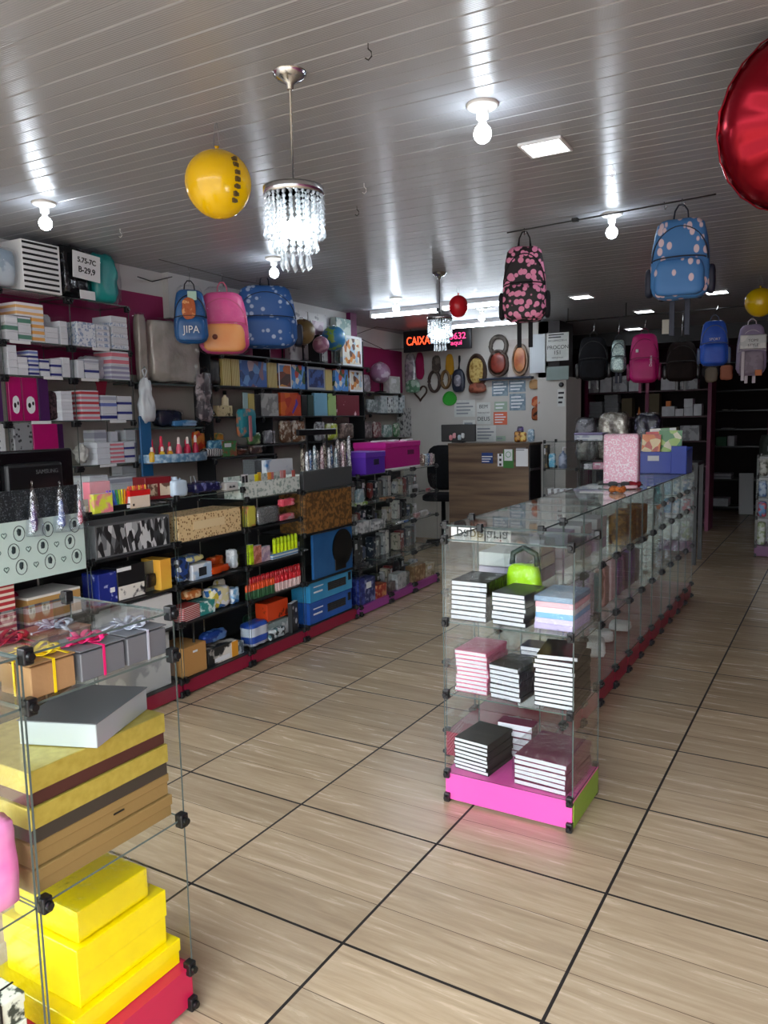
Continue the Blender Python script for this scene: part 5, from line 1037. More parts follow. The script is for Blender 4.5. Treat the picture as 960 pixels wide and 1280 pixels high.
CASTLE = M('castle_print', '3f6ab0', pat='multi', s=16, rough=.4, cols=['3f6ab0', '6a9ad0', 'c8b0b8', '2a4a80', '8a6a7a'])
row = 'on the board game shelf'
g_ = lambda *a, **k: bookface(FL, *a, u=UE-.01, **k)
g_('board_game', 'horse picture puzzle with a white border on the globe shelf end', 'board game', 428, 420, 452, 2.041, HORSE, .03, frame=CARD)
pouch(FL, 'dark_pack', 'dark pack at the entrance end '+row, 'pack', 257, 447, 277, 1.801, .1, M('dark_pack', '1e1a18', '3a322c', 'noise', 14, .5), p=8, u=UE-.01)
for i, (x0, x1, yt, m, l, fr) in enumerate(((278, 288, 444, CREAM, 'cream and gold slatted box', None), (289, 299, 445, CREAM, 'second cream and gold slatted box', None), (300, 333, 446, CASTLE, 'large blue castle picture game', None), (335, 346, 449, CREAM, 'narrow cream box', None), (348, 364, 454, SUNS, 'brown sunset picture game', CARD), (365, 381, 456, BLUEP, 'pale blue landscape game', None), (384, 406, 459, NAVYP, 'navy framed picture game', M('grey_frame', 'a0a4a8')), (407, 415, 462, CREAM, 'thin cream game box', None), (419, 435, 457, BLUEP, 'blue and red puzzle', None), (437, 453, 459, HORSE, 'horse picture puzzle', CARD))):
    g_('board_game', l+' '+row, 'board game', x0, yt, x1, 1.801, m, .035, frame=fr)
row = 'on the perfume shelf'
carton(FL, 'carton', 'cream boxed perfume with dark print '+row, 'box', 272, 507, 291, 1.566, .06, M('cream_print', 'd8c898', '5a4a2a', 'noise', 30, .5, th=.6), u=UE-.01)
v, w, h = FL.slot(UE-.02, 277, 489, 290, 1.566+.08)
o = O('perfume_bottle', lathe(B(), [(.028, 0), (.03, .01), (.028, .06), (.012, .075), (.01, .085), (.014, .087), (.014, .115)], 16), M('gold_perfume', 'e6d9b0', rough=.2), None, FL.w(UE-.04, v, 1.566+.0785), (0, 0, FL.rz), label='gold-capped perfume bottle standing on the cream box', cat='bottle')
O('cap', lathe(B(), [(.015, .087), (.015, .118)], 14), M('dark_cap', '1a1614', rough=.3), o)
for i, (x0, x1, yt, m, l) in enumerate(((311, 318, 492, M('yellow_spine', 'c0b060', rough=.5), 'yellow-spined book'), (319, 326, 493, BLACK, 'black-spined book'), (327, 348, 492, M('grey_clear', '8a8c88', 'b8bab6', 'noise', 12, .3), 'grey clear folder pack'), (351, 376, 491, M('orange_book', 'c04a1e', pat='multi', s=12, rough=.4, cols=['c84a1a', 'd86a20', '5a3aa8', 'b83018']), 'orange red picture book with a purple figure'), (377, 384, 494, BLACK, 'dark book beside the orange one'), (385, 392, 494, M('darkgreen_book', '1e3a34', rough=.5), 'dark green book'), (393, 409, 489, M('paleblue_book', '7ab0c8', '4a6a70', 'noise', 10, .4, th=.66), 'pale blue book'), (410, 420, 490, M('lime_book', 'a0c07a', '6a9060', 'noise', 10, .4, th=.6), 'pale green book'), (421, 449, 494, M('maroon_print', '6a1a2a', 'd8b8c0', 'noise', 12, .4, th=.66, soft=.02), 'maroon pack with pink figures'))):
    g_('book', l+' '+row, 'book', x0, yt, x1, 1.566, m, .03)
row = 'on the low wall shelf'
many(FL, 1.331, [('p', 332, 537, 346, '8a8c90', 'd0d0d0', 'grey pen packet'), ('p', 352, 524, 366, '7a5030', 'd8c8b0', 'brown brush packet'), ('p', 367, 523, 383, '8a5a34', 'e0d8c8', 'wooden brush packet'), ('p', 396, 526, 408, 'b8babc', '6a6c70', 'silver tool packet'), ('p', 409, 528, 424, 'b0c030', 'e0e4c0', 'lime edged packet'), ('p', 426, 528, 444, '5a4a44', 'a08a80', 'dim brown packet'), ('p', 312, 540, 328, '5a8a50', 'c8d8a0', 'green flower packet'), ('p', 262, 540, 282, 'c8882a', '4a6a3a', 'orange and green toy packet')], u=UE-.01, where=row)
TQ = M('turquoise_plush', '1a7f8a', 'd07a4a', 'noise', 9, .6, th=.62, soft=.05)
v, z = FL.px(UE+.1, 307, 510)
o = O('toy_pack', pillow(B(), .19, .08, .23, 6, 7, .01, 6, (0, 0, -.23)), TQ, None, FL.w(UE+.1, v, z), (0, 0, FL.rz), label='turquoise and orange toy pack hanging before the perfume shelf', cat='toy')
O('pink_strip', box(B(), -.018, .018, -.046, -.034, -.26, -.06, 0, .006), M('rosy_strip', 'b06a70', rough=.5), o); O('hang_card', box(B(), -.03, .03, -.004, .004, -.02, .12, 0, .004), M('pale_card', '9ab8b8', rough=.4), o)
v, z = FL.px(UE+.06, 253, 462)
o = O('doll_bag', pillow(B(), .17, .1, .38, 4, 8, .035, 12, (0, 0, -.42), 0, .2), M('dark_doll', '4a4448', 'a89a9c', 'noise', 14, .5, th=.52, soft=.05), None, FL.w(UE+.06, v, z+.03), (0, 0, FL.rz), label='grey and dark dolls in a clear bag hanging beside the games', cat='doll bag')
O('clear_wrap', pillow(B(), .19, .12, .44, 4, 8, .03, 14, (0, 0, -.44), 0, .3), FILM, o)
pouch(FL, 'dark_pack', 'dark blue film-wrapped pack on the narrow glass shelf', 'pack', 200, 511, 232, 1.491, .12, M('midnight_pack', '1a2038', '4a5a80', 'noise', 14, .25, th=.6), p=5, film=FILM, u=UE-.02)
pouch(FL, 'blue_pack', 'pale blue flat pack on the narrow glass shelf', 'pack', 218, 524, 250, 1.491, .08, M('skyblue_pack', '4a8ac0', '9ac0e0', 'noise', 12, .3), p=6, u=UE-.002)
# round-fronted shelf with small bottles
vc, _ = FL.px(UE+.12, 228, 585); zs = 1.262
o = T('round_shelf', 'round-fronted shelf with a blue marbled edge', 'shelf', FL.w(UE+.02, vc, zs), FL.rz)
cp = [(.30*math.sin(a), -.19*math.cos(a)) for a in [-PI/2+PI*i/20 for i in range(21)]]+[(.30, .12), (-.30, .12)]
b = B(); lo_ = [b.verts.new((x, y, -.012)) for x, y in cp]; hi_ = [b.verts.new((x, y, -.0005)) for x, y in cp]; b.faces.new(lo_[::-1]); b.faces.new(hi_)
for i in range(len(cp)): b.faces.new((lo_[i], lo_[(i+1) % len(cp)], hi_[(i+1) % len(cp)], hi_[i]))
O('board', b, DARK, o)
b = B(); bt = [b.verts.new((x*1.005, y*1.01, -.006)) for x, y in cp[:21]]; tp = [b.verts.new((x*1.005, y*1.01, .05)) for x, y in cp[:21]]
b2 = [b.verts.new((x*.99, y*.985, -.006)) for x, y in cp[:21]]; t2 = [b.verts.new((x*.99, y*.985, .05)) for x, y in cp[:21]]
for i in range(20):
    for q in ((bt[i], bt[i+1], tp[i+1], tp[i]), (b2[i+1], b2[i], t2[i], t2[i+1]), (tp[i], tp[i+1], t2[i+1], t2[i]), (bt[i+1], bt[i], b2[i], b2[i+1])): b.faces.new(q)
O('marbled_rim', b, M('blue_marble', '5f88a8', 'b8cdd8', 'noise', 26, .35, th=.52, soft=.1), o)
for i, (px, c, hgt) in enumerate(((190, 'e0b030', .1), (197, 'd0304a', .15), (203, 'e8c030', .1), (209, 'e03a5a', .17), (213, 'f0a830', .1), (219, 'f07a90', .13), (224, 'e86a80', .16), (230, 'd82a5a', .12), (235, 'c8204a', .16), (240, 'e05070', .14), (245, 'b81a44', .17))):
    v, _ = FL.px(UE+.10, px, 570); mm = M('bott_'+c, c, rough=.3); r = .021
    o = O('small_bottle', lathe(B(), [(r*.9, 0), (r, .006), (r, hgt*.55), (r*.5, hgt*.68), (r*.4, hgt*.72)], 12), mm, None, FL.w(UE+.10-.05*(i % 2)-.0*i, v, zs), (0, 0, FL.rz), label=['amber', 'crimson', 'yellow', 'tall rose', 'orange', 'pale pink', 'salmon', 'ruby', 'tall ruby', 'pink', 'tall dark red'][i]+' small bottle on the round shelf with the marbled edge', cat='bottle')
    O('cap', lathe(B(), [(r*.45, hgt*.7), (r*.5, hgt*.72), (r*.5, hgt*.9), (r*.3, hgt)], 10), M('cap_'+'ev'[i % 2], ('f0e0d8', 'e03050')[i % 2], rough=.35), o)
O('chevron_cloth', pillow(B(), .2, .1, .075, 5, 6, .012, 3), M('chevron', 'e0e0de', '1c1c1e', 'wx', 16, .6, th=.5, st=(1, 1, 1.5)), None, FL.w(UE+.02, vc+.42, 1.26), (0, 0, FL.rz), label='black and white zigzag cloth bundle beside the round shelf', cat='cloth')
plank('short dark shelf under the zigzag cloth', vc+.31, vc+1.1, 1.259, d=.18, u=UE+.12)
many(FL, 1.26, [('p', 297, 560, 312, '6a3a28', '2a1c18', 'dark reddish bundle'), ('p', 314, 556, 330, '4a3430', '8a6a5a', 'brown tangled bundle'), ('p', 262, 549, 284, '2f7aa0', '9ad0e0', 'teal blue toy'), ('c', 278, 551, 296, '4a8a50', '9a5a40', 'green and red toy box')], u=UE+.06, where='on the short dark shelf')
pouch(FL, 'snack_pack', 'red and orange pack behind the ruby bottle', 'pack', 244, 537, 259, 1.262, .06, M('redorange', 'c8402a', 'e09040', 'noise', 16, .35), p=5, u=UE-.03)
# wall shelf beyond the plum pillar, seen between the games and the cash desk
UR = WU-.30
def plank2(l, v0, v1, z): return plank(l, v0, v1, z, d=.26, u=UR+.0)
plank2('shelf with the pale globe beyond the plum pillar', 5.2, 6.75, 1.84); plank2('shelf with white boxes beyond the plum pillar', 5.2, 6.75, 1.60); plank2('low shelf with wired trinkets beyond the plum pillar', 5.2, 6.75, 1.30)
globe(475, 466, 13, UR+.02, M('globe_pale', 'a07a98', 'd8c8d8', 'noise', 10, .3, th=.56), 'pale violet globe beyond the plum pillar', ztab=1.841)
many(FL, 1.841, [('p', 455, 460, 464, '9a9098', 'c8c0c8', 'grey lilac packet'), ('c', 487, 464, 502, 'c8ccc8', 'e0e2e0', 'pale carton')], u=UR-.02, where='beside the pale violet globe')
many(FL, 1.601, [('c', 476, 493, 484, 'd0d8d8', 'a0b0b0', 'white box'), ('c', 485, 493, 491, 'e0e4e4', '4a5058', 'white box with a dark picture'), ('c', 492, 493, 498, 'd8dede', '9aa8a8', 'white box with grey print'), ('c', 499, 494, 506, 'c8d4d8', '5a6a70', 'pale blue grey box'), ('p', 460, 498, 474, '7a8484', 'c0c8c8', 'silver tool packet')], u=UR-.02, where='on the shelf beyond the plum pillar')
many(FL, 1.301, [('p', 455, 522, 466, '5a4a4a', 'a09090', 'dim trinket bag'), ('p', 468, 520, 478, '8a4a50', 'c8b8b0', 'red trinket bag'), ('p', 480, 530, 492, '7a9a90', 'd8e0dc', 'green wire trinket'), ('p', 494, 528, 503, '5a8a60', 'd0d8c8', 'green trinket bag'), ('c', 504, 510, 520, 'b0b0ae', '3a3c3e', 'grey desk calendar')], u=UR-.02, where='on the low shelf beyond the plum pillar')

# ================================================================== backpacks
def backpack(loc, w, h, d, mat, label, rz=0, trim=None, pocket=None, badge=None, strap=True, hang=.06, split=None, side=True, film=False, mesh_strap=0):
    """origin at the hook point; the bag hangs below it"""
    trim = trim or BLACK; o = T('backpack', label, 'backpack', loc, rz); z0 = -hang-h
    O('bag_body', pillow(B(), w, d, h, 4.5, 10, .008, len(label), (0, 0, z0), 0, .16, 2.5, 7), mat, o)
    pk = pocket or mat
    O('front_pocket', pillow(B(), w*.80, d*.5, h*.46, 5, 8, .006, 3, (0, -d*.38, z0+.012), 0, .05, 3, 7), pk, o)
    b = B(); a = [(w*.40*math.cos(t), -d*.50-.010*math.sin(t), z0+h*.47+.0*t+h*.035*math.sin(t)) for t in [PI*i/14 for i in range(15)]]; tube(b, a, .0045, 5, 0, .8); O('pocket_zip', b, trim, o)
    b = B(); tube(b, [(w*.43*math.cos(t), -d*.36, z0+h*.46+h*.42*math.sin(t)) for t in [PI*i/18 for i in range(19)]], .004, 5); O('main_zip', b, trim, o)
    if side:
        for s in (-1, 1): O('side_pocket', pillow(B(), w*.14, d*.62, h*.36, 4, 6, .004, 5, (s*w*.48, 0, z0+.02)), trim, o)
    b = B(); tube(b, [(-.035, 0, -hang-.012), (-.030, 0, -hang*.5), (-.012, 0, -.006), (.012, 0, -.006), (.030, 0, -hang*.5), (.035, 0, -hang-.012)], .007, 6, 0, .6); O('top_handle', b, trim, o)
    if strap:
        for s in (-1, 1):
            b = B(); tube(b, [(s*w*.22, d*.45, z0+h*.9), (s*w*.34, d*.62, z0+h*.6), (s*w*.38, d*.6, z0+h*.25), (s*w*.3, d*.48, z0+h*.03)], .016, 6, 0, .35); O('shoulder_strap', b, trim, o)
    if mesh_strap:
        for s in (-1, 1):
            b = B(); box(b, s*w*.12-.013, s*w*.12+.013, d*.3-.003, d*.3+.003, z0-mesh_strap, z0+.06, 0, .002); O('hanging_strap', b, trim, o)
    if badge:
        b = B(); lathe(b, [(.001, -.006), (badge[2], -.006), (badge[2], .006)], 20, (badge[0]*w, -d*.5-badge[4], z0+badge[1]*h), 0, 'y'); O('round_badge', b, badge[3], o)
    if film: O('clear_wrap', pillow(B(), w*1.1, d*1.2, h*1.12, 5, 8, .015, 3, (0, 0, z0-.01), 0, .3, 3), FILM, o)
    return o
BLU1 = M('blue_treat_print', 'd8c4cc', '3f78b4', 'dots', 19, .55, th=.31, soft=.03, st=(1.25, 1, .8))
PFL = M('pink_flower_print', 'e88fb4', '1c1418', 'dots', 30, .6, th=.50, soft=.03)
NAVT = M('navy_trim', '141c30', rough=.6)
hz = 2.545
backpack((1.64, 2.5, hz), .305, .40, .15, BLU1, 'light blue backpack printed with treats hanging from the ceiling rail', .12, NAVT, badge=(.05, .72, .024, BLACK, -.03), hang=.07, mesh_strap=.17)
backpack((.735, 2.72, 2.585), .275, .44, .14, PFL, 'black and pink flowered backpack hanging from the ceiling rail', .30, M('black_web', '1a1a1e', rough=.7), badge=(0, .72, .022, M('grey_badge', '8a8a88', rough=.4), -.03), hang=.085, mesh_strap=.14)
o = T('ceiling_rail', 'thin dark rail under the ceiling carrying the two front backpacks', 'rail', (0, 0, 0))
O('rod', tube(B(), [(.62, 2.74, 2.593), (1.3, 2.60, 2.575), (1.80, 2.49, 2.562)], .004, 6), BLACK, o)
O('rod_joint', box(B(), 1.04, 1.075, 2.63, 2.66, 2.572, 2.592, 0, .003), BLACK, o)
for x, y, z in ((.735, 2.72, 2.592), (1.64, 2.522, 2.567), (1.55, 2.54, 2.57)):
    O('rail_hook', tube(B(), [(x, y-.004, z+.006), (x, y, z-.02), (x+.008, y-.02, z-.035), (x+.02, y-.03, z-.02)], .003, 6), CHROME, o)
# three bags over the wall shelves
UH = -.70
def hb(px0, pt, px1, pb, u, d, mat, label, **k):
    v0, zt = FL.px(u, (px0+px1)/2, pt); _, zb = FL.px(u, (px0+px1)/2, pb); a, _ = FL.px(u, px0, (pt+pb)/2); c, _ = FL.px(u, px1, (pt+pb)/2)
    hang = k.pop('hang', .06); rz = k.pop('rz', .78)
    return backpack(FL.w(u, v0, zt), abs(c-a)*k.pop('ws', .80), zt-zb-hang, d, mat, label, rz, hang=hang, **k)
TIG = M('deep_blue_film', '1d4f86', '2a6aa8', 'noise', 8, .3, soft=.2)
o = hb(216, 350, 256, 430, UH, .1, TIG, 'deep blue child bag with an orange furry picture in clear film', side=False, strap=False, film=True, ws=.78)
b = B(); pillow(b, .10, .012, .15, 2.6, 7, .01, 4, (-.01, -.062, -.27)); oo = O('orange_picture', b, M('orange_picture', 'b85a20', 'e0a060', 'noise', 30, .4, th=.58), o)
b = B(); box(b, -.015, .045, -.058, -.05, -.14, -.08, 0, .003); O('pale_tag', b, M('pale_green_tag', 'b8dcc8', rough=.4), o)
text('JIPA', .07, CARD, o, (0, -.066, -.335), sx=.9)
GRAD = M('pink_film_print', 'e0488e', 'ec6aa0', 'noise', 9, .35, soft=.25); ORG = M('peach_pocket', 'f09a58', 'f4b070', 'noise', 9, .35, soft=.25)
hb(250, 352, 304, 443, UH+.05, .14, GRAD, 'pink backpack with a peach front pocket in clear film', pocket=ORG, trim=M('rose_trim', 'd05a7a', rough=.5), badge=(-.18, .26, .018, M('brown_badge', '6a3020', rough=.4), .035), film=True, side=False, hang=.07)
BLU2 = M('blue_bubble_print', 'b8cce4', '2f62a6', 'dots', 17, .5, th=.26, soft=.05)
hb(298, 343, 362, 436, UH+.02, .17, BLU2, 'blue backpack with pale bubbles hanging over the globe shelf', trim=NAVT, badge=(-.28, .62, .018, NAVT, -.03), hang=.08)
v0 = FL.px(UH, 200, 350)[0]; v1 = FL.px(UH, 372, 350)[0]
o = T('hanging_wire', 'thin wire under the ceiling carrying the three wall-side bags', 'wire', (0, 0, 0))
O('wire_strand', tube(B(), [FL.w(UH, v0, 2.56), FL.w(UH+.03, (v0+v1)/2, 2.535), FL.w(UH+.02, v1, 2.58)], .0025, 5), BLACK, o)
for px, u in ((236, UH), (277, UH+.05), (320, UH+.02)):
    v = FL.px(u, px, 350)[0]; zz = FL.px(u, px, 351)[1]; O('wire_hook', tube(B(), [FL.w(u, v, 2.555), FL.w(u, v+.01, zz+.03), FL.w(u, v, zz-.012)], .002, 5), CHROME, o)
# the far row
YB = 6.0; FR_ = FY(YB)
def fb_(px0, pt, px1, pb, d, mat, label, u=0, **k):
    v0, zt = FR_.px(u, (px0+px1)/2, pt); _, zb = FR_.px(u, (px0+px1)/2, pb); a, _ = FR_.px(u, px0, (pt+pb)/2); c, _ = FR_.px(u, px1, (pt+pb)/2)
    hang = k.pop('hang', .05); return backpack(FR_.w(u, v0, zt), abs(c-a)*k.pop('ws', .9), zt-zb-hang, d, mat, label, k.pop('rz', .2), hang=hang, **k)
BKN = M('black_nylon', '0a0b0f', '0e1015', 'noise', 20, .75); BRN = M('dark_brown_nylon', '170f0d', '1c1210', 'noise', 20, .75)
fb_(720, 414, 764, 476, .16, BKN, 'black backpack at the cash desk end of the far row', mesh_strap=.08)
fb_(762, 418, 785, 466, .09, M('silver_sequins', '7a9090', 'a8bcb8', 'noise', 90, .3, metal=.4), 'small silvery backpack between the black and magenta ones', side=False, mesh_strap=.1, trim=NAVT)
o = fb_(784, 410, 828, 479, .15, M('magenta_nylon', 'b8126e', 'a80f62', 'noise', 10, .5, soft=.2), 'magenta backpack in the far hanging row', trim=M('dark_magenta_trim', '6a0c40', rough=.5), mesh_strap=.09)
text('Denlex', .035, CARD, o, (.06, -.135, -.32), (PI/2, -PI/2, 0))
b = B(); box(b, -.075, -.05, -.118, -.112, -.235, -.205, 0, .003); O('white_tag', b, CARD, o)
fb_(829, 420, 876, 477, .17, BRN, 'dark brown backpack in the far hanging row', mesh_strap=.08)
o = fb_(872, 393, 915, 458, .15, M('royal_blue_nylon', '1f4fc0', '2a66d8', 'noise', 8, .45, soft=.2), 'royal blue backpack hanging high in the far row', trim=M('grey_blue_trim', '5a6a8a', rough=.5), u=.34)
text('SPORT', .03, CARD, o, (0, -.095, -.22)); o.children[-1]
LIL = M('lilac_cloth', '9a8fb0', 'a89ebc', 'noise', 10, .6, soft=.3); LGR = M('grey_lilac_pocket', '8a7f8e', '9a90a0', 'noise', 14, .6)
o = fb_(918, 398, 963, 470, .15, LIL, 'lilac backpack with a clear window pocket and white straps', pocket=LGR, trim=M('white_web', 'd8d4dc', rough=.6), u=.15, mesh_strap=.06, side=False)
b = B(); box(b, -.105, .105, -.128, -.108, -.27, -.15, 0, .018, 3); oo = O('window_pocket', b, M('window_plastic', 'c8d0d0', 'e0e4e2', 'noise', 12, .25), o)
text('TOMI', .032, BLACK, oo, (0, -.1285, -.20)); text('STYLE', .032, BLACK, oo, (0, -.1285, -.24))
b = B(); box(b, -.09, -.065, -.13, -.124, -.54, -.29, 0, .004); O('white_strap', b, 'white_web', o)
b = B(); box(b, .02, .075, -.135, -.13, -.5, -.45, 0, .003); O('orange_tag', b, M('orange_tag', 'c8743a', rough=.5), o)
backpack((1.98, YB-.1, 2.40), .28, .42, .15, M('grey_nylon', '7a7a82', rough=.6), 'grey backpack just past the picture edge beside the lilac one', .2)
o = T('hanging_bar', 'long dark bar under the ceiling carrying the far row of backpacks', 'rail', (0, 0, 0))
O('rod', tube(B(), [(-.1, YB+.14, 2.47), (1.0, YB+.135, 2.47), (2.1, YB+.13, 2.47)], .007, 6), BLACK, o)
for i, x in enumerate((-.08, .5, 1.05, 1.6, 2.08)): O('rod_hanger', tube(B(), [(x, YB+.135, 2.47), (x, YB+.135, 2.6)], .004, 5), BLACK, o)
for i, (px, u) in enumerate(((742, 0), (773, 0), (806, 0), (852, 0), (893, .34), (940, .15))):
    v, z = FR_.px(u, px, (414, 418, 410, 420, 393, 398)[i]); p = FR_.w(u, v, z)
    O('bar_hook', tube(B(), [(p[0], YB+.13, 2.475), (p[0], (YB+.1+p[1])/2, 2.46), (p[0], p[1], max(z-.008, 2.2))], .003, 5), CHROME, o)
sheetm = M('cream_paper', 'dcdccc', rough=.6)
v, z = FR_.px(.05, 834, 407); O('paper_tag', box(B(), -.035, .035, -.001, .001, -.13, .0), sheetm, None, FR_.w(.1, v, z+.05), (0, 0, .2), label='cream paper tag hanging before the dark brown backpack', cat='tag')
for i, (px, py, c, l) in enumerate(((889, 468, '6a6050', 'dim olive pouch'), (908, 465, '9a5a40', 'rusty pouch'))):
    v, z = FR_.px(-.25, px, py); O('hanging_pouch', pillow(B(), .12, .06, .15, 4, 6, .01, i, (0, 0, -.08)), M('pch_%d' % i, c, rough=.6), None, FR_.w(-.25, v, z), (0, 0, .2), label=l+' hanging under the royal blue backpack', cat='pouch')
fb_(876, 440, 902, 472, .07, M('dusk_nylon', '2a2a30', rough=.6), 'small dusky bag hanging behind the royal blue backpack', u=-.35, strap=False, side=False)

# ================================================================== cash desk, wall behind it
YD = 5.9; FD = FY(YD); FW = FY(6.998); FC = FY(6.968)
WOOD = M('dark_wood', '86705a', '57453a', 'noise', 1, .4, th=.5, soft=.16, st=(1.2, 1.2, 17))
o = T('cash_desk', 'tall dark wood cash desk with a black end panel', 'counter', (-.865, YD+.18, 0))
b = B(); box(b, -.465, .455, -.18, -.155, .0, 1.225); O('front_panel', b, WOOD, o)
b = B(); box(b, -.47, .47, -.19, .2, 1.225, 1.25, 0, .003); O('desk_top', b, M('desk_top_wood', '5a4a3a', '4a3a2c', 'noise', 6, .35, st=(.3, 4, 1)), o)
b = B(); box(b, .455, .467, -.18, .16, 0, 1.225); O('end_panel', b, M('black_laminate', '141417', rough=.35), o)
b = B(); box(b, .456, .470, -.17, .15, .96, .985); O('metal_strip', b, CHROME, o)
b = B(); box(b, -.46, .455, .0, .16, .7, .72); O('inner_shelf', b, WOOD, o)
def sheet(F, x0, y0, x1, y1, mat, label, cat='paper', name='paper_notice', u=.0015, th=.0015, txt=(), rot=0, parent=None):
    a, _ = F.px(u, x0, (y0+y1)/2); c, _ = F.px(u, x1, (y0+y1)/2); _, t = F.px(u, (x0+x1)/2, y0); _, bt = F.px(u, (x0+x1)/2, y1)
    w, h = c-a, t-bt
    o = O(name, box(B(), -w/2, w/2, -th, 0, -h/2, h/2), mat, None, F.w(u, (a+c)/2, (t+bt)/2), (0, rot, F.rz), label=label, cat=cat)
    for s, sz, fx, fz, m in txt: text(s, sz*h, m, o, (fx*w, -th-.0012, fz*h), ext=.0005)
    return o
DB = M('desk_blue_plate', '1f3f80', rough=.4); INK = M('black_ink', '26282c', rough=.6); GINK = M('grey_ink', '8a9096', rough=.6)
def lines(o, w, h, n, m, x0=-.4, x1=.4, z0=-.4, z1=.4, y=-.0022):
    b = B()
    for i in range(n):
        z = (z0+(z1-z0)*(i+.5)/n)*h; box(b, x0*w, (x0+(x1-x0)*(.7+.3*((i*37) % 5)/4))*w, y-.0004, y+.0006, z-h*.22*(z1-z0)/n, z+h*.22*(z1-z0)/n)
    O('printed_lines', b, m, o)
o = sheet(FD, 602, 566, 616, 579, DB, 'small dark blue plate on the cash desk front', 'sign', 'desk_plate', .006); lines(o, .15, .14, 3, CARD, z0=-.35, z1=.2)
o = sheet(FD, 629, 562, 642, 585, M('green_card', '3f7a3a', rough=.4), 'green card shaped like a phone on the cash desk front', 'sign', 'payment_card', .006)
b = B(); box(b, -.045, .045, -.0035, -.0012, -.02, .1); O('white_screen', b, CARD, o)
b = B(); tube(b, [(.028*math.cos(a), -.004, .045+.028*math.sin(a)) for a in [2*PI*i/18 for i in range(18)]], .003, 5, 0, 1, True); O('green_ring', b, M('green_ink', '2f9a4a', rough=.5), o)
o = sheet(FD, 622, 567, 629, 583, CARD, 'white card with three dark dots beside the green phone card', 'sign', 'payment_card', .006)
for i in range(3): b = B(); box(b, -.012, .012, -.003, -.0012, -.06+i*.05, -.035+i*.05, 0, .003); O('dark_dot', b, INK, o)
o = sheet(FD, 645, 561, 660, 583, CARD, 'white payment card at the end of the cash desk front', 'sign', 'payment_card', .006); lines(o, .16, .24, 2, GINK, z0=.28, z1=.45)
# on the desk
ZD = 1.251
o = T('desk_monitor', 'black monitor back on the cash desk with charms on it', 'monitor', (-1.31, YD+.22, ZD), .15)
b = B(); box(b, -.20, .20, -.015, .015, .01, .20, 0, .006); O('screen_housing', b, BLACK, o); b = B(); box(b, -.07, .07, -.05, .05, 0, .012, 0, .004); O('foot', b, BLACK, o)
for i, (x, c) in enumerate(((-.08, 'd88a90'), (-.04, 'e0a0a8'), (.02, 'b0c0c8'), (.06, 'd0d4d4'))): O('charm', pillow(B(), .05, .03, .07, 3, 5, .012, i, (x, -.035, .02+.02*(i % 2))), M('charm_'+c, c, rough=.4), o)
for i, (px, c, c2, l, s) in enumerate(((647, 'c89030', '6a3a1a', 'amber gift basket', .12), (654, 'e0c060', 'b07030', 'golden sweets pack', .11), (650, '5a4a8a', '2a2040', 'violet bow box', .17), (664, '6a8aa0', 'b0c4d0', 'pale blue gift pack', .14))):
    v, _ = FD.px(-.15-.06*(i == 2), px, 548); O('desk_pack', pillow(B(), .075, .06, s, 5, 6, .006, i), M('dpk_%d' % i, c, c2, 'noise', 30, .35), None, (v, YD+.15+.07*(i == 2), ZD), (0, 0, .2), label=l+' on the cash desk corner', cat='pack')
# chair behind the desk
o = T('office_chair', 'black office chair beside the cash desk', 'chair', (-1.66, 6.42, 0), .3)
b = B(); pillow(b, .46, .46, .09, 5, 8, .004, 2, (0, 0, .56)); O('seat', b, BKN, o)
b = B(); pillow(b, .46, .09, .55, 4, 8, .006, 3, (0, .22, .66)); O('backrest', b, BKN, o)
O('column', lathe(B(), [(.03, .08), (.025, .57)], 12), BLACK, o); b = B()
for i in range(5): a = 2*PI*i/5; tube(b, [(0, 0, .09), (.28*math.cos(a), .28*math.sin(a), .05)], .018, 6)
O('star_base', b, BLACK, o)
for i in range(5): a = 2*PI*i/5; O('caster', lathe(B(), [(.025, -.015), (.025, .015)], 10, (.28*math.cos(a), .28*math.sin(a), .0255), 0, 'x'), BLACK, o)
# glowing sign
SY = 6.62; FSg = FY(SY)
a, _ = FSg.px(0, 504, 425); c, _ = FSg.px(0, 588, 425); _, t = FSg.px(0, 546, 411); _, bt = FSg.px(0, 546, 438); w, h = c-a, t-bt
o = T('led_sign', 'long black hanging sign with glowing red and pink letters', 'sign', ((a+c)/2, SY, (t+bt)/2))
b = B(); box(b, -w/2, w/2, 0, .05, -h/2, h/2, 0, .004); O('sign_board', b, BLACK, o)
RL = M('red_neon', 'ff4a28', emis=2.6); PL_ = M('pink_neon', 'f0407e', emis=1.6)
text('CAIXA', h*.56, RL, o, (-w*.27, -.003, 0), sx=.76, bold=.0004, ext=.002); text('3632', h*.42, PL_, o, (w*.32, -.003, h*.08), sx=1.0, ext=.002); text('aqui', h*.3, PL_, o, (w*.30, -.003, -h*.22), sx=1.2, ext=.002)
for s in (-1, 1): O('hanger_chain', tube(B(), [(s*w*.4, .025, h/2), (s*w*.4, .025, 2.6-(t+bt)/2)], .004, 5), BLACK, o)
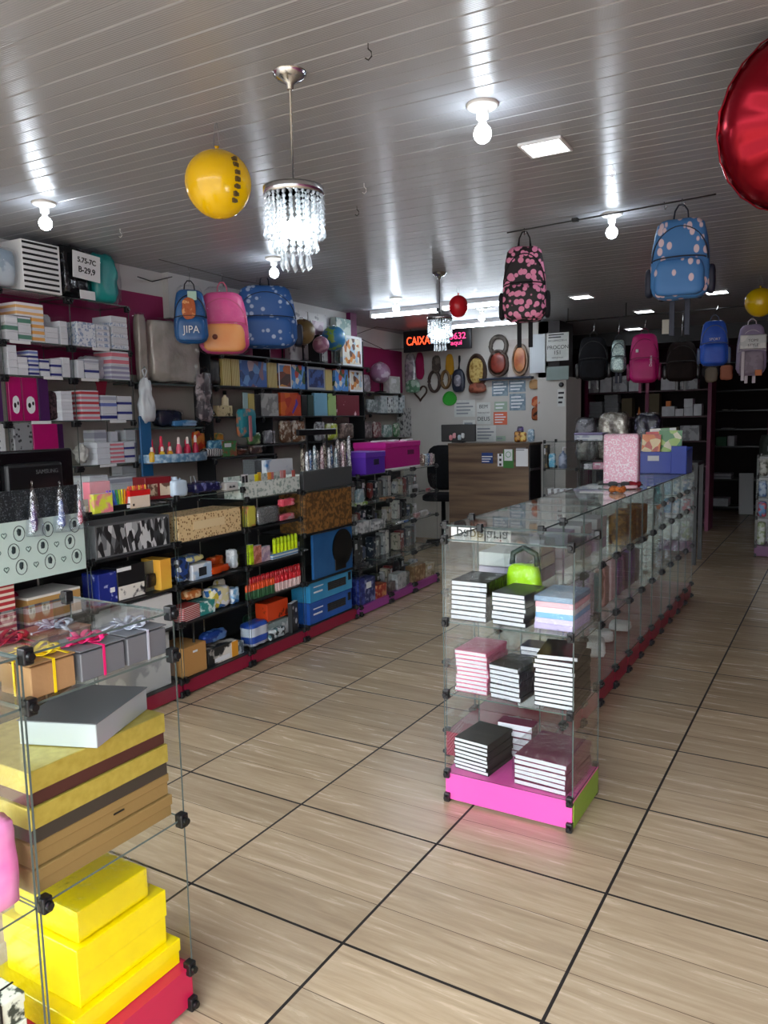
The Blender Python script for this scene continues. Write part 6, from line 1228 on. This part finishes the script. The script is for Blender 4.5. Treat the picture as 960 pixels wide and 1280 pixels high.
# handicrafts on the wall
def wallthing(px0, py0, px1, py1, mat, label, cat, name, kind='oval', d=.04, inner=None, u=.002, rot=0, inm=.74):
    a, _ = FW.px(u, px0, (py0+py1)/2); c, _ = FW.px(u, px1, (py0+py1)/2); _, t = FW.px(u, (px0+px1)/2, py0); _, bt = FW.px(u, (px0+px1)/2, py1); w, h = c-a, t-bt
    loc = FW.w(u, (a+c)/2, (t+bt)/2); b = B()
    if kind == 'oval':
        n = 26; rr = []
        for q, y in ((1, 0), (1, -d), (.86, -d), (.8, -d*.4)):
            rr.append([b.verts.new((w/2*q*math.cos(2*PI*i/n)*(1-.12*math.sin(2*PI*i/n)), y, h/2*q*math.sin(2*PI*i/n))) for i in range(n)])
        for r0, r1 in zip(rr, rr[1:]):
            for i in range(n): b.faces.new((r0[i], r0[(i+1) % n], r1[(i+1) % n], r1[i]))
        b.faces.new(rr[-1]); bmesh.ops.recalc_face_normals(b, faces=b.faces[:])
    elif kind == 'soft': pillow(b, w, d, h, 3, 7, .012, len(label), (0, -d/2, -h/2), 0, .15)
    elif kind == 'heart':
        q = [(w/2*16*math.sin(t_)**3/16, h/2*(13*math.cos(t_)-5*math.cos(2*t_)-2*math.cos(3*t_)-math.cos(4*t_))/15) for t_ in [2*PI*k/24 for k in range(24)]]; tube(b, [(x, -.012, z) for x, z in q], .012, 6, 0, 1, True)
    elif kind == 'loop':
        tube(b, [(w*.42*math.sin(2*PI*i/24), -.02, h*.45*math.cos(2*PI*i/24)) for i in range(24)], .028, 6, 0, .7, True); tube(b, [(0, -.02, h*.45), (0, -.012, h*.58)], .004, 5)
    o = O(name, b, mat, None, loc, (0, rot, 0), label=label, cat=cat)
    if inner: O('inset', pillow(B(), w*inm, d*.8, h*inm, 2.4, 8, .004, 2, (0, -d*.8, -h*inm/2)), inner, o)
    return o
STRAW = M('straw', 'c0a868', '8a6a30', 'noise', 30, .7, th=.55, soft=.1); RIMW = M('dark_wood_rim', '3a2418', rough=.5); AMB = M('red_wood', '8a3a2c', '5a2018', 'noise', 12, .35, soft=.2)
wallthing(507, 441, 523, 489, M('silver_bag', '9a9ca0', 'c8cacc', 'noise', 16, .25, metal=.3), 'silver bag hanging on the wall under the glowing sign', 'bag', 'hanging_bag', 'soft', .08)
wallthing(520, 440, 532, 475, M('rose_cloth', '9a2050', rough=.7), 'dark pink cloth hanging beside the silver bag', 'cloth', 'hanging_cloth', 'soft', .05)
wallthing(508, 474, 528, 492, M('green_clear_bag', '5a8a6a', 'b0c8b8', 'noise', 14, .3), 'greenish clear bag hanging under the silver bag', 'bag', 'hanging_bag', 'soft', .09, u=.01)
wallthing(518, 481, 534, 500, RIMW, 'dark heart-shaped twig wreath on the wall', 'wreath', 'heart_wreath', 'heart')
wallthing(536, 463, 552, 491, M('dark_leather', '3a2a24', rough=.5), 'dark leather strap loop hanging on the wall', 'strap', 'strap_loop', 'loop')
wallthing(541, 444, 553, 466, M('grey_felt', '4a443e', '6a6258', 'noise', 16, .8), 'grey brown hanging bag with a black top', 'bag', 'hanging_bag', 'soft', .07)
wallthing(552, 463, 564, 486, M('bronze_strap', '6a4e28', rough=.5), 'bronze strap loop beside the dark one', 'strap', 'strap_loop', 'loop')
wallthing(557, 442, 569, 470, M('mustard_cloth', 'c8982a', 'b08020', 'noise', 10, .8, soft=.3), 'mustard yellow cloth hanging on the wall', 'cloth', 'hanging_cloth', 'soft', .04)
wallthing(554, 489, 571, 507, M('green_disc', '2a9a2a', rough=.6), 'bright green round disc on the wall', 'disc', 'wall_disc', 'oval', .02)
o = wallthing(566, 461, 584, 491, M('navy_leather', '1c2434', rough=.45), 'navy pouch with a grey face hanging on the wall', 'pouch', 'hanging_pouch', 'soft', .08, M('grey_fur', '7a7880', '9a98a0', 'noise', 20, .8), inm=.5)
O('drawstring', tube(B(), [(0, -.03, .14), (.01, -.03, .24), (0, -.01, .3)], .014, 6), BLACK, o)
wallthing(587, 478, 611, 492, M('rust_board', '8a4a34', '6a3424', 'noise', 14, .6), 'rust brown ledge under the oval straw tray', 'board', 'wall_board', 'soft', .1)
wallthing(585, 442, 609, 485, RIMW, 'oval tray with a straw coloured face', 'tray', 'wall_tray', 'oval', .05, STRAW)
o = wallthing(612, 437, 637, 471, RIMW, 'red wooden oval with a dark rim and plaited top', 'tray', 'wall_tray', 'oval', .06, AMB)
O('plaited_top', tube(B(), [(.10*math.cos(a), -.03, .20+.11*math.sin(a)) for a in [2*PI*i/16 for i in range(16)]], .03, 7, 0, .9, True), M('plait', '3a3430', '6a6258', 'wx', 40, .6), o)
o = sheet(FW, 636, 424, 662, 472, M('pale_frame_board', 'b8aea8', rough=.6), 'pale board behind the polished stone slice', 'board', 'wall_board', .012, .012)
wallthing(641, 429, 661, 470, M('stone_rim', '5a3a24', 'a08a70', 'noise', 8, .35, soft=.2), 'brown polished stone slice with an orange heart', 'stone slice', 'stone_slice', 'oval', .04, M('orange_agate', 'c88a5a', '8a3a20', 'noise', 8, .25, soft=.2), u=.03)
O('dark_ledge', box(B(), -.36, .30, -.08, 0, -.012, .012, 0, .003), M('dark_blue_ledge', '20283a', rough=.5), None, (FW.px(0, 637, 472)[0], 6.998, FW.px(0, 637, 473)[1]), label='dark narrow ledge under the red oval and the stone slice', cat='shelf')
# papers
PAP = M('notice_paper', 'd8dad6', 'ccd0cc', 'noise', 5, .7); BLP = M('blue_grey_notice', '8a9ca8', '6f8492', 'noise', 18, .6); GRP = M('green_notice', '9ab09c', rough=.6); ORP = M('orange_notice', 'd86a4a', rough=.6)
def note(x0, y0, x1, y1, m, l, n=4, ink=GINK, F=None, u=.0015, txt=(), **k):
    F = F or FW; o = sheet(F, x0, y0, x1, y1, m, l, u=u, txt=txt, **k)
    if n:
        bb = o.bound_box; lines(o, bb[6][0]-bb[0][0], bb[6][2]-bb[0][2], n, ink)
    return o
note(568, 500, 594, 521, PAP, 'white notice with grey print under the straw tray', 4)
note(596, 503, 613, 530, PAP, 'white poster with bold black words', 0, txt=(('BEM', .24, 0, .3, INK), ('MARAVILHOSO', .09, 0, .02, INK), ('DEUS', .27, 0, -.27, INK)))
note(615, 476, 635, 495, BLP, 'blue grey notice under the red oval', 4, CARD)
note(636, 475, 657, 490, BLP, 'upper blue grey notice under the stone slice', 3, CARD)
note(637, 492, 657, 513, BLP, 'lower blue grey notice under the stone slice', 4, CARD)
note(618, 502, 634, 513, GRP, 'small pale green notice above the orange one', 2, CARD)
note(617, 515, 634, 531, ORP, 'orange notice on the wall over the cash desk', 4, CARD)
note(594, 532, 620, 552, PAP, 'white notice low on the wall over the cash desk', 4)
note(579, 525, 594, 540, PAP, 'pale sheet beside the poster with bold words', 2)
note(620, 545, 632, 551, GRP, 'small green edged slip over the desk edge', 1)
note(663, 418, 682, 466, M('white_file_board', 'd4dade', 'c0c8cc', 'wx', 20, .5, soft=.3), 'tall white panel beside the printed consumer board', 0, u=.012, name='wall_panel', cat='board', F=FY(6.96), th=.02)
o = note(683, 416, 711, 451, PAP, 'white board with black print and the number 151', 0, u=.016, F=FY(6.96), name='information_board', cat='board', th=.004, txt=(('RECLAMACOES E', .09, 0, .22, INK), ('PROCON', .19, .02, -.02, INK), ('151', .2, 0, -.21, INK), ('www.procon', .08, 0, -.38, INK)))
bb = o.bound_box; lines(o, bb[6][0]-bb[0][0], bb[6][2]-bb[0][2], 2, INK, z0=.3, z1=.48, y=-.0052)
note(683, 458, 711, 475, M('grey_green_board', '7a8a86', rough=.5), 'grey green board under the consumer board', 3, INK, u=.016, F=FY(6.96), name='information_board', cat='board', th=.004)
note(697, 486, 706, 508, PAP, 'narrow white slip with dark print on the wall corner', 3, INK, F=FC)
O('round_doorbell', lathe(B(), [(.001, -.03), (.025, -.03), (.03, -.012), (.015, 0)], 14, (0, 0, 0), 0, 'y'), BLACK, None, FC.w(.0, FC.px(0, 702, 481)[0], FC.px(0, 702, 481)[1]), label='black round bell on the wall corner above the narrow slip', cat='bell')
LEAF = M('orange_leaf_paper', 'b8643a', 'd89058', 'noise', 20, .7, soft=.2)
for i, (x0, y0, x1, y1, l) in enumerate(((661, 474, 676, 487, 'tan paper bow at the top of the orange garland'), (674, 487, 686, 498, 'orange paper leaf beside the garland'), (664, 495, 679, 509, 'rust paper leaf in the middle of the garland'), (664, 508, 677, 526, 'brown patterned paper owl at the foot of the garland'), (683, 505, 690, 521, 'small dark paper owl beside the garland'))):
    wallthing(x0, y0, x1, y1, (M('tan_paper', 'b08a60', rough=.7), LEAF, M('rust_paper', 'a84a30', 'c87a50', 'noise', 16, .7), M('owl_paper', '8a4a2a', '2a1c18', 'noise', 22, .7, th=.54), M('dark_owl', '4a4a4c', 'a0a0a0', 'noise', 30, .7))[i], l, 'paper decoration', 'paper_decoration', 'soft', .03)

# glass cases to the aisle side of the cash desk
FG = FY(5.95)
def gcase(px0, px1, label, ztop, lv):
    a, _ = FG.px(0, px0, 600); c, _ = FG.px(0, px1, 600)
    case(FG, 'display_case', label, a+.02, c, .36, [.12]+lv+[ztop], M('dark_base', '2a2c30', rough=.5), back='glass', group=None); return a+.02, c
L1 = [.42, .70, .98]
a1, c1 = gcase(677, 722, 'glass case beside the cash desk with cups and a pump bottle', 1.26, L1)
a2, c2 = gcase(722, 768, 'glass case behind the pink glittery box', 1.26, L1)
many(FG, .981, [('p', 684, 566, 694, '5ab0d0', 'd0e8f0', 'cyan packet'), ('c', 679, 556, 684, '3a3a34', '8a7a5a', 'dark narrow box')], u=-.06, where='in the case beside the cash desk')
v, w, h = FG.slot(-.1, 697, 552, 709, .981)
o = O('pump_bottle', lathe(B(), [(.04, 0), (.045, .01), (.045, .12), (.03, .15), (.014, .16), (.014, .18)], 16), M('pale_label_bottle', 'a8b4c8', '6a7890', 'noise', 14, .3), None, FG.w(-.12, v, .981), label='pale pump bottle in the case beside the cash desk', cat='bottle')
O('pump_head', tube(B(), [(0, 0, .175), (0, 0, .215), (.035, 0, .215)], .007, 7), WHITE, o)
CUPM = mesh('cup', lathe(B(), [(.02, 0), (.028, .07), (.026, .07), (.019, .004), (.0005, .004)], 14), M('white_cup', 'd8dcdc', 'a09898', 'noise', 20, .3))
for i in range(10):
    OM('cup', CUPM, None, FG.w(-.07-.07*(i//5), a1+.045+(c1-a1-.09)*(i % 5)/4, .701), label=['front', 'back'][i//5]+'-row printed cup, '+['closest to the desk', 'second from the desk', 'third from the desk', 'fourth from the desk', 'farthest from the desk'][i % 5]+', in the glass case', cat='cup', group='cups in the glass case')
many(FG, .421, [('p', 680, 608, 690, '9a9a98', 'd0d0ce', 'grey bead packet'), ('p', 692, 606, 702, '8a2a3a', 'c0a0a0', 'red bead packet'), ('p', 704, 604, 716, '8a8e90', 'd8dada', 'silver bead packet')], u=-.06, where='low in the case beside the cash desk')
many(FG, .981, [('c', 724, 580, 740, 'd4d8dc', '9aa0a8', 'white flat box'), ('c', 741, 578, 757, 'c88aa0', 'e0b8c8', 'rosy box')], u=-.06, where='in the case behind the glittery box')
many(FG, .701, [('c', 725, 612, 742, '3a3c44', '7a7c84', 'dark box'), ('c', 744, 610, 758, 'd0d0d0', '8a8a8c', 'pale box')], u=-.06, where='on the lower shelf of the case behind the glittery box')
CL = M('clear_lilac_case', 'b0b8c8', 'd8e0e4', 'noise', 10, .2)
v, w, h = FG.slot(.0, 716, 541, 752, 1.262)
o = T('storage_pack', 'clear case with pale goods and a lilac lid standing on the glass case', 'case', FG.w(-.14, v, 1.262)); b = B(); box(b, -w/2, w/2, -.1, .1, 0, h*.72, 0, .01, 2); O('clear_body', b, CL, o)
b = B(); box(b, -w/2-.004, w/2+.004, -.104, .104, h*.7, h, 0, .012, 2); O('lilac_lid', b, M('lilac_lid', '8a80a8', rough=.4), o)
b = B(); box(b, -w*.4, w*.4, -.102, -.098, h*.25, h*.4, 0, .004); O('white_band', b, CARD, o)
FK = FY(6.4)
SILB = M('crinkled_silver', '8a8478', 'd0ccc0', 'noise', 22, .25, metal=.35, th=.55, soft=.1)
def kbag(px0, pt, px1, z, m, l, u=0, f=True):
    v, w, h = FK.slot(u, px0, pt, px1, z); o = O('gift_bag', pillow(B(), w*.96, .14, h*.98, 5, 8, .03, len(l)), m, None, FK.w(u-.08, v, z), label=l, cat='bag'); O('clear_wrap', pillow(B(), w, .15, h, 6, 8, .02, 3), FILM, o)
O('stock_table', box(box(box(box(box(B(), -.55, .6, -.2, .2, 1.0, 1.03, 0, .003), -.55, -.51, -.2, -.16, 0, 1.0), .56, .6, -.2, -.16, 0, 1.0), -.55, -.51, .16, .2, 0, 1.0), .56, .6, .16, .2, 0, 1.0), DARK, None, (.55, 6.62, 0), label='dark stock table behind the glass cases carrying wrapped gift bags', cat='table')
kbag(744, 513, 786, 1.031, SILB, 'crinkled silver gift bag standing behind the pink glittery box', .0)
kbag(789, 514, 827, 1.031, M('dark_wrapped', '1c1e2e', '5a5a78', 'noise', 16, .25, th=.62, soft=.05), 'dark wrapped gift bag with a red patch behind the glittery box', .0)
kbag(716, 520, 744, 1.031, M('dim_wrapped', '4a4a50', '8a8a90', 'noise', 16, .3), 'dim grey wrapped bag behind the lilac-lidded case', -.05)

# ================================================================== store end of the shop
YF = 8.9; FF = FY(YF); POST = M('magenta_post', '6a1040', rough=.5)
o = T('stock_shelves', 'tall dark stock shelves with maroon posts behind the hanging backpacks', 'shelf unit', (.09, YF+.2, 0))
for x in (-.78, .03, .80): b = B(); box(b, x-.022, x+.022, -.2, .2, 0, 2.2); O('post', b, POST, o)
for z in (.12, .5, .85, 1.17, 1.49, 1.83, 2.19): b = B(); box(b, -.80, .82, -.195, .2, z-.02, z); O('shelf', b, M('dark_maroon_shelf', '34101f', rough=.5), o)
b = B(); box(b, -.80, .82, .2, .21, 0, 2.2); O('back_panel', b, M('dark_back', '1c1216', rough=.7), o)
STK = M('grey_paper_stack', 'a8acb0', '4a4c50', 'wz', 60, .7, th=.45)
def frow(z, lst, u=-.02, where=''):
    for x0, yt, x1, m, l in lst:
        carton(FF, 'carton', l+' '+where, 'box', x0, yt, x1, z, .18, m, u=u)
WBX = M('white_stock_box', 'c8ccd0', 'a8acb2', 'noise', 14, .5, soft=.3); GBX = M('grey_stock_box', '8a8e92', 'b0b4b8', 'noise', 12, .6); OBX = M('olive_stock_box', '5a5240', rough=.7)
frow(1.831, [(736, 470, 748, GBX, 'grey box under the black backpack'), (750, 472, 764, WBX, 'white box under the silvery backpack'), (766, 470, 784, GBX, 'grey box beside the magenta backpack'), (786, 474, 800, WBX, 'white box under the magenta backpack'), (826, 472, 846, WBX, 'pale box under the dark brown backpack'), (850, 474, 872, GBX, 'grey long box at the shelf end')], where='on the upper stock shelf')
for k, (x0, x1, yt, n) in enumerate(((736, 752, 502, 4), (755, 772, 493, 5))):
    v, w, h = FF.slot(-.02, x0, yt, x1, 1.491)
    for i in range(n):
        O('paper_ream', box(B(), -w/2, w/2, -.09, .09, 0, h/n*.95, 0, .003), STK, None, FF.w(-.12, v+.006*(i % 2), 1.491+i*h/n), (0, 0, .05*(i % 3-1)), label=f'grey paper ream on the stock shelf, {order(i, n)} of the {["low", "high"][k]} pile', cat='paper ream')
frow(1.491, [(777, 498, 790, OBX, 'olive box in the dark middle'), (806, 492, 824, OBX, 'wide olive box'), (827, 508, 843, WBX, 'white box with an orange ticket'), (844, 511, 854, WBX, 'small low white box'), (867, 505, 877, WBX, 'white box at the post')], where='on the middle stock shelf')
for i, (yt, z) in enumerate(((508, 1.491), (495, 1.601))): carton(FF, 'carton', ['lower', 'upper'][i]+' white box of the taller pile on the middle stock shelf', 'box', 855, yt, 866, z, .18, WBX, u=-.02, geo=(*FF.slot(-.02, 855, yt, 866, z)[:2], .108))
v, w, h = FF.slot(-.02, 831, 500, 839, 1.58); O('orange_ticket', box(B(), -.03, .03, -.03, .03, 0, .07, 0, .004), M('orange_ticket_m', 'c8702a', rough=.5), None, FF.w(-.06, v, FF.slot(-.02, 827, 508, 843, 1.491)[2]+1.4915), label='small orange box on the white box of the middle stock shelf', cat='box')
v, z = FF.px(-.02, 799, 505); O('orange_cone', lathe(B(), [(.022, 0), (.018, .04), (.003, .13)], 10), 'orange_ticket_m', None, FF.w(-.02, v, 1.4915), label='thin orange cone standing before the wide olive box', cat='ornament')
frow(1.171, [(736, 534, 760, GBX, 'grey box behind the silver gift bag'), (828, 534, 848, OBX, 'olive box behind the picture books'), (850, 532, 874, GBX, 'grey box behind the blue bin')], where='on the lower stock shelf')
frow(.851, [(812, 580, 840, WBX, 'white box behind the island end'), (845, 582, 874, GBX, 'grey box behind the island end')], where='on the low stock shelf')
# aisle end
FA = FY(11.0)
o = T('end_shelves', 'dark narrow shelves at the end of the aisle', 'shelf unit', (1.0, 11.2, 0))
for x in (-.55, .42): b = B(); box(b, x-.02, x+.02, -.2, .2, 0, 2.3); O('post', b, POST, o)
for z in (.10, .52, 1.02, 1.28, 1.56, 1.86, 2.28): b = B(); box(b, -.53, .40, -.2, .2, z-.02, z); O('shelf', b, DARK, o)
b = B(); box(b, -.55, .42, .2, .21, 0, 2.3); O('back_panel', b, 'dark_back', o)
def fa(x0, yt, x1, z, m, l, d=.3): carton(FA, 'carton', l, 'box', x0, yt, x1, z, d, m, u=-.02)
fa(885, 623, 910, .101, WBX, 'pale storage box on the lowest shelf at the end of the aisle')
fa(886, 592, 914, .521, M('printed_stock', 'a8acb4', '7a7e88', 'wz', 5, .5, th=.7), 'large grey printed box on the second shelf at the end of the aisle')
fa(892, 571, 917, .521+.24, WBX, 'white lidded box on top of the large grey printed one') if False else None
fa(895, 546, 908, 1.021, M('green_stock', '1f5a3a', rough=.6), 'dark green box on the aisle end shelves'); fa(909, 545, 918, 1.021, WBX, 'white striped box beside the dark green one')
fa(901, 536, 917, 1.281, GBX, 'grey flat box above the dark green one'); fa(902, 514, 918, 1.561, M('mixed_stock', '9a9a92', '5a5c58', 'noise', 14, .5), 'mottled packet box on the upper aisle end shelf')
O('leaning_board', box(B(), -.10, .10, -.012, .012, 0, .62, 0, .004), M('white_board', 'c8ccce', rough=.4), None, (1.16, 10.88, .003), (-.14, .0, .25), label='white board leaning at the end of the aisle', cat='board')
o = T('wrapped_drum', 'tall grey green wrapped drum beside the aisle end shelves', 'drum', (1.62, 10.3, 0))
O('drum_body', lathe(B(), [(.24, 0), (.26, .03), (.26, 1.12), (.24, 1.2), (.001, 1.22)], 24), M('grey_green_wrap', '4a544e', '6a746e', 'noise', 9, .45, soft=.2, bump=.3, bs=20), o)
b = B(); box(b, -.14, .14, -.268, -.255, .98, 1.06, 0, .004); O('pale_print', b, GBX, o)
o = T('dark_rack', 'dark goods rack on the far side of the drum', 'rack', (2.2, 11.3, 0))
for x in (-.35, .35): b = B(); box(b, x-.02, x+.02, -.18, .18, 0, 2.2); O('post', b, POST, o)
for z in (.3, .8, 1.3, 1.8, 2.18): b = B(); box(b, -.35, .35, -.18, .18, z-.02, z); O('shelf', b, DARK, o)
FRU = FY(7.15)
RL_ = [.12, .417, .627, .845, 1.06]
case(FRU, 'display_case', 'glass case at the picture edge across the aisle on a plum base', 1.612, 2.05, .36, RL_, M('plum_base', '6a3a64', rough=.4), back=CARD, front=True)
for k, (z, hgt, cs) in enumerate(((.121, .25, ('c8ccc4', '8a9a6a', 'd8dcd8', 'a8b0a0')), (.418, .17, ('4a8ac0', 'd05060', 'c8d0d8', '7ab0d0')), (.628, .18, ('b0c4d8', '5a7aa8', 'e0e4ea', '8aa0c0')), (.846, .18, ('c8c8c0', '6a6a60', 'e0e0dc', '9a9a90')))):
    for i in range(4):
        m = M('ru_%d_%d' % (k, i), cs[i], cs[(i+1) % 4], 'noise', 24, .35, th=.52, soft=.05)
        O('packet', pillow(B(), .088, .08, hgt, 6, 6, .008, k*4+i), m, None, FRU.w(-.07, 1.672+i*.1, z), label=['first', 'second', 'third', 'fourth'][i]+' packet on the '+['lowest', 'second', 'third', 'top'][k]+' shelf of the case at the picture edge', cat='packet')
# cables near the pillar and the sign
for i, (pts, l) in enumerate((([(445, 418), (470, 405), (505, 412)], 'black cable strung from the plum pillar to the sign'), ([(452, 424), (480, 437), (506, 436)], 'black cable sagging along the magenta wall'), ([(172, 346), (190, 352), (215, 346)], 'thin black cable on the white wall strip above the pearly bags'))):
    P = []
    for j, (x, y) in enumerate(pts):
        F_, u_ = (FL, WU-.38+.09*j) if i < 2 else (FL, WU+.07)
        v, z = F_.px(u_, x, y); P.append(F_.w(u_, v, min(z, 2.59)))
    O('cable', tube(B(), P, .004, 5), BLACK, None, label=l, cat='cable')
# ================================================================== daylight and view
w = bpy.data.worlds.new('overcast_sky'); sc.world = w; w.use_nodes = True
N, L = w.node_tree.nodes, w.node_tree.links; bg = N['Background']
tc = N.new('ShaderNodeTexCoord'); sx = N.new('ShaderNodeSeparateXYZ'); L.new(tc.outputs['Generated'], sx.inputs[0])
r = N.new('ShaderNodeValToRGB'); e = r.color_ramp.elements      # street below the horizon, bright cloud above
e[0].position = .47; e[0].color = (.16, .155, .15, 1); e[1].position = .62; e[1].color = (.90, .95, 1, 1)
L.new(nd(N, L, 'MULTIPLY_ADD', sx.outputs[2], .5, .5), r.inputs[0]); L.new(r.outputs[0], bg.inputs[0]); bg.inputs[1].default_value = 9
sc.view_settings.view_transform = 'Standard'; sc.view_settings.look = 'None'; sc.view_settings.gamma = 1; sc.view_settings.exposure = .2
sc.view_settings.use_curve_mapping = False
sc.cycles.transparent_max_bounces = 64; sc.cycles.max_bounces = 10; sc.cycles.diffuse_bounces = 4; sc.cycles.glossy_bounces = 5
sc.cycles.sample_clamp_indirect = 4; sc.cycles.blur_glossy = .5; sc.cycles.caustics_reflective = False; sc.cycles.caustics_refractive = False
if LABELCHECK:
    for o in COL.objects:
        if o.parent is None and o.get('label') and len(o['label'].split()) > 16: print('LONG', len(o['label'].split()), o.name, '|', o['label'])
